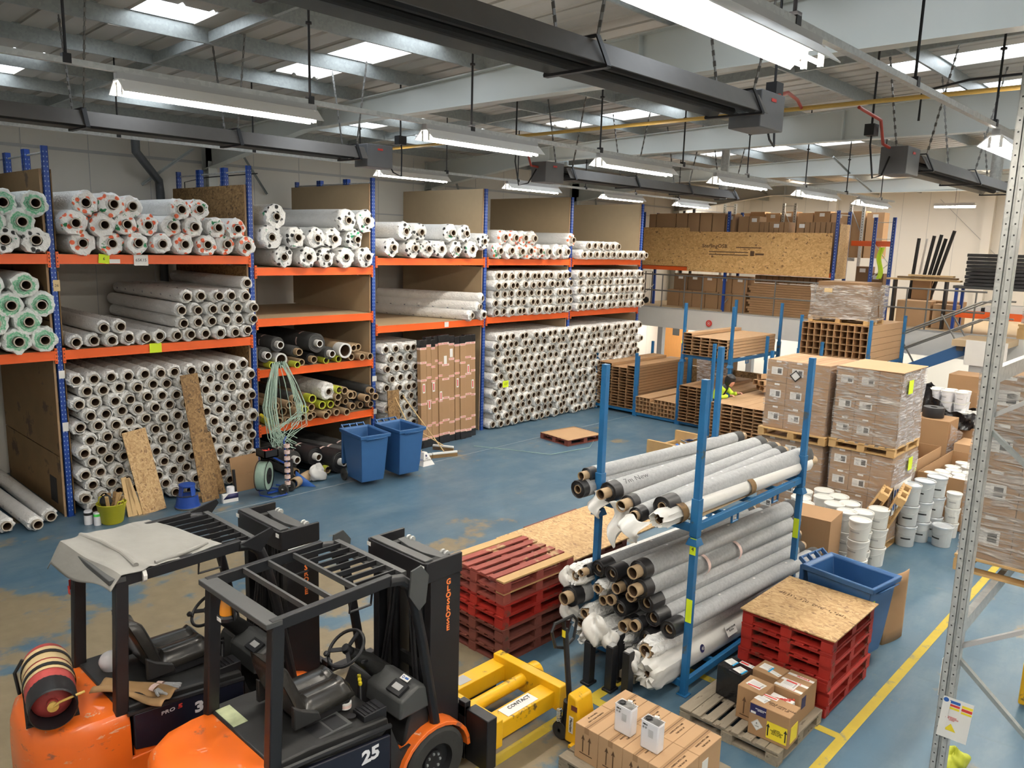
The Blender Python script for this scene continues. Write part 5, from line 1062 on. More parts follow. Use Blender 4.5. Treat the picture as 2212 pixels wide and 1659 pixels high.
# odds and ends on the forklifts
def labl(n, m, c, d, M_, label, cat): b = MB(); b.cb((0, 0, 0), d); return tag(b.build(n, M[m], M=M_ if M_ else T(*c), smooth=False), label, cat)
e = E('tape_roll', 'roll of red and white fragile tape standing on nearest forklift hood', 'tape', (-4.93, 3.38, 1.0))
b = MB(); b.lathe([(.036, 0), (.05, 0), (.05, .05), (.036, .05), (.036, 0)], 24); b.build('tape', M['ppr'], e, fix=False); b = MB(); b.lathe([(.0505, .01), (.0505, .035)], 24); b.build('tape_print', M['pink'], e)
b = MB(); b.cb((0, 0, 0), (.11, .12, .003)); tag(b.build('paper_note', M['ppr'], M=T(-4.77, 3.50, .985, .6)), 'white paper note lying right of the tape roll on the forklift', 'note')
e = b = MB(); b.cb((0, 0, 0), (.10, .10, .003)); e = tag(b.build('paper_note', M['ppr'], M=T(-4.70, 2.86, .998, .5, ry=.0)), 'small white card with red print at the hood edge of the nearest forklift', 'note')
b = MB(); b.cb((0, .01, .002), (.05, .04, .001)); b.build('red_print', M['red'], e)
b = MB(); b.lathe([(.001, .0), (.03, .0), (.032, .015), (.03, .085), (.001, .085)], 16, T(-5.33, 3.0, 1.05, rx=1.2, rz=-.9)); tag(b.build('filler_cap', M['galvl']), 'small silver cap beside the nearest forklift seat', 'cap')
b = MB(); b.lathe([(.001, .13), (.05, .12), (.08, .09), (.092, .04), (.096, 0), (.12, -.005), (.125, -.012)], 24); tag(b.build('hard_hat', M['can'], M=T(-6.78, 2.26, 1.06, .3, rx=.6)), 'white hard hat behind the left forklift seat', 'hat')
b = MB(); b.grid(lambda u, v: (-.34+.68*u, -.11+.22*v+.04*math.sin(4*u), .02*math.sin(6*u+3*v)+.02*math.sin(9*v)+.05*max(0, u-.7)), 20, 10); tag(b.build('brown_rag', mat('brown_rag', (.36, .22, .10), .8, var=.15), solid=.006, M=T(-6.20, 2.22, 1.065, .55)), 'crumpled brown paper on the left forklift hood', 'paper')
def glove(M_, m, label):
    e = E('work_glove', label, 'glove'); e.matrix_world = M_
    b = MB(); b.prism([(-.045, 0), (.045, 0), (.05, .09), (-.05, .09)], 0, .022); b.build('palm', M[m], e, bev=.008)
    for k in range(4): b = MB(); b.tube([(-.036+.024*k, .085, .012), (-.04+.027*k, .125, .016), (-.043+.029*k, .155-.008*abs(k-1.5), .012)], [.012, .011, .009]); b.build('finger', M[m], e)
    b = MB(); b.tube([(.045, .03, .012), (.07, .06, .014), (.08, .085, .012)], [.013, .012, .01]); b.build('thumb', M[m], e)
    b = MB(); b.lathe([(.046, -.05), (.048, 0)], 16, T(0, 0, .014) @ Matrix.Rotation(PI/2, 4, 'X') @ Matrix.Diagonal((1, .5, -1, 1)) ); b.build('cuff', M['pink'], e)
glove(T(-6.15, 2.42, 1.05, -.9), 'lgrey', 'grey work glove with pink cuff on left forklift hood, nearer the rag')
glove(T(-6.10, 2.36, 1.07, -1.15), 'lgrey', 'grey work glove with pink cuff on the left forklift hood, lower of the pair')
# yellow attachment on the forks of the nearest forklift
e = E('lifting_attachment', 'worn yellow steel frame attachment carried on the forks of the nearest forklift', 'attachment', (-4.9, 5.15, .3))
def A(b, n, m='fkyel', **k): return keep(b.build(n, M[m], e, bev=.008, **k), e)
z0, z1 = .25, .42
b = MB(); b.box(-5.36, -5.17, 4.66, 5.56, z0, z1); A(b, 'fork_pocket'); b = MB(); b.box(-4.68, -4.49, 4.66, 5.56, z0, z1); A(b, 'fork_pocket')
b = MB(); b.box(-5.38, -4.42, 4.62, 4.72, z0, z1+.10); A(b, 'rear_cross_beam'); b = MB(); b.box(-5.34, -4.42, 5.52, 5.63, z0-.02, z1+.07); A(b, 'front_cross_beam')
b = MB(); b.add([(-5.34, 5.63, .49), (-4.42, 5.63, .49), (-4.42, 5.63, .30), (-5.34, 5.63, .2), (-5.20, 5.71, .40), (-4.50, 5.71, .38)], [(0, 1, 5, 4), (1, 2, 5), (2, 3, 4, 5), (3, 0, 4)]); A(b, 'front_plate')
b = MB(); b.cyl((-4.92, 4.68, .37), (-4.92, 5.62, .37), .062, n=20); A(b, 'centre_tube'); b = MB(); b.cyl((-4.95, 5.60, .36), (-4.95, 5.78, .36), .10, n=24); A(b, 'boom_end')
b = MB(); b.cb((-4.585, 5.10, z1+.003), (.14, .42, .003)); o = A(b, 'contact_plate', 'ppr'); text('CONTACT', .07, M['ink'], e, T(0, 0, 0)) if 0 else None
tt = text('CONTACT', .062, M['ink'], None, T(-4.605, 5.13, z1+.007, PI/2)); tt.parent = e; keep(tt, e)
b = MB(); b.cb((-5.27, 5.0, z1+.003), (.13, .16, .003)); A(b, 'worn_sticker', 'lgrey')
b = MB(); b.box(-5.42, -5.28, 4.50, 4.62, .10, .62); A(b, 'fork_clamp', 'black'); b = MB(); b.box(-4.68, -4.40, 4.50, 4.62, .10, .60); A(b, 'fork_clamp', 'black')
# ================================================================ blue two-tier stillage with felt rolls
def stillage(x0, x1, y0, y1, zs, ztop, label, grp='blue post stillages', mt='sblue', loops=True):
    e = E('post_stillage', label, 'stillage', ((x0+x1)/2, (y0+y1)/2, 0), 0, grp)
    for x in (x0, x1):
        for y in (y0, y1):
            b = MB(); b.box(x-.035, x+.035, y-.035, y+.035, 0, ztop); b.box(x-.06, x+.06, y-.06, y+.06, 0, .012)
            for z in zs[1:]:
                b.box(x-.045, x+.045, y-.045, y+.045, z-.13, z+.28)
                b.add([(x+sx*.07, y+sy*.07, z-.22) for sx, sy in ((-1, -1), (1, -1), (1, 1), (-1, 1))]+[(x+sx*.045, y+sy*.045, z-.14) for sx, sy in ((-1, -1), (1, -1), (1, 1), (-1, 1))], [(0, 1, 2, 3), (4, 5, 6, 7)]+[(i, (i+1) % 4, 4+(i+1) % 4, 4+i) for i in range(4)])
            keep(b.build('post', M[mt], e, bev=.004), e)
    for z in zs:
        for x in (x0, x1): b = MB(); b.box(x-.025, x+.025, y0, y1, z-.08, z); keep(b.build('side_beam', M[mt], e, bev=.004), e)
        for y in (y0, y1): b = MB(); b.box(x0, x1, y-.025, y+.025, z-.09, z-.01); keep(b.build('end_beam', M[mt], e, bev=.004), e)
        for k in range(1, 4): y = y0+(y1-y0)*k/4; b = MB(); b.box(x0, x1, y-.02, y+.02, z-.07, z-.01); keep(b.build('bed_bar', M[mt], e), e)
        if loops and z > .5:
            for t in (.33, .72): y = y0+(y1-y0)*t; b = MB(); b.tube([(x1, y-.07, z-.09), (x1, y-.07, z-.17), (x1, y+.07, z-.17), (x1, y+.07, z-.09)], .014, 6); keep(b.build('lifting_loop', M[mt], e), e)
    return e
ST = stillage(-5.17, -3.92, 7.03, 9.62, [.17, 1.93], 3.46, 'blue two-tier stillage holding grey felt rolls at centre right')
for (x, y, z, m, s, lab) in ((-3.92, 6.984, 1.70, 'neon', 'E4', 0), (-3.92, 6.994, .98, 'neon', '', 0), (-3.92, 9.574, 1.25, 'neon', '', 0)):
    b = MB(); b.cb((x+.01, y, z), (.07, .003, .18 if s else .26)); keep(b.build('stillage_label', M[m], ST, smooth=False), ST)
    if s: o = text('7\n4', .06, M['ink'], None, frame((x+.01, y-.003, z), (1, 0, 0), (0, 0, 1))); o.parent = ST; keep(o, ST)
b = MB(); b.box(-5.2, -4.0, 7.1, 9.55, 1.93, 1.945); tag(b.build('deck_board', M['chip']), 'thin board lying on the upper tier of the felt-roll stillage', 'board')
fc = [0]
def felt(f, g, r, core, label, kind='cap', cap=.17, stick=.08, m='felt', fm='white_roll', grp='grey felt rolls in the stillage', text_=None):
    f, g = V(*f), V(*g); d = f-g; L = d.length; d.normalize(); u = V(0, 0, 1); u = (u-d*u.dot(d)).normalized()
    e = E('felt_roll' if kind != 'film' else 'film_roll', label, 'roll', tuple(f), 0, grp)
    Mx = Matrix.Identity(4); n = d.cross(u)
    for i in range(3): Mx[i][0], Mx[i][1], Mx[i][2] = d[i], n[i], u[i]
    Rm = Mx @ Matrix.Rotation(PI/2, 4, 'Y'); sg = random.Random(int(f.x*1000+f.z*77))
    wob = [1+.05*math.sin(2*PI*j/24*2+sg.uniform(0, 6))+.02*sg.uniform(-1, 1) for j in range(24)]
    J = lambda i, j, a, h: (a*(1+(wob[j]-1)*.5), h)
    b = MB()
    if kind == 'film':
        zz_ = [(.5*r, -L), (r, -L+.1), (r, -L*.6), (r, -.55), (r*1.02, -.3), (r*.98, -.16), (r*1.08, -.08), (r*.95, -.03), (r*.8, .03), (core+.02, .02), (core*.9, -.03)]
        b.lathe(zz_, 24, Rm, jit=lambda i, j, a, h: (a*(1+((wob[j]-1)*3+sg.uniform(-.05, .05))*(1 if i > 3 else .2)), h+(sg.uniform(-.03, .03) if i > 4 else 0)))
        b.build('film_wrap', M[fm], e, ang=60, fix=False)
    else:
        b.lathe([(core, -L), (r*.98, -L), (r, -L+.01), (r, -cap)], 24, Rm, J); b.build('felt_wrap', M[m], e)
        b = MB(); b.lathe([(r*.99, -cap-.01), (r*1.005, -cap+.005), (r*.97, -.03), (r*.985, -.004), (r*.93, .0), (r*.86, -.012), (core*1.28, -.008), (core*1.12, .002), (core*1.05, -.02)], 24, Rm, J); b.build('black_inner_sheet', M['rubber'], e)
        b = MB(); b.lathe([(r*1.004, -L), (r*1.012, -L+.002), (r*1.012, -L+.16), (r*1.004, -L+.17)], 24, Rm, J); b.build('black_end_band', M['fdark'], e)
        b = MB()
        for q in (.3, .52, .75): b.cb((-L*q, sg.uniform(-.02, .02), r+.002), (.035, .022, .003), Mx)
        b.build('tape_tab', M['ppr'], e)
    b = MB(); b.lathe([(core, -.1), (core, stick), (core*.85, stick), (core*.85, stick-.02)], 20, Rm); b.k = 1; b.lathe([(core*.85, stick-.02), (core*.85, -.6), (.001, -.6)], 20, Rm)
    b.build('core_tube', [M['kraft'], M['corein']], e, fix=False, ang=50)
    b = MB(); b.lathe([(core, -L-.12), (core, -L+.05)], 16, Rm); b.build('core_end', M['kraft'], e)
    if text_: text(text_, .09, M['grey'], e, Mx @ frame((-.42, -r*.60, r*.84), (-1, -.0, 0), (0, .75, .62)), name='handwriting', bold=-.002, sx=1.4)
    return e
UP = [((-5.30, 6.93, 2.17), (-5.10, 10.2, 2.13), .085, .052, 'back left with light brown core', .12, .09), ((-5.30, 6.78, 2.03), (-5.16, 10.1, 2.04), .105, .05, 'far left with wide black mouth and no core showing', .10, .0),
      ((-4.95, 6.88, 2.06), (-4.80, 10.25, 2.08), .115, .06, 'with handwriting and a thick black collar', .14, .13), ((-4.62, 6.80, 2.03), (-4.55, 10.1, 2.09), .095, .065, 'middle one with large tan core', .11, .13),
      ((-4.42, 6.66, 1.985), (-4.36, 9.95, 2.1), .088, .055, 'lowest at the front with short tan core', .12, .04), ((-4.20, 6.80, 2.10), (-4.03, 9.95, 2.14), .115, .05, 'nearest the front post with deep black hollow mouth', .2, .0)]
for f, g, r, c, lab, cap, st in UP: felt(f, g, r, c, 'grey felt roll, upper tier, %s' % lab, 'cap', cap, st, text_='7m New' if 'handwriting' in lab else None)
felt((-4.12, 6.62, 2.03), (-3.99, 10.0, 2.04), .10, .06, 'cream film-wrapped roll at right edge of the upper tier, tied with brown tape', 'film', stick=-.02, fm='film_s')
for y in (6.95, 8.35):
    b = MB(); b.lathe([(.108, -.06), (.110, .06)], 20, T(-4.11+.038*(y-6.6), y, 2.03) @ Matrix.Rotation(PI/2, 4, 'X')); tag(b.build('brown_tape', M['boardd']), 'band of brown tape on cream roll, %s' % ('near its mouth' if y < 7.5 else 'halfway along'), 'tape')
felt((-5.05, 7.05, 2.045), (-4.98, 9.9, 2.03), .075, .05, 'white film roll underneath the handwriting roll on the upper tier', 'film', stick=0.0)
for k, (c, s, lab) in enumerate((((-4.66, 6.72, 1.78), (.13, .10, .24), 'long tongue of white film drooping from the upper tier centre'), ((-5.04, 6.86, 1.88), (.12, .09, .14), 'torn white film hanging below the handwriting roll'), ((-4.36, 6.54, 1.86), (.14, .07, .13), 'white film folded at mouth of cream roll'))):
    rg = random.Random(k); b = MB()
    b.grid(lambda u, v: ((u-.5)*2*s[0]*(1.15-.7*v**2.5)+.03*math.sin(6*v+k), .03*math.sin(9*u+3*v)+.05*math.sin(5*v+k)-.04*v, -2*s[2]*v*(1-.35*abs(u-.45)*2*v)+.02*math.sin(7*u)), 16, 16)
    tag(b.build('loose_film', M['film'], solid=.003, M=T(c[0], c[1], c[2]+s[2])), lab, 'plastic film')
LOW = [((-5.17, 1.07), .075, .045, 'c'), ((-5.04, 1.13), .095, .045, 'h'), ((-4.79, 1.17), .095, .045, 'h'), ((-4.43, 1.33), .115, .07, 'c'), ((-4.40, 1.14), .12, .07, 'c'), ((-5.29, .76), .125, .075, 'c'),
       ((-4.71, 1.02), .095, .062, 'c'), ((-4.51, 1.00), .066, .06, 't'), ((-4.77, .87), .066, .06, 't'), ((-4.92, .79), .062, .056, 't'), ((-4.66, .80), .095, .055, 'h'), ((-4.36, .95), .105, .055, 'h'),
       ((-4.58, .62), .08, .068, 'c'), ((-4.42, .70), .07, .062, 't'), ((-4.28, .80), .095, .055, 'h'), ((-4.06, .76), .10, .05, 'h'), ((-4.30, .58), .09, .05, 'h')]
for k, ((x, z), r, c, kd) in enumerate(LOW):
    y = 6.85-(.10 if r > .11 else .0)+.05*math.sin(k*2.3)
    felt((x, y, z), (x+.16, 10.25, z-.05), r, c, 'lower tier felt roll %s, %s' % ({'c': 'with tan core', 'h': 'with black hollow mouth', 't': 'thin bare core'}[kd], ('second left of the top row', 'third left of the top row', 'fourth left of the top row', 'topmost by the post with paper label', 'below the topmost one', 'large one at the far left edge', 'centre of second row', 'thin tube beside the post', 'thin tube in the middle', 'thin tube at middle left', 'in the middle of the pile', 'front one crossing the post', 'lower middle with label', 'lower thin tube', 'lower right pair, upper', 'nearest right with grey body', 'lowest felt one before the film rolls')[k]), 'cap', .22 if kd == 'h' else .14, {'c': .10, 'h': -.03, 't': .05}[kd])
for k, (x, z, r, c, y, lab) in enumerate(((-5.29, .98, .12, .06, 6.80, 'widest open film mouth at the upper left'), (-4.97, .93, .085, .05, 6.85, 'puckered one between dark cores'), (-5.10, .60, .10, .055, 6.80, 'with tan core sticking out at left'), (-5.23, .41, .11, .06, 6.85, 'torn open at the left edge'), (-4.93, .42, .125, .05, 6.62, 'bulging crumpled one behind black post'), (-4.63, .46, .10, .055, 6.80, 'open mouth between black posts'), (-4.21, .52, .12, .075, 6.72, 'with big brown core near the blue post'), (-5.2, .24, .10, .05, 6.9, 'lowest at far left'), (-4.62, .25, .11, .06, 6.9, 'lowest between the posts'))):
    felt((x, y, z), (x+.14, 10.2, max(z-.05, r+.17)), r, c, 'white film-wrapped roll on the lower tier, %s' % lab, 'film', stick=.05 if k in (2, 6, 1) else -.01, grp='white film rolls in the stillage')
e = felt((-4.15, 6.62, .30), (-4.02, 10.1, .30), .165, .04, 'largest pale roll at the bottom with gathered frilled end and printed label', 'film', stick=-.03, grp='white film rolls in the stillage', fm='film_s')
b = MB(); b.cb((0, 0, 0), (.22, .13, .003)); q = b.build('printed_label', M['ppr'], None, M=frame((-3.938, 8.05, .392), (0, 1, 0), (-.5, 0, .87))); q.parent = e; keep(q, e)
o = text('QUALITY FLOOR\n45 2.0 m', .028, M['ink'], None, frame((-3.934, 8.05, .395), (0, 1, 0), (-.5, 0, .87))); o.parent = e; keep(o, e)
b = MB(); b.lathe([(.001, 0), (.045, 0), (.045, .003), (.001, .003)], 24); q = b.build('navy_badge', M['navyi'], None, M=frame((-3.965, 7.45, .36), (0, 1, 0), (-.3, 0, .95))); q.parent = e; keep(q, e)
o = text('45', .05, M['ppr'], None, frame((-3.955, 7.45, .362), (0, 1, 0), (-.3, 0, .95))); o.parent = e; keep(o, e)
for k, (x, y, z, s) in enumerate(((-4.62, 6.55, .52, .8), (-5.35, 6.75, .55, .9), (-5.42, 6.8, .90, .9), (-4.75, 6.45, .62, 1.1), (-4.3, 6.52, .42, .8))):
    rag('crumpled_film', (x, y+.05, z), (.11*s, .09*s, .13*s), M['film'], 'crumpled white film burst from the lower rolls, %s' % ('between black posts', 'low at far left', 'upper left corner', 'largest bulge near centre', 'right of the black posts')[k], 20+k, 1)
for y, lab in ((7.9, 0), (8.6, 1)):
    for (x0_, z0_, r_) in ((-4.36, 1.13, .124),):
        b = MB(); b.lathe([(r_, -.03), (r_+.001, .03)], 24, T(x0_+.047*(y-6.8), y, z0_-.014*(y-6.8)) @ Matrix.Rotation(PI/2, 4, 'X')); o = tag(b.build('fragile_band', M['pink']), 'red-lettered fragile tape around felt roll, %s band' % ('nearer', 'farther')[lab], 'tape')
# black stand with upright legs in front of the rolls
e = E('black_stand', 'black steel stand with three upright legs before the felt rolls', 'stand', (-4.55, 6.5, 0))
for (x, y, h) in ((-4.78, 6.46, .50), (-4.53, 6.52, .52), (-4.30, 6.50, .55), (-4.6, 6.75, .55)):
    b = MB(); b.box(x-.045, x+.045, y-.05, y+.05, 0, h); b.box(x-.06, x+.06, y-.075, y+.075, 0, .03); keep(b.build('leg', M['black'], e, bev=.006), e)
    b = MB(); b.box(x-.035, x+.035, y-.04, y+.04, h, h+.012); keep(b.build('worn_top', M['lgrey'] if x > -4.7 else M['black'], e, bev=.004), e)
b = MB(); b.box(-4.74, -4.35, 6.72, 6.78, .06, .14); keep(b.build('cross_bar', M['woodp'], e), e)
# ---------------------------------------------------------------- pallet truck
e = E('pallet_truck', 'yellow hand pallet truck with black tiller beside the carton pallet', 'pallet truck', (-4.25, 5.5, 0))
def K2(n, m, b, **k): return keep(b.build(n, M[m], e, **k), e)
b = MB(); b.cyl((-4.30, 5.53, .35), (-4.42, 5.56, 1.10), .028, n=14); K2('tiller_pole', 'black', b)
b = MB(); b.tube([(-4.42, 5.56, .90), (-4.42, 5.70, .95), (-4.43, 5.75, 1.12), (-4.44, 5.70, 1.18), (-4.44, 5.42, 1.19), (-4.43, 5.37, 1.13), (-4.42, 5.42, .96), (-4.42, 5.56, .90)], .016); b.bar((-4.43, 5.56, 1.0), (-4.44, 5.56, 1.17), .035, .02); K2('tiller_handle', 'black', b)
b = MB(); b.bar((-4.435, 5.62, 1.02), (-4.43, 5.66, 1.12), .012, .012); K2('release_lever', 'black', b)
b = MB(); b.cb((-4.41, 5.528, 1.06), (.04, .004, .07)); K2('yellow_label', 'yel', b)
b = MB(); b.prism([(-4.26, .06), (-4.10, .06), (-4.08, .30), (-4.13, .54), (-4.24, .56), (-4.25, .30)], 5.41, 5.65, frame((0, 0, 0), (1, 0, 0), (0, 0, 1)) @ Matrix.Scale(-1, 4, (0, 0, 1))); K2('yellow_frame', 'fkyel', b, bev=.02)
b = MB(); b.box(-4.16, -2.95, 5.35, 5.50, .06, .085); b.box(-4.16, -2.95, 5.56, 5.71, .06, .085); K2('fork', 'fkyel', b)
b = MB(); b.cyl((-4.32, 5.53, .18), (-4.31, 5.53, .40), .055); b.tube([(-4.36, 5.47, .2+.014*k) if k % 2 else (-4.34, 5.45, .2+.014*k) for k in range(10)], .01); K2('pump', 'black', b)
b = MB(); b.tube([(-4.365+.022*math.cos(1.2*k), 5.45+.022*math.sin(1.2*k), .19+.0032*k) for k in range(44)], .005, 6); K2('spring', 'galvl', b)
for s in (-1, 1): b = MB(); b.lathe([(.02, -.025), (.085, -.025), (.09, 0), (.085, .025), (.02, .025)], 22, T(-4.36, 5.53+s*.05, .09, rx=PI/2)); K2('steer_wheel', 'tyre', b)
b = MB(); b.box(-4.40, -4.24, 5.47, 5.59, .11, .19); K2('axle_block', 'black', b)
b = MB(); b.cb((-4.18, 5.407, .26), (.05, .004, .17)); K2('name_label', 'ppr', b)
o = text('Manutan', .042, M['ink'], None, frame((-4.18, 5.4035, .26), (0, 0, -1), (1, 0, 0))); o.parent = e; keep(o, e)
b = MB(); b.cb((-4.15, 5.406, .44), (.07, .004, .05)); K2('red_badge', 'redd', b)
# ---------------------------------------------------------------- printed cartons
CM = {}
def carton(x, y, z, sx, sy, sz, rz_, label, grp, m='cardl', seam='y', arrows=True, care=1, name='carton', cat='carton'):
    e = E(name, label, cat, (x, y, z), rz_, grp)
    b = MB(); b.box(-sx/2, sx/2, -sy/2, sy/2, 0, sz); b.build('carton_body', M[m], e, bev=.004)
    b = MB()
    if seam == 'y': b.box(-.003, .003, -sy/2+.002, sy/2-.002, sz, sz+.0008)
    else: b.box(-sx/2+.002, sx/2-.002, -.003, .003, sz, sz+.0008)
    b.build('flap_seam', M['inkb'], e, smooth=False)
    b = MB()
    if seam == 'y': b.box(-.025, .025, -sy/2-.0, sy/2, sz+.0003, sz+.0006); b.box(-.025, .025, -sy/2-.0006, -sy/2, sz-.06, sz)
    b.build('clear_tape', M['card'], e, smooth=False) if seam == 'y' else None
    if care:
        s = care
        text('HANDLE WITH CARE', .023, M['inkb'], e, frame((s*sx*.17, 0, sz+.001), (0, s, 0), (-s, 0, 0)), bold=.0003); text('THIS WAY UP', .022, M['inkb'], e, frame((s*sx*.33, 0, sz+.001), (0, s, 0), (-s, 0, 0)), bold=.0003)
    if arrows: arrowpair(e, frame((0, -sy/2-.001, sz*.5), (1, 0, 0), (0, 0, 1)), .7*sz)
    return e
def arrowpair(e, Mx, h, m='inkb'):
    b = MB(); u = h/1.3
    for s in (-1, 1):
        x = s*.2*u
        b.prism([(x-.03*u, -.45*u), (x+.03*u, -.45*u), (x+.03*u, .25*u), (x+.11*u, .22*u), (x, .5*u), (x-.11*u, .22*u), (x-.03*u, .25*u)], -.0003, .0006, Mx)
    b.prism([(-.4*u, -.56*u), (.4*u, -.56*u), (.4*u, -.51*u), (-.4*u, -.51*u)], -.0003, .0006, Mx)
    b.build('arrow_print', M[m], e, smooth=False)
pallet(-3.47, 5.60, .0, 0, 'woodp', 'weathered wooden pallet under the printed cartons at the bottom edge', 'grey wooden pallets', 1.2, 1.0)
nm = ('left end', 'second from left', 'third from left', 'right end')
for k in range(4):
    carton(-3.84+.262*k, 5.785, .146, .258, .385, .335, 0, 'printed carton in the back row of the low carton pallet, %s' % nm[k], 'cartons on the low pallet')
for k in range(4):
    carton(-3.84+.262*k, 5.395, .146, .258, .385, .335, 0, 'printed carton with up arrows in the front row of low carton pallet, %s' % nm[k], 'cartons on the low pallet', care=-1 if k == 0 else 1)
b = MB(); b.cb((0, 0, 0), (.003, .10, .12)); tag(b.build('carton_label', M['ppr'], M=T(-2.923, 5.70, .33)), 'white label on the right end of the printed cartons', 'label')
b = MB(); b.cb((0, 0, 0), (.003, .12, .12), Matrix.Rotation(PI/4, 4, 'X')); tag(b.build('diamond_label', M['ppr'], M=T(-2.923, 5.48, .27)), 'diamond hazard label on the right end of the printed cartons', 'label')
def tin(x, y, z, label):
    e = E('solvent_can', label, 'can', (x, y, z), 0, 'white rectangular cans')
    b = MB(); b.prism([(-.09, -.052), (.09, -.052), (.09, .052), (-.09, .052)], 0, .262); b.build('can_body', M['can'], e, bev=.014)
    b = MB(); b.prism([(-.083, -.045), (.083, -.045), (.083, .045), (-.083, .045)], .262, .2635); b.build('can_top', M['cantop'], e, bev=.006)
    b = MB(); b.tube([(.09*math.copysign(1, x_)*.96, y_*.054/.052, .264) for x_, y_ in ((-1, -.05), (1, -.05), (1, .05), (-1, .05))], .004, 6, True); b.build('can_rim', M['can'], e)
    b = MB(); b.lathe([(.001, .268), (.024, .268), (.028, .274), (.030, .264)], 20, T(-.045, 0, 0)); b.lathe([(.034, .2636), (.037, .266), (.040, .2636)], 22, T(-.045, 0, 0)); b.build('spout_cap', M['black'], e)
    b = MB(); b.tube([(.0, 0, .266), (.0, -.0, .30), (.03, .0, .312), (.06, 0, .30), (.06, 0, .266)], .004, 6, M=Matrix.Rotation(.3, 4, 'Z')); b.build('wire_handle', M['galvl'], e)
    b = MB(); b.box(.01, .05, -.012, .012, .300, .312, Matrix.Rotation(.3, 4, 'Z')); b.build('handle_grip', M['ppr'], e)
    Fc = frame((0, -.0665, 0), (1, 0, 0), (0, 0, 1)) if 0 else frame((0, -.0525, 0), (1, 0, 0), (0, 0, 1))
    text('PEN A', .016, M['ink'], e, Fc @ T(-.045, .235, .001), bold=.0012)
    b = MB()
    for cx_ in (-.062, -.036): b.tube([(cx_+.011*math.cos(a*PI/2), .205+.011*math.sin(a*PI/2), .001) for a in range(4)], .001, 4, True, M=Fc); b.cb((cx_, .205, .001), (.005, .010, .001), Fc)
    b.build('hazard_symbols', M['ink'], e)
    b = MB()
    for j in range(9): b.cb((.015, .20-.008*j, .0008), (.05, .003, .0006), Fc)
    b.build('small_print', M['lgrey'], e)
tin(-3.57, 5.41, .482, 'white rectangular metal can on the cartons, left and farther of the pair')
tin(-3.27, 5.38, .482, 'white rectangular metal can on the cartons, right of the pair')
# ---------------------------------------------------------------- weathered pallet with parcels
pallet(-3.18, 7.10, .0, PI/2, 'woodp', 'weathered grey pallet with parcels in front of bright red pallets', 'grey wooden pallets', 1.02, 1.06, n=8)
def stick(e, c, w_, h, m='ppr', rot=0, face='top', bars=True):
    Mx = {'top': frame(c, (math.cos(rot), math.sin(rot), 0), (-math.sin(rot), math.cos(rot), 0)), 'front': frame(c, (1, 0, 0), (0, 0, 1)), 'right': frame(c, (0, 1, 0), (0, 0, 1))}[face]
    b = MB(); b.cb((0, 0, .0006), (w_, h, .0012), Mx); b.k = 1
    if bars:
        for j in range(5): b.cb((-w_*.08, h*.32-h*.11*j, .0016), (w_*.6, h*.025, .0006), Mx)
        b.cb((w_*.36, 0, .0016), (w_*.09, h*.6, .0006), Mx)
    b.build('sticker', [M[m], M['lgrey']], e, smooth=False); return Mx
def parcel(x, y, z, sx, sy, sz, rz_, label, m='card'):
    e = E('parcel', label, 'parcel', (x, y, z), rz_, 'parcels on the weathered pallet'); b = MB(); b.box(-sx/2, sx/2, -sy/2, sy/2, 0, sz); b.build('parcel_body', M[m], e, bev=.006); return e
e = parcel(-3.42, 7.20, .146, .29, .27, .33, -.10, 'black plastic-wrapped parcel with blue-edged labels', 'bagbk')
for c in ((-.08, .02), (.07, -.05)): stick(e, (c[0], c[1], .331), .10, .11, rot=-.2); b = MB(); b.cb((c[0]+.055, c[1]-.01, .332), (.018, .105, .001)); b.build('blue_stripe', M['cyan'], e)
stick(e, (.06, .10, .331), .16, .06, rot=.0); b = MB(); b.cb((.03, .10, .3325), (.09, .03, .001)); b.build('red_stripe', M['red'], e)
e = parcel(-3.13, 7.38, .146, .28, .26, .34, -.05, 'brown parcel with blue and white stickers behind the arrow parcel')
stick(e, (-.05, .0, .341), .11, .12); b = MB(); b.cb((.01, -.02, .3425), (.02, .11, .001)); b.build('blue_stripe', M['cyan'], e); stick(e, (.07, -.05, .341), .13, .06, rot=-.2)
e = parcel(-3.10, 6.99, .146, .26, .27, .34, .0, 'brown parcel with two up arrows on its front'); arrowpair(e, frame((-.01, -.136, .15), (1, 0, 0), (0, 0, 1)), .25)
stick(e, (.0, .0, .341), .16, .13, rot=-.15); b = MB(); b.cb((.0, -.045, .3427), (.13, .02, .001), None); b.build('red_stripe', M['red'], e)
e = parcel(-2.86, 7.36, .146, .28, .42, .32, 0, 'tall brown parcel bound with red lettered tape at the back')
for yy in (.12, -.02, -.16): b = MB(); b.box(-.141, .141, yy-.022, yy+.022, .3195, .3205); b.build('fragile_tape', M['ppr'], e); text('FRAGILE', .035, M['red'], e, T(.03*(yy > 0), yy, .321), bold=.001)
stick(e, (-.02, -.09, .3215), .15, .16); b = MB(); b.cb((-.02, -.035, .3235), (.11, .025, .001)); b.build('red_stripe', M['red'], e)
b = MB(); b.cb((.141, -.1, .2), (.002, .10, .12)); b.build('navy_sticker', M['navyi'], e)
e = parcel(-2.87, 7.04, .146, .24, .16, .26, -.06, 'small parcel covered in red fragile tape beside the yellow-label parcel', 'ppr')
for k in range(4): text('FRAGILE', .04, M['red'], e, T(-.04+.03*k, -.05+.034*k, .2615, .25*k), bold=.0015)
text('FRAGILE', .05, M['red'], e, frame((0, -.081, .19), (1, 0, 0), (0, 0, 1)), bold=.002); b = MB(); b.cb((0, -.0805, .08), (.2, .002, .10)); b.build('navy_print', M['navyi'], e)
e = parcel(-2.82, 6.82, .146, .40, .25, .325, .03, 'front parcel with large yellow up-arrow label and hazard diamond')
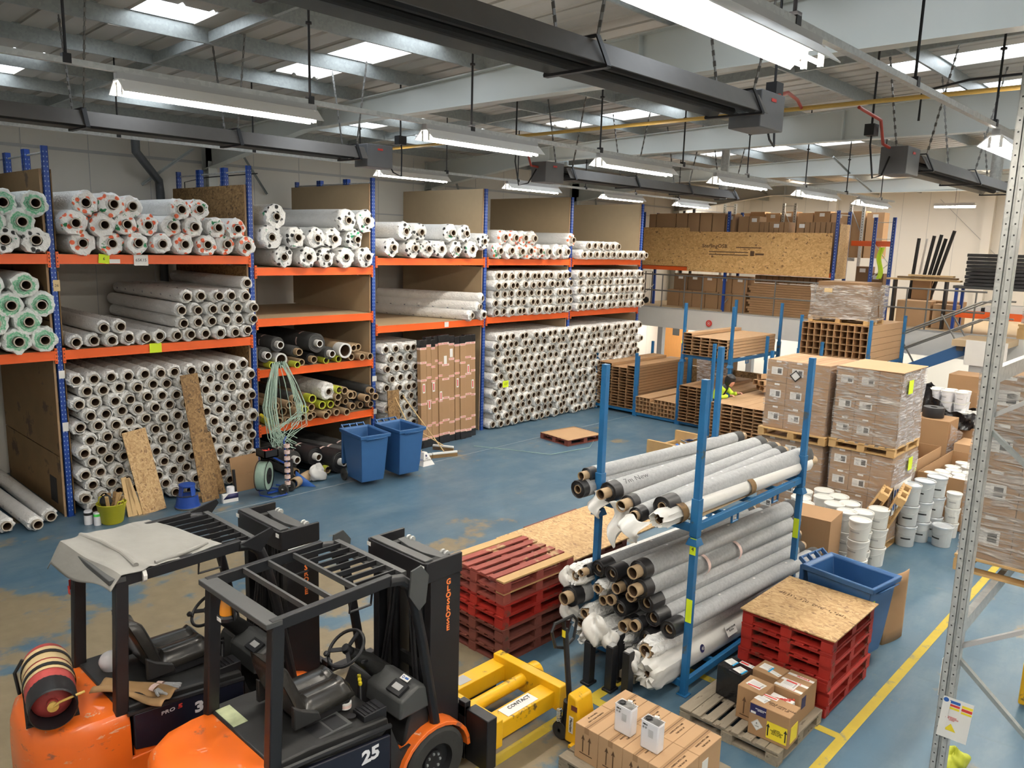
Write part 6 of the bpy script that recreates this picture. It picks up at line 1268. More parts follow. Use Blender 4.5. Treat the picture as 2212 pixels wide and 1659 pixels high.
text('HANDLE WITH CARE\nTHIS WAY UP', .032, M['inkb'], e, T(.05, -.02, .326, -.05), bold=.0005)
stick(e, (-.13, .0, .326), .12, .10, rot=-.2); b = MB(); b.cb((-.10, .085, .3265), (.18, .05, .001)); b.k = 0; b.build('white_strip', M['ppr'], e); b = MB(); b.cb((-.10, .085, .3275), (.16, .02, .001)); b.build('red_stripe', M['red'], e)
Ff = frame((0, -.1258, 0), (1, 0, 0), (0, 0, 1))
b = MB(); b.cb((.085, .12, .0005), (.20, .17, .001), Ff); b.build('yellow_label', M['yel'], e); arr = MB()
for x in (.0, .17): arr.prism([(x-.006, .06), (x+.006, .06), (x+.006, .15), (x+.018, .15), (x, .185), (x-.018, .15), (x-.006, .15)], .001, .002, Ff)
arr.build('black_arrows', M['ink'], e); text('LIQUIDS\nPLEASE HANDLE\nWITH CARE\nTHIS WAY UP', .017, M['ink'], e, Ff @ T(.085, .12, .002))
b = MB(); b.cb((-.11, .27, .0005), (.16, .10, .001), Ff); b.build('navy_label', M['navyi'], e); text('POLYURETHANE\nADHESIVE', .014, M['ppr'], e, Ff @ T(-.085, .275, .002)); b = MB(); b.cb((-.155, .235, .0012), (.05, .022, .001), Ff); b.build('barcode', M['ppr'], e)
b = MB(); b.cb((-.11, .12, .0005), (.085, .085, .001), Ff @ T(-.11, .12, 0, PI/4) @ T(.11, -.12, 0)); b.build('hazard_diamond', M['ppr'], e); b = MB(); b.tube([(-.11, .175, .001), (-.055, .12, .001), (-.11, .065, .001), (-.165, .12, .001)], .001, 4, True, M=Ff); b.build('diamond_border', M['ink'], e); text('TOXIC', .014, M['ink'], e, Ff @ T(-.11, .105, .0015)); b = MB(); b.lathe([(.001, .001), (.012, .001)], 12, Ff @ T(-.11, .135, 0)); b.build('skull_mark', M['ink'], e)
b = MB(); b.cb((.201, 0, .12), (.002, .16, .17)); b.build('yellow_label', M['yel'], e)
# ---------------------------------------------------------------- right foreground pallet-rack post and wrapped pallets
PXx, PY_ = -1.29, 6.30
e = E('galvanised_rack', 'galvanised rack frame with punched post at the right edge', 'rack', (PXx, PY_, 0))
def K3(n, m, b, **k): return keep(b.build(n, m if isinstance(m, list) else M[m], e, **k), e)
b = MB()
for (xa, xb, ya, yb) in ((-.048, -.008, -.05, -.046), (.008, .048, -.05, -.046), (-.008, .008, -.038, -.034), (-.010, -.008, -.05, -.034), (.008, .010, -.05, -.034), (-.050, -.046, -.05, .04), (.046, .050, -.05, .04)): b.box(PXx+xa, PXx+xb, PY_+ya, PY_+yb, 0, 6.0)
b.k = 1; z = .1
while z < 6: 
    for s in (-.028, .028): b.lathe([(.001, 0), (.0062, 0)], 10, frame((PXx+s, PY_-.0508, z), (1, 0, 0), (0, 0, 1)))
    z += .075
K3('upright', [M['galvl'], M['holed']], b, smooth=False)
b = MB()
for (xa, xb, ya, yb) in ((-.048, .048, .046, .05), (-.050, -.046, -.04, .05), (.046, .050, -.04, .05)): b.box(PXx+1.05+xa, PXx+1.05+xb, PY_+ya, PY_+yb, 0, 6.0)
K3('upright', 'galvl', b, smooth=False)
b = MB(); z = .9
zg = [.55, 1.72, 2.87, 4.0, 5.1]
for a, c in zip(zg, zg[1:]):
    pass
for zc in (1.86, 3.62, 5.3):
    b = MB(); b.bar((PXx, PY_+.02, zc), (PXx+1.05, PY_+.02, zc+.72), .045, .03); K3('diagonal_brace', 'lgrey', b)
    b = MB(); b.bar((PXx, PY_+.02, zc-.05), (PXx+1.05, PY_+.02, zc-.95), .045, .03); K3('diagonal_brace', 'galvd', b)
for x in (PXx, PXx+1.05):
    for z in (2.05, 3.98): b = MB(); b.box(x-.025, x+.025, PY_+.06, 10.3, z-.11, z); K3('shelf_beam', 'galvl', b)
for x in (PXx, PXx+1.05): b = MB(); b.box(x-.05, x+.05, 10.3, 10.38, 0, 6); K3('upright', 'galvl', b, smooth=False)
e = E('safety_notice', 'white laminated rack load notice hanging on the galvanised post', 'sign', (PXx+.08, PY_-.06, 1.33))
Fn = frame((0, 0, 0), (1, .15, -.06), (.06, 0, 1))
b = MB(); b.cb((0, 0, 0), (.20, .33, .002), Fn); b.build('notice_sheet', M['ppr'], e)
for (x, y, w_, h, m) in ((-.02, .135, .07, .022, 'bluei'), (-.02, .108, .07, .018, 'red'), (-.02, .085, .07, .018, 'yel'), (.062, .125, .07, .02, 'yel'), (.062, .10, .07, .022, 'red'), (.062, .075, .07, .016, 'yel')): b = MB(); b.cb((x, y, .0015), (w_, h, .001), Fn); b.build('colour_panel', M[m], e)
b = MB(); b.prism([(-.06, -.10), (.02, -.10), (-.02, -.04)], .001, .002, Fn); b.build('warning_triangle', M['yel'], e); text('WARNING\nSAFE WORKING\nLOADS', .012, M['red'], e, Fn @ T(-.02, .0, .002)); text('Apex', .022, M['bluei'], e, Fn @ T(.06, -.148, .002)) if 0 else None
b = MB(); b.lathe([(.001, 0), (.018, 0)], 16, Fn @ T(-.08, .14, .0015)); b.build('blue_symbol', M['bluei'], e); b = MB(); b.cb((-.055, -.01, .004), (.012, .30, .002), Fn); b.build('cable_tie', M['ppr'], e)
b = MB(); b.cb((PXx-.055, PY_-.02, 1.62), (.004, .06, .30), None); tag(b.build('white_sheet', M['ppr']), 'white sheet edge hanging on the left side of the galvanised post', 'paper')
rag('lime_bag', (-1.47, 7.78, .08), (.10, .14, .11), M['ytip'], 'yellow and green crumpled bag on the floor at the post foot', 31)
def wrapped_stack(x0, x1, y0, y1, z0, nz, hz, nx, ny, label, wm='wrap', grp=None, m='card', nyv=None, cap=None, labels=True, film=True, only=None):
    for k in range(nz):
        for i in range(nx):
            for j in range(ny):
                if not (k == nz-1 or j == 0 or i == nx-1): continue
                if only and not only(i, j, k): continue
                sx, sy = (x1-x0)/nx, (y1-y0)/ny; cx_, cy_ = x0+sx*(i+.5), y0+sy*(j+.5)
                lay = ('bottom', 'second', 'third', 'fourth', 'fifth', 'sixth')[k]; ew = E('carton', '%s carton, %s layer, %s from left, %s row back' % (label, lay, P_(i), P_(j)), 'carton', (cx_, cy_, z0+hz*k+.0005), 0, 'cartons of the %s load' % label)
                b = MB(); b.box(-sx/2+.002, sx/2-.002, -sy/2+.002, sy/2-.002, 0, hz-.003); b.build('carton_body', M[m], ew, bev=.005)
                if k == nz-1: b = MB(); b.box(-.02, .02, -sy/2+.004, sy/2-.004, hz-.003, hz-.002); b.build('tape', M['cardl'], ew, smooth=False)
                if labels and j == 0 and (i < nx-1 or nx == 1):
                    b = MB(); b.cb((.0, -sy/2+.0005, hz*.52), (.20, .003, .13)); b.k = 1; b.cb((.045, -sy/2-.0015, hz*.52), (.07, .002, .085)); b.k = 2
                    for q in range(4): b.cb((-.05, -sy/2-.0015, hz*.52+.04-.025*q), (.07, .002, .005))
                    b.build('printed_label', [M['ppr'], M['grey'], M['lgrey']], ew, smooth=False)
                    b = MB(); b.cb((.02, -sy/2+.0005, hz*.93), (.09, .003, .03)); b.build('small_label', M['ppr'], ew, smooth=False)
    if film:
        rg = random.Random(int(x0*100)); ph = rg.uniform(0, 6); H = nz*hz; per = 2*((x1-x0)+(y1-y0)); b = MB()
        def f(u, v):
            s = u*per; w_, d = x1-x0+.03, y1-y0+.03
            if s < w_: p = (x0-.015+s, y0-.015)
            elif s < w_+d: p = (x1+.015, y0-.015+s-w_)
            elif s < 2*w_+d: p = (x1+.015-(s-w_-d), y1+.015)
            else: p = (x0-.015, y1+.015-min(d, s-2*w_-d))
            k = .006*math.sin(30*u+9*v+ph)+.004*math.sin(80*u+3*v)
            return (p[0]+k, p[1]+k-.0, z0-.03+v*(H+.03)+.01*math.sin(25*u)*(v > .9))
        b.grid(f, 120, 14); o = b.build('stretch_film', M[wm], ang=80); tag(o, 'clear stretch film wound around the %s load' % label, 'film')
W1 = 'right foreground rack'
pallet(-1.02, 7.98, 2.052, 0, 'woodw', 'light wood pallet on the galvanised rack, lower level', 'rack pallets', 1.2, 1.1)
wrapped_stack(-1.60, -.44, 7.46, 8.50, 2.20, 4, .40, 3, 2, W1, 'wraph', m='card')
pallet(-1.05, 9.35, 3.982, 0, 'woodw', 'light wood pallet on the galvanised rack, upper level at the image edge', 'rack pallets', 1.2, 1.0)
wrapped_stack(-1.62, -.46, 8.87, 9.83, 4.13, 2, .42, 3, 2, 'right edge upper rack', 'wraph', m='card')
e = E('stacker_truck', 'corner of a yellow pallet truck on the floor at the right image edge', 'pallet truck', (-1.0, 9.6, 0)); b = MB(); b.box(-1.27, -1.05, 9.4, 9.7, .05, .55); keep(b.build('yellow_frame', M['fkyel'], e, bev=.02), e); b = MB(); b.bar((-1.1, 9.5, .1), (-.9, 9.0, .1), .05, .05); keep(b.build('fork', M['black'], e), e)
e = E('hi_vis_vest', 'yellow hi-vis vest hanging on the galvanised rack at the image edge', 'vest', (-1.2, 7.4, 4.5))
b = MB(); b.grid(lambda u, v: (-.12+.24*u, .02*math.sin(9*u), -.2+.4*v), 8, 8); b.build('vest_cloth', M['hiviz'], e, solid=.01)
# ================================================================ goods at centre right and back
wrapped_stack(-6.08, -4.98, 13.0, 14.2, .145, 4, .35, 3, 3, 'left tower lower pallet', 'wrap')
pallet(-5.53, 13.58, 0, PI/2, 'woodw', 'pallet under the left lower wrapped load', 'pallets of the carton towers', 1.2, 1.1)
pallet(-5.53, 13.55, 1.552, 0, 'woodw', 'bright wood pallet on top of the left lower load', 'pallets of the carton towers', 1.2, 1.25)
wrapped_stack(-6.08, -4.98, 13.0, 14.2, 1.70, 3, .40, 3, 3, 'left tower upper pallet', 'wrap')
e = labl('ghs_label', 'ppr', (0, 0, 0), (.13, .003, .13), T(-5.55, 12.974, 2.66, ry=PI/4), 'diamond hazard label low on the top left wrapped carton', 'label')
b = MB(); b.tube([(-.065, 0, -.065), (.065, 0, -.065), (.065, 0, .065), (-.065, 0, .065)], .014, 4, True, M=T(0, -.002, 0)); b.build('diamond_border', M['ink'], e)
labl('yellow_note', 'neon', (0, 0, 0), (.003, .16, .20), T(-4.955, 13.6, 1.95), 'yellow sheet low on the right side of the left upper load', 'label')
wrapped_stack(-4.84, -3.86, 13.0, 14.2, .145, 4, .355, 3, 3, 'right tower lower pallet', 'wrap')
pallet(-4.35, 13.58, 0, PI/2, 'woodw', 'pallet under the right lower wrapped load', 'pallets of the carton towers', 1.2, 1.0)
pallet(-4.36, 13.58, 1.572, PI/2, 'woodw', 'bright wood pallet on top of the right lower load', 'pallets of the carton towers', 1.25, 1.05)
wrapped_stack(-4.86, -3.87, 13.0, 14.2, 1.72, 3, .40, 3, 3, 'right tower upper pallet', 'wraph')
b = MB(); b.box(-4.87, -3.84, 12.99, 14.22, 2.925, 2.935); tag(b.build('card_cap', M['cardl']), 'flat cardboard sheet topping the right upper load', 'cardboard')
b = MB(); b.grid(lambda u, v: (.0+.012*math.sin(20*u+8*v), 1.2*u, 1.2*v+.02*math.sin(9*u)), 30, 14); tag(b.build('milky_film', M['wrapmilk'], M=T(-3.845, 13.0, 1.70)), 'milky film sheet on the right side of the right upper load', 'film')
b = MB(); b.grid(lambda u, v: (.0+.012*math.sin(20*u+8*v), 1.2*u, 1.0*v), 30, 10); tag(b.build('milky_film', M['wrapmilk'], M=T(-3.835, 13.0, .50)), 'milky film sheet on the right side of the right lower load', 'film')
labl('yellow_note', 'neon', (0, 0, 0), (.003, .22, .22), T(-3.82, 13.35, 2.68), 'yellow sheet high on right side of the right upper load', 'label'); labl('yellow_note', 'neon', (0, 0, 0), (.003, .2, .22), T(-3.81, 13.75, 1.35), 'yellow sheet on right side of the right lower load', 'label')
e = labl('printed_sleeve', 'ppr', (0, 0, 0), (.003, .85, .50), T(-3.815, 13.5, .85), 'white and blue printed sleeve on the side of the right lower load', 'sleeve'); text('NOVA', .36, M['bluei'], e, frame((.003, 0, 0), (0, 1, 0), (0, 0, 1)), bold=.01) if 0 else None
b = MB()
for k in range(7): b.cb((.003, -.36+.12*k, .02*math.sin(k*2)), (.002, .07, .34-.05*(k % 3)))
b.build('blue_lettering', M['bluei'], e)
def longbox(w_, h, L, key):
    b = MB(); t = .004
    b.box(-w_/2, -w_/2+t, 0, L, 0, h-.002); b.box(w_/2-t-.001, w_/2-.001, 0, L, 0, h-.002); b.box(-w_/2, w_/2-.001, 0, L, 0, t); b.box(-w_/2, w_/2-.001, 0, L, h-t-.002, h-.002); b.box(-w_/2, w_/2-.001, .5, .51, 0, h-.003)
    return b.mesh('long_carton', M['cardl' if key else 'card'], smooth=False)
def bundle(x0, y0, z0, nx, nz, w_, h, L, label, grp, key=0, ragged=.02, skip=lambda i, k: False):
    me = longbox(w_-.005, h-.004, L, key); rg = random.Random(int(abs(x0)*31))
    for k in range(nz):
        for i in range(nx):
            if skip(i, k): continue
            o = bpy.data.objects.new('long_carton', me); C.objects.link(o); o.location = (x0+w_*(i+.5), y0+rg.uniform(-ragged, ragged), z0+h*k)
            tag(o, 'open long carton, %s, %s from left, layer %d up' % (label, P_(i), k+1), 'carton', grp)
stillage(-13.93, -12.56, 18.52, 21.4, [.17], 1.80, 'blue post stillage with tall flat carton bundle, farthest left of the floor row', loops=False)
bundle(-13.9, 18.48, .175, 5, 15, .262, .083, 2.9, 'leftmost floor bundle', 'flat long cartons', skip=lambda i, k: k == 14 and i in (2, 3))
stillage(-12.50, -11.16, 18.52, 21.4, [.12], 1.72, 'blue post stillage holding the low bundle of square cartons', loops=False)
bundle(-12.47, 18.45, .125, 11, 4, .118, .115, 2.85, 'low square bundle', 'square long cartons', 1, skip=lambda i, k: k == 3 and i == 4)
stillage(-11.08, -9.68, 18.52, 21.3, [.12, 1.96], 3.32, 'blue two-tier stillage with flat cartons on its upper deck before the white fascia', loops=True)
bundle(-11.05, 18.40, .125, 5, 12, .265, .083, 2.6, 'lower deck bundle', 'flat long cartons', skip=lambda i, k: k > 10 and i > 2)
bundle(-11.05, 18.42, 1.965, 5, 7, .262, .083, 2.75, 'upper deck bundle', 'flat long cartons', 1, skip=lambda i, k: k == 6 and i not in (0,))
stillage(-9.32, -7.86, 17.0, 19.8, [.12], 2.52, 'blue post stillage in front of the person', loops=False)
bundle(-9.28, 16.95, .125, 5, 12, .275, .083, 2.8, 'nearest flat bundle', 'flat long cartons', 1)
stillage(-8.52, -6.78, 19.98, 22.5, [.12, 2.0], 3.15, 'blue two-tier stillage carrying the square carton block', loops=False)
bundle(-8.47, 19.90, 2.005, 10, 6, .166, .165, 2.6, 'high square block', 'square long cartons', 1)
bundle(-8.47, 19.90, .125, 6, 11, .27, .15, 2.6, 'block under the square cartons', 'flat long cartons', 0, skip=lambda i, k: not (i == 5 or k > 8))
rg = random.Random(8); me = longbox(.15, .13, 1.4, 1)
for k in range(9):
    o = bpy.data.objects.new('long_carton', me); C.objects.link(o); o.location = (-9.0+.17*(k % 4)+rg.uniform(-.03, .03), 18.75+rg.uniform(-.15, .15), 1.24+.14*(k//4)); o.rotation_euler = (0, rg.uniform(-.2, .25), -.25+rg.uniform(-.12, .12)); tag(o, 'short open carton tossed in the loose heap behind the person, %s in the heap' % P_(k), 'carton', 'loose cartons heap')
# wrapped pallet on top of the square block
pallet(-7.62, 20.55, 3.002, 0, 'woodw', 'pallet on top of the square carton block', 'high wrapped pallet', 1.5, 1.1)
for k in range(3):
    b = MB(); b.box(-.68+.04*k, .70-.05*k, -.52, .52, 0, .34 if k < 2 else .20)
    tag(b.build('dark_carton', M['cardd'], bev=.01, M=T(-7.6, 20.55, 3.149+.345*k)), 'dark grey-brown carton inside the high wrapped pallet, %s layer' % ('bottom', 'middle', 'top')[k], 'carton', 'high wrapped pallet')
b = MB(); b.grid(lambda u, v: ((lambda a: ((.76 if abs(math.cos(a)) > .82 else .76*abs(math.cos(a))/.82)*math.copysign(1, math.cos(a))+.02*math.sin(40*u+6*v), (.58 if abs(math.sin(a)) > .57 else .58*abs(math.sin(a))/.57)*math.copysign(1, math.sin(a))+.02*math.sin(31*u+11*v), .86*v+.03*math.sin(17*u)))(2*PI*u)), 140, 14)
tag(b.build('stretch_film', M['wraph'], M=T(-7.6, 20.55, 3.10), ang=80), 'silvery crumpled stretch film around the high pallet before the mezzanine', 'film')
labl('yellow_note', 'tapeb', (0, 0, 0), (.2, .004, .10), T(-7.9, 19.95, 3.82), 'pale yellow label under the film of the high pallet', 'label')
# things between the stillages and the mezzanine
def box(name, x0, x1, y0, y1, z0, z1, m, label, cat='box', grp=None, bev=.006, parts=None):
    b = MB(); b.box(x0, x1, y0, y1, z0, z1); o = b.build(name, M[m], bev=bev); return tag(o, label, cat, grp)
box('particle_board_crate', -14.3, -11.5, 22.2, 22.24, 0, 1.05, 'osbd', 'aged particle board crate side behind the low square bundle', 'crate')
box('particle_board_crate', -11.4, -9.4, 21.9, 21.94, 0, 1.15, 'osbd', 'aged particle board crate side behind the felt-hung stillage', 'crate')
for k, (x, y, r, h) in enumerate(((-12.0, 21.0, .5, 1.2), (-10.9, 21.9, .55, 1.3))): pass
box('wrapped_bale', -12.3, -11.3, 21.6, 22.1, 0, 1.42, 'cardd', 'film-covered brown bale behind the two-tier stillage, left', 'bale'); 
b = MB(); b.grid(lambda u, v: (-.55+1.1*u, .05*math.sin(7*u+4*v), 1.5*v), 24, 16); tag(b.build('bale_film', M['wrapmilk'], M=T(-11.8, 21.5, 0)), 'milky film sagging over the brown bale', 'film')
box('blue_bag', -11.9, -11.3, 21.3, 21.55, 1.42, 1.5, 'cyan', 'bright blue bag lying on the brown bale', 'bag', bev=.03)
box('dark_sheet', -13.95, -12.0, 23.2, 23.25, .9, 1.95, 'boardd', 'dark brown panel standing under the mezzanine edge', 'panel')
for k, (x, y, s, z) in enumerate(((-14.9, 22.8, .45, .5), (-14.1, 22.9, .4, .62), (-13.7, 22.6, .5, .4), (-15.5, 23.0, .35, .45))): box('open_carton', x-s/2, x+s/2, y-s/2, y+s/2, 0, z+.5, 'card', 'brown carton under the mezzanine edge, %s of the cluster by the grey column' % P_(k), 'carton', 'cartons by the grey column')
box('blue_cabinet', -15.6, -15.25, 27.2, 27.55, 1.0, 1.9, 'bluei', 'blue cabinet beside the wooden door under the mezzanine', 'cabinet')
b = MB(); b.lathe([(.001, 0), (.11, 0), (.11, .03), (.001, .035)], 24); e = tag(b.build('alarm_sounder', M['red'], M=frame((-13.4, YM-.06, 2.28), (1, 0, 0), (0, 0, 1))), 'round red alarm sounder on the white mezzanine fascia', 'alarm'); b = MB(); b.lathe([(.05, .036), (.06, .036)], 20); b.lathe([(.001, .036), (.02, .036)], 12); b.build('alarm_rings', M['ppr'], e, solid=.001)
# open timber tray on the floor
e = E('timber_tray', 'open light timber tray with scraps on the floor behind the felt rolls', 'tray', (-9.55, 15.9, 0))
for (x0, x1, y0, y1, z1) in ((-9.95, -9.2, 15.28, 15.36, .32), (-9.95, -9.1, 16.5, 16.58, .36), (-9.95, -9.88, 15.36, 16.5, .12), (-9.25, -9.15, 15.36, 16.5, .12)): b = MB(); b.box(x0, x1, y0, y1, 0, z1); keep(b.build('tray_side', M['woodw'], e, bev=.004), e)
for k in range(6): b = MB(); b.cb((0, 0, 0), (.18, .14, .008)); tag(b.build('paper_scrap', M['ppr' if k % 2 else 'bluei'], M=T(-9.6+.1*(k % 3), 16.1+.08*k, .08+.03*k, .7*k, .3, .4)), '%s paper scrap in the timber tray, %s from near end' % ('white' if k % 2 else 'blue', P_(k)), 'paper', 'scraps in the timber tray')
# person in hi-vis bending behind the nearest bundle
e = E('person', 'person in a yellow hi-vis jacket and black hood leaning over long cartons', 'person', (-9.62, 17.75, 0), 0)
def skin(pts, edges, name, m, root=0, lv=2, par=e):
    me = bpy.data.meshes.new(name); me.from_pydata([p[:3] for p in pts], edges, []); o = bpy.data.objects.new(name, me); C.objects.link(o); me.materials.append(M[m])
    q = o.modifiers.new('s', 'SKIN'); sv = me.skin_vertices[0].data
    for i, p in enumerate(pts): sv[i].radius = (p[3], p[4] if len(p) > 4 else p[3]); sv[i].use_root = i == root
    s_ = o.modifiers.new('u', 'SUBSURF'); s_.levels = s_.render_levels = lv; o.parent = par; me.polygons.foreach_set('use_smooth', []); q.use_smooth_shade = True; return o
skin([(0, 0, .88, .15, .12), (.06, .02, 1.10, .15, .12), (.16, .04, 1.28, .17, .13), (.24, .05, 1.38, .10), (.30, .06, 1.46, .06), (.02, -.10, .80, .10), (.03, -.12, .46, .07), (.0, -.13, .10, .05), (.12, -.14, .04, .045), (-.02, .11, .80, .10), (-.02, .13, .46, .07), (-.06, .13, .10, .05), (.07, .15, .04, .045)],
     [(0, 1), (1, 2), (2, 3), (3, 4), (0, 5), (5, 6), (6, 7), (7, 8), (0, 9), (9, 10), (10, 11), (11, 12)], 'body', 'navy')
skin([(-.02, .0, 1.0, .17, .14), (.06, .02, 1.14, .175, .14), (.16, .04, 1.30, .185, .14), (.22, .05, 1.38, .11), (.16, -.17, 1.32, .075), (.28, -.24, 1.14, .06), (.44, -.14, 1.20, .048), (.17, .25, 1.30, .075), (.34, .28, 1.16, .06), (.50, .16, 1.24, .045)], [(0, 1), (1, 2), (2, 3), (2, 4), (4, 5), (5, 6), (2, 7), (7, 8), (8, 9)], 'hi_vis_jacket', 'hiviz')
b = MB(); b.lathe([(.001, -.13), (.07, -.11), (.10, -.04), (.115, .04), (.10, .11), (.05, .15), (.001, .16)], 20, T(.33, .07, 1.53, ry=.35) @ Matrix.Scale(1.16, 4)); b.build('hood', M['black'], e)
b = MB(); b.lathe([(.001, -.11), (.055, -.09), (.075, -.03), (.078, .03), (.06, .08), (.001, .10)], 18, T(.385, .055, 1.50, ry=.35)); b.lathe([(.001, 0), (.012, .005), (.016, .03), (.001, .05)], 8, T(.455, .045, 1.485, ry=-.5)); b.build('face', M['skin'], e)
for s, (x, y, z) in enumerate(((.46, -.13, 1.21), (.52, .15, 1.25))):
    pts = [(x, y, z, .028, .02), (x+.06, y, z+.01, .034, .018)]; ed = [(0, 1)]
    for k in range(4): i = len(pts); pts += [(x+.09, y-.024+.016*k, z+.015, .010), (x+.125-.006*abs(k-1.5), y-.026+.017*k, z+.0, .009), (x+.14-.006*abs(k-1.5), y-.026+.017*k, z-.022, .008)]; ed += [(1, i), (i, i+1), (i+1, i+2)]
    i = len(pts); pts += [(x+.04, y+(.035 if s == 0 else -.035), z+.01, .011), (x+.08, y+(.045 if s == 0 else -.045), z-.01, .009)]; ed += [(0, i), (i, i+1)]
    skin(pts, ed, 'hand', 'skin', 0, 1)
# ---------------------------------------------------------------- tubs, tins and boxes on the right
def bucket(x, y, z, r, h, label, grp, m='pail', metal=False, name='tub'):
    k = ('bk', r, h, m)
    if k not in CM:
        e = E(name, '', 'tub')
        b = MB(); b.lathe([(.001, 0), (r*.86, 0), (r*.88, .01), (r*.97, h*.86), (r, h*.86), (r*1.0, h*.93)], 26); b.build('tub_body', M[m], e)
        b = MB(); b.lathe([(r*1.0, h*.90), (r*1.05, h*.90), (r*1.06, h*.98), (r*1.0, h), (r*.93, h-.004), (r*.92, h-.018), (.001, h-.016)], 26); b.build('lid', M['lid' if metal else 'pail'], e)
        b = MB(); b.tube([(r*1.0*math.cos(a), -r*1.0*math.sin(a) if 0 else -abs(r*1.02*math.sin(a))-.003, h*.82-.5*r*math.sin(a)) for a in [PI*q/10 for q in range(11)]], .003, 5); b.build('wire_handle', M['galvl' if metal else 'pail'], e)
        b = MB(); b.lathe([(r*.935, h*.45), (r*.94, h*.50)], 26) if metal else b.lathe([(r*.93, h*.40), (r*.935, h*.43)], 26, None)
        b2 = MB(); 
        for q in range(8): a = -PI/2-.5+q*.14; pass
        b = MB(); b.grid(lambda u, v: (r*.955*math.cos(-PI/2-.6+1.0*u), r*.955*math.sin(-PI/2-.6+1.0*u), h*(.38+.07*v)), 8, 1); b.build('dark_print', M['ink'] if metal else M['lgrey'], e)
        CM[k] = e; first = e
    else: first = copy_tree(CM[k])
    first.location = (x, y, z); first.rotation_euler = (0, 0, rr.uniform(-.5, .5)); return tag(first, label, 'tub', grp)
spots = [(-3.80, 11.62), (-4.08, 11.86), (-4.36, 12.08), (-3.90, 12.02), (-4.62, 12.30), (-4.20, 12.28), (-4.46, 12.52), (-4.86, 12.0), (-4.70, 11.74), (-4.98, 12.35), (-3.78, 12.36), (-4.76, 12.66)]
for k, (x, y) in enumerate(spots):
    for q in range(3): bucket(x, y, .0015+.302*q, .148, .30, 'white plastic tub behind the dark bin, %s stack back, %s from floor' % (P_(k), P_(q)), 'white plastic tubs')
for k, (x, y, n) in enumerate(((-3.72, 13.62, 3), (-3.62, 14.02, 3), (-3.55, 14.45, 3), (-3.36, 14.16, 1))):
    if k == 3: x, y = -3.32, 14.02
    for q in range(n): bucket(x if n > 1 else -3.28, y if n > 1 else 14.05, .0015+.352*q, .158, .35, 'white metal tin with wire handle, %s, %s from floor' % (('nearest stack', 'middle stack', 'rearmost stack', 'standing alone at right')[k], P_(q)), 'white metal tins', 'tin', True, 'paint_tin')
for q in range(3): bucket(-3.30, 14.62, .0015+.262*q, .118, .26, 'small white pail by the big cardboard tray, %s from the floor' % P_(q), 'small white pails')
def opentray(x0, x1, y0, y1, h, label, m='card', z=0, rz_=0, t=.012):
    e = E('open_cardboard_tray', label, 'box', ((x0+x1)/2, (y0+y1)/2, z), rz_); w_, d = (x1-x0)/2, (y1-y0)/2
    for (a, b_, c, d_) in ((-w_, w_, -d, -d+t), (-w_, w_, d-t, d), (-w_, -w_+t, -d+t, d-t), (w_-t, w_, -d+t, d-t)): b = MB(); b.box(a, b_, c, d_, 0, h); b.build('tray_wall', M[m], e, smooth=False)
    b = MB(); b.box(-w_, w_, -d, d, 0, .01); b.build('tray_base', M[m], e, smooth=False); return e
opentray(-4.02, -2.78, 15.0, 17.2, .93, 'large open cardboard tray full of white lidded tubs on the right')
for i in range(4):
    for j in range(6): bucket(-3.82+.285*i+(.1 if j % 2 else 0), 15.18+.33*j, .60-(.02*j)+(.05 if (i+j) % 5 == 0 else 0), .13, .26, 'white lidded tub in the large open cardboard tray, %s column, %s row back' % (P_(i), P_(j)), 'tubs in the cardboard tray')
b = MB(); b.box(-3.98, -2.82, 15.05, 17.15, .55, .58); tag(b.build('inner_board', M['cardd']), 'inner board under the tubs in the cardboard tray', 'cardboard')
opentray(-4.50, -4.08, 14.6, 16.6, 1.10, 'narrow open cardboard tray beside the wrapped tower with yellow note')
labl('yellow_note', 'neon', (0, 0, 0), (.003, .14, .14), T(-4.07, 15.0, .98), 'small yellow note on the narrow cardboard tray', 'label')
# leaning fresh wood pallets
for k, (x, dy, a) in enumerate(((-4.02, 12.92, 1.12), (-3.72, 12.86, 1.18))):
    p = pallet(0, 0, 0, 0, 'woodw', 'fresh wood pallet leaning upright between white tubs and tins, %s of the two' % ('left', 'right')[k], 'leaning pallets', 1.1, .9)
    p.matrix_world = T(x, dy, .45*math.cos(.0)+.01, .2, rx=0) @ Matrix.Rotation(-a, 4, 'Y') @ T(0, 0, 0)
    p.location = (x-.02, dy, .565)
# big brown open carton lying by the felt rolls, and card behind the bin
e = E('empty_carton', 'large empty brown carton lying open between the felt rolls and white tubs', 'carton', (-4.30, 11.15, 0), .10)
for (a, b_, c, d_, z0_, z1_) in ((-.32, .32, -.30, .30, .99, 1.0), (-.32, -.31, -.3, .3, 0, .99), (.31, .32, -.3, .3, 0, .99), (-.31, .31, -.3, -.29, 0, .99), (-.31, .31, -.3, .3, 0, .01)): b = MB(); b.box(a, b_, c, d_, z0_, z1_); b.build('carton_wall', M['card'], e, smooth=False)
e = E('bent_cardboard', 'tall bent brown cardboard sheet standing behind the dark blue bin', 'cardboard', (-2.75, 9.9, 0))
b = MB(); b.grid(lambda u, v: ((-3.2+.7*u if u < .6 else -2.78+.09*math.sin((u-.6)*4)) , (9.76 if u < .6 else 9.76+1.1*(u-.6)), .90*v), 20, 6); keep(b.build('sheet', M['card'], e, solid=.008), e)
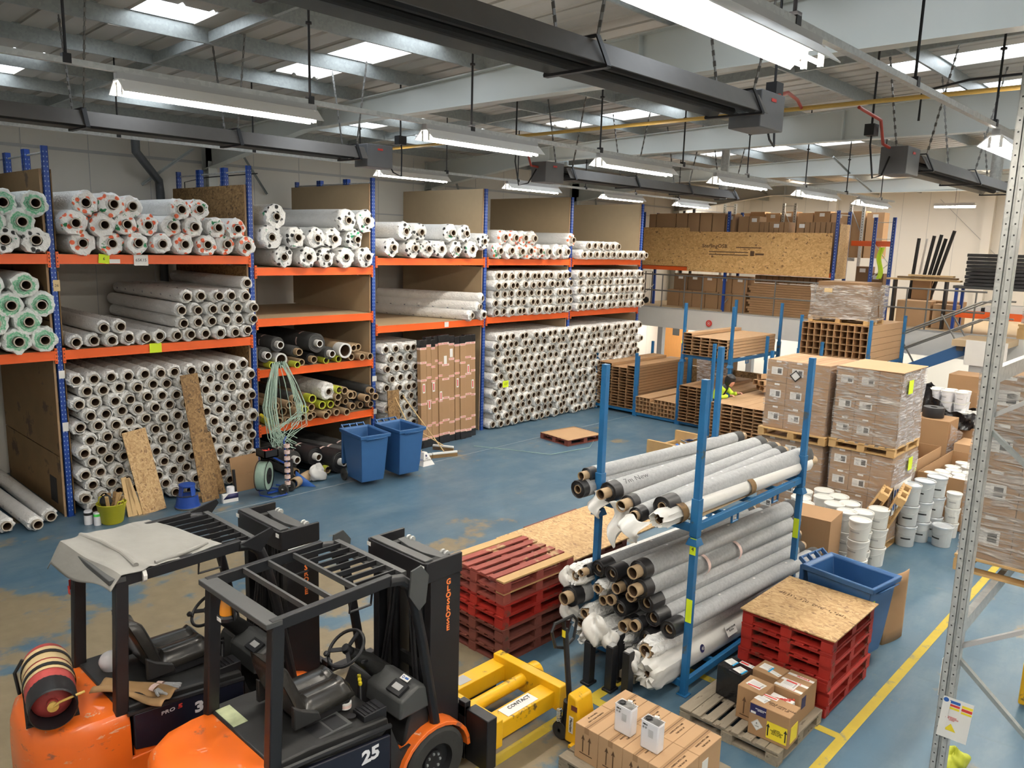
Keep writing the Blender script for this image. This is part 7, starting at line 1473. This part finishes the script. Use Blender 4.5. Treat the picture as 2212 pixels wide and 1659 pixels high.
# wrapped carton with tape roll, black film, cartons further back
box('tall_carton', -4.95, -4.22, 17.55, 18.25, .0, .70, 'card', 'lower brown carton behind the narrow tray', 'carton'); box('tall_carton', -4.95, -4.22, 17.55, 18.25, .705, 1.42, 'card', 'upper brown carton behind the narrow tray with black tape reel on top', 'carton')
b = MB(); b.grid(lambda u, v: (.02*math.sin(9*v+5*u)+.18*max(0, v-.6)*u, .72*u, .1+1.3*v-.3*u*v), 16, 12); tag(b.build('milky_film', M['wrapmilk'], M=T(-4.20, 17.55, 0)), 'milky film torn loose on the side of the brown cartons', 'film')
b = MB(); b.lathe([(.07, 0), (.20, 0), (.205, .01), (.205, .20), (.20, .21), (.07, .21), (.07, 0)], 28, T(-4.62, 17.85, 1.425)); tag(b.build('black_tape_reel', M['rubber'], fix=False), 'large black tape reel on the upper brown carton', 'reel')
for k, (x0, x1, y0, y1, z1, lab_) in enumerate(((-4.1, -3.55, 17.6, 18.3, 1.0, 'low box right of the taped cartons'), (-5.35, -3.75, 18.8, 19.9, 1.12, 'wide box under the black-filmed pails'), (-3.75, -3.05, 18.2, 19.4, 1.2, 'box with torn film at the right'), (-5.1, -4.3, 20.6, 21.4, 2.0, 'tall brown box behind the black film'), (-4.3, -3.6, 20.8, 21.5, 1.9, 'open brown box at right behind pails'), (-6.3, -5.4, 18.6, 19.6, 2.05, 'film-wrapped box right of the right wrapped tower'), (-5.9, -5.2, 17.0, 18.0, 1.5, 'brown box behind the right wrapped tower'))):
    box('brown_carton', x0, x1, y0, y1, .0 if k != 0 else 0, z1, 'card' if k % 2 else 'cardl', 'brown %s' % lab_, 'carton', 'cartons beyond the towers')
for i in range(3):
    for j in range(2):
        for q in range(3): bucket(-4.95+.27*i, 19.0+.27*j, 1.125+.24*q, .125, .238, 'white pail half covered by black film, %s from left, %s row, %s layer' % (P_(i), P_(j), P_(q)), 'pails under black film', 'can')
for i in range(3):
    for j in range(2): bucket(-4.32+.2*i+.0, 18.95+.28*j, 1.125, .098, .30, 'white pail in the low black-filmed group, %s from left, %s row' % (P_(i), P_(j)), 'pails under black film', 'can')
b = MB()
def bf(u, v):
    a = 2*PI*u; x = -.62*math.cos(a) if 0 else .72*math.cos(a); y = .42*math.sin(a); k = 1+.05*math.sin(9*a+6*v)+.04*math.sin(17*a-8*v)
    top = .78 if math.cos(a) < -.15 else .30; t2 = .34 if math.cos(a) > .1 else top; t2 = .78+( .30-.78)*min(1, max(0, (math.cos(a)+.75)/.8))
    return (x*k*(1+.06*(1-v)), y*k*(1.02+.06*(1-v)), -.05+v*(t2+.05)+.03*math.sin(13*a)*v)
b.grid(bf, 80, 16); tag(b.build('black_film', M['bagbk'], M=T(-4.56, 19.12, 1.13), ang=70), 'glossy black film slung around the white pails', 'film')
# ---------------------------------------------------------------- mezzanine stock
def mbox(name, x0, x1, y0, z0, z1, m, label, cat='carton', grp='cartons on the mezzanine', d=.5, sticker=False):
    o = box(name, x0, x1, y0, y0+d, z0, z1, m, label, cat, grp, bev=.004)
    if sticker: b = MB(); b.box((x0+x1)/2-.09, (x0+x1)/2+.09, y0-.004, y0, z1-.18, z1-.06); b.build('white_label', M['ppr'], o, smooth=False)
    return o
D = 2.66
for k, x in enumerate((-16.7, -13.30, -9.65)):
    e = E('mezzanine_racking', 'blue slotted rack frame on mezzanine, %s from the left' % P_(k), 'rack frame', (x, 24.6, D), 0, 'mezzanine racks')
    for y in (24.6, 25.5): b = MB(); b.box(x-.045, x+.045, y-.03, y+.03, D, 6.02); b.k = 1; [b.box(x-.012, x+.012, y-.032, y-.03, z_/100, z_/100+.03) for z_ in range(400, 600, 9)]; keep(b.build('upright', [M['blue'], M['hole']], e, smooth=False), e)
    b = MB(); [b.bar((x, 24.6, z_), (x, 25.5, z_+.5), .03, .02) for z_ in (2.9, 3.9, 4.9)]; b.bar((x, 24.6, 5.9), (x, 25.5, 5.9), .03, .02); keep(b.build('frame_brace', M['galvl'], e, smooth=False), e)
for k, (x0, x1) in enumerate(((-16.7, -13.3), (-13.3, -9.65))):
    b = MB(); b.box(x0+.05, x1-.05, 24.57, 24.62, 3.98, 4.12); tag(b.build('shelf_beam', M['orange']), 'orange beam under the particle boards, %s' % ('left length', 'right length')[k], 'beam', 'mezzanine beams')
    b = MB(); b.box(x0+.05, x1-.05, 24.6, 25.5, 4.12, 4.14); tag(b.build('shelf_board', M['chip']), 'mezzanine rack shelf board, %s length' % ('left', 'right')[k], 'shelf', 'mezzanine shelves')
box('particle_board_sheet', -16.62, -14.72, 24.50, 24.52, 4.13, 5.47, 'osb', 'left particle board panel on the mezzanine front above the orange beam', 'board')
b = MB(); b.box(-14.72, -9.72, 24.475, 24.495, 3.99, 5.34); e = tag(b.build('particle_board_sheet', M['osb']), 'long printed particle board panel across the mezzanine front', 'board')
text('SterlingOSB', .17, M['inkb'], e, frame((-13.7, 24.473, 4.86), (1, 0, 0), (0, 0, 1)), bold=.003, sx=1.15); 
b = MB(); [b.box(-13.9, -12.45, 24.472, 24.4745, 4.66-.09*q, 4.69-.09*q) for q in range(2)]; b.box(-12.9, -12.0, 24.472, 24.4745, 4.82, 4.85); b.box(-12.38, -12.24, 24.472, 24.4745, 4.57, 4.73); b.box(-12.2, -11.9, 24.472, 24.4745, 4.60, 4.66); b.build('small_print', M['inkb'], e, smooth=False)
box('particle_board_sheet', -9.60, -9.58, 24.65, 25.45, 3.95, 5.62, 'osbl', 'upright pale particle board on the end of the mezzanine rack', 'board')
xs_ = [-16.60, -16.28, -15.45, -14.98, -14.50, -14.02, -13.52, -13.15]
for k in range(7): mbox('brown_carton', xs_[k]+.02, xs_[k+1]-.02, 24.75, 4.15, (5.95, 5.97, 5.98, 5.99, 5.99, 5.97, 5.93)[k], 'cardl' if k < 6 else 'card', 'tall brown carton above the left half of particle boards, %s from left' % P_(k), sticker=k == 6)
x = -13.05; k = 0
while x < -9.75:
    w_ = .38 if k in (0, 1) else .17; h = 5.86 if k < 2 else 5.68
    if not (-11.35 < x < -11.05): mbox('brown_carton', x, x+w_-.02, 24.8, 4.15, h, 'card', 'brown carton above the printed panel right part, %s from the left' % P_(k), sticker=k in (1, 5, 9, 10))
    x += w_; k += 1
for k in range(9): mbox('brown_carton', -15.2+.62*k, -14.62+.62*k, 28.6, 4.6, 6.15+.05*(k % 2), 'card' if k % 2 else 'cardl', 'brown carton on the rear mezzanine rack, %s from left' % P_(k), sticker=k % 3 != 1)
for k, x in enumerate((-18.0, -15.4, -13.0, -10.55)):
    if k == 0: x = -17.2
    e = E('galvanised_racking', 'galvanised rack frame at the back of mezzanine, %s from the left' % P_(k), 'rack frame', (x, 28.5, D), 0, 'rear mezzanine racks')
    for xx in (x-.22, x+.22): b = MB(); b.box(xx-.05, xx+.05, 28.5-.03, 28.53, D, 6.5); b.k = 1; [b.box(xx-.012, xx+.012, 28.468, 28.47, z_/100, z_/100+.03) for z_ in range(500, 645, 9)]; keep(b.build('upright', [M['galvl'] if k else M['black'], M['holed']], e, smooth=False), e)
    b = MB(); b.bar((x-.22, 28.5, 6.4), (x+.22, 28.5, 6.4), .03, .02); b.bar((x-.22, 28.5, 6.3), (x+.22, 28.5, 5.4), .03, .02); keep(b.build('frame_brace', M['galvd'], e, smooth=False), e)
box('shelf_beam', -17.2, -10.5, 28.5, 28.56, 4.48, 4.6, 'galv', 'long galvanised beam carrying the rear mezzanine cartons', 'beam')
for k in range(6): mbox('dark_carton', -15.75+.52*k, -15.26+.52*k, 24.95, D+.002, D+.62, 'card', 'brown carton on mezzanine floor behind the guard rail, %s from left' % P_(k)); 
for k in range(5): mbox('dark_carton', -15.5+.58*k, -14.95+.58*k, 24.95, D+.625, D+1.2, 'cardd' if k < 2 else 'card', 'brown carton in the second layer behind the guard rail, %s from left' % P_(k), sticker=True)
for k in range(13): o = mbox('long_flat_carton', -12.45-.06*(k % 3), -9.8, 24.85, D+.002+.078*k, D+.002+.078*k+.072, 'card', 'long flat carton lying in mezzanine stack behind the rail, %s from its base' % P_(k), d=.6)
for k in range(12): mbox('brown_carton', -12.4+.21*k, -12.21+.21*k, 25.0, D+1.05, D+1.28, 'cardd', 'narrow dark carton standing above the flat stack, %s from left' % P_(k), d=.3)
box('flat_board', -15.6, -13.3, 24.25, 24.8, D, D+.05, 'chip', 'thin board lying on the mezzanine floor at left', 'board')
e = E('hand_truck', 'black hand truck standing on mezzanine at far left', 'trolley', (-17.0, 25.5, D)); b = MB(); b.tube([(-17.1, 25.5, D), (-17.1, 25.5, D+1.2), (-16.8, 25.5, D+1.2), (-16.8, 25.5, D)], .02); b.lathe([(.02, -.03), (.12, -.03), (.12, .03), (.02, .03)], 16, T(-17.0, 25.45, D+.12, rx=PI/2)); keep(b.build('frame', M['black'], e), e)
# right part of the mezzanine
e = E('blue_racking', 'empty blue rack frame standing free near end wall on mezzanine', 'rack frame', (-8.6, 25.5, D), 0)
for x in (-8.85, -8.3): b = MB(); b.box(x-.05, x+.05, 25.47, 25.53, D, 5.85); b.k = 1; [b.box(x-.012, x+.012, 25.468, 25.47, z_/100, z_/100+.03) for z_ in range(400, 580, 9)]; keep(b.build('upright', [M['blue'], M['hole']], e, smooth=False), e)
b = MB(); b.bar((-8.85, 25.5, 5.7), (-8.3, 25.5, 5.7), .03, .02); b.bar((-8.85, 25.5, 5.2), (-8.3, 25.5, 5.2), .03, .02); b.bar((-8.85, 25.5, 5.1), (-8.3, 25.5, 4.4), .03, .02); b.bar((-8.85, 25.5, 4.0), (-8.3, 25.5, 4.5), .03, .02); keep(b.build('frame_brace', M['galvl'], e, smooth=False), e)
box('shelf_beam', -9.55, -8.35, 25.55, 25.6, 4.98, 5.14, 'orange', 'short orange beam beside the free blue frame', 'beam')
b = MB(); b.grid(lambda u, v: (-8.62+.14*u+.04*math.sin(7*v), 25.35+.03*math.sin(8*u+5*v), 4.0+.95*v), 8, 14); tag(b.build('hi_vis_jacket', M['hiviz'], solid=.02), 'yellow hi-vis jacket hanging in the free blue frame', 'jacket')
for k, (x, m, a, h) in enumerate(((-7.9, 'black', .05, 2.6), (-7.8, 'pail', .10, 2.6), (-7.7, 'black', .13, 2.7), (-7.62, 'black', .17, 2.75), (-7.55, 'blackm', .20, 2.65), (-7.45, 'black', .22, 2.9))):
    b = MB(); b.cyl((x, 26.2, D), (x+h*math.sin(a), 26.2, D+h*math.cos(a)), .05 if k != 1 else .03, n=10); tag(b.build('long_tube', M[m]), '%s long tube leaning upright by the blue frame, %s from left' % ('white' if m == 'pail' else 'black', P_(k)), 'tube', 'leaning tubes')
for k, (x0, x1, z0, z1) in enumerate(((-9.4, -9.0, D, 4.35), (-9.0, -8.55, D, 4.15))): mbox('brown_carton', x0, x1, 25.8, z0, z1, 'cardd', 'dark carton behind the free blue frame, %s of the two' % ('left', 'right')[k], sticker=True)
mbox('brown_carton', -7.88, -6.95, 25.2, D+.002, 3.42, 'cardl', 'wide brown carton on mezzanine right of the wrapped pallet'); mbox('brown_carton', -6.88, -6.25, 25.2, D+.002, 3.36, 'cardl', 'square brown carton on mezzanine next to the stair head'); mbox('brown_carton', -7.75, -7.25, 26.0, 3.43, 4.0, 'card', 'brown carton in the second layer right of the wrapped pallet', d=.4)
box('rear_carton', -7.88, -6.3, 25.8, 26.4, D, 3.42, 'card', 'long brown carton behind the wide carton on the mezzanine', 'carton')
for k in range(3): box('long_plank', -8.2+.3*k, -6.2-.1*k, 25.0, 25.25, 4.02+.06*k, 4.07+.06*k, ('wood', 'boardd', 'wood')[k], 'long plank lying across the mezzanine rail supports, %s from below' % P_(k), 'plank', 'long planks')
for x in (-8.0, -6.6): box('trestle', x, x+.06, 25.0, 25.25, D, 4.02, 'black', 'black trestle under the long planks, %s' % ('left' if x < -7 else 'right'), 'trestle')
e = E('workbench', 'dark workbench carrying black crates at the head of stairs', 'bench', (-5.5, 25.3, D))
b = MB(); b.box(-6.35, -4.2, 24.9, 25.7, 3.86, 3.94); keep(b.build('bench_top', M['grey'], e, bev=.01), e)
for x in (-6.25, -4.3):
    for y in (24.95, 25.6): b = MB(); b.box(x-.04, x+.04, y-.04, y+.04, D, 3.86); keep(b.build('leg', M['blue'] if x < -5 else M['black'], e), e)
b = MB(); b.box(-6.2, -4.3, 24.9, 24.96, 3.05, 3.25); keep(b.build('orange_beam', M['orange'], e), e); b = MB(); b.box(-6.2, -4.3, 24.96, 25.6, 3.2, 3.24); keep(b.build('lower_shelf', M['lgrey'], e), e)
for k in range(9): box('black_crate', -6.1+.02*(k % 2), -4.5, 24.95, 25.65, 3.945+.10*k, 3.945+.10*k+.09, 'rubber', 'flat black plastic tray in the stack on workbench, %s from the base' % P_(k), 'tray', 'black plastic trays', bev=.012)
b = MB(); b.tube([(-5.5+.2*math.cos(a), 25.2+.15*math.sin(a), 3.3) for a in [k*.5 for k in range(13)]], .05); tag(b.build('hose_coil', M['rubber']), 'black coil lying on the bench lower shelf', 'coil')
for k in range(3): box('white_crate', -6.0+.5*k, -5.6+.5*k, 25.0, 25.4, 3.245, 3.36+.05*k, 'ppr', 'white container on the lower bench shelf, %s from left' % P_(k), 'container', 'bench shelf containers')
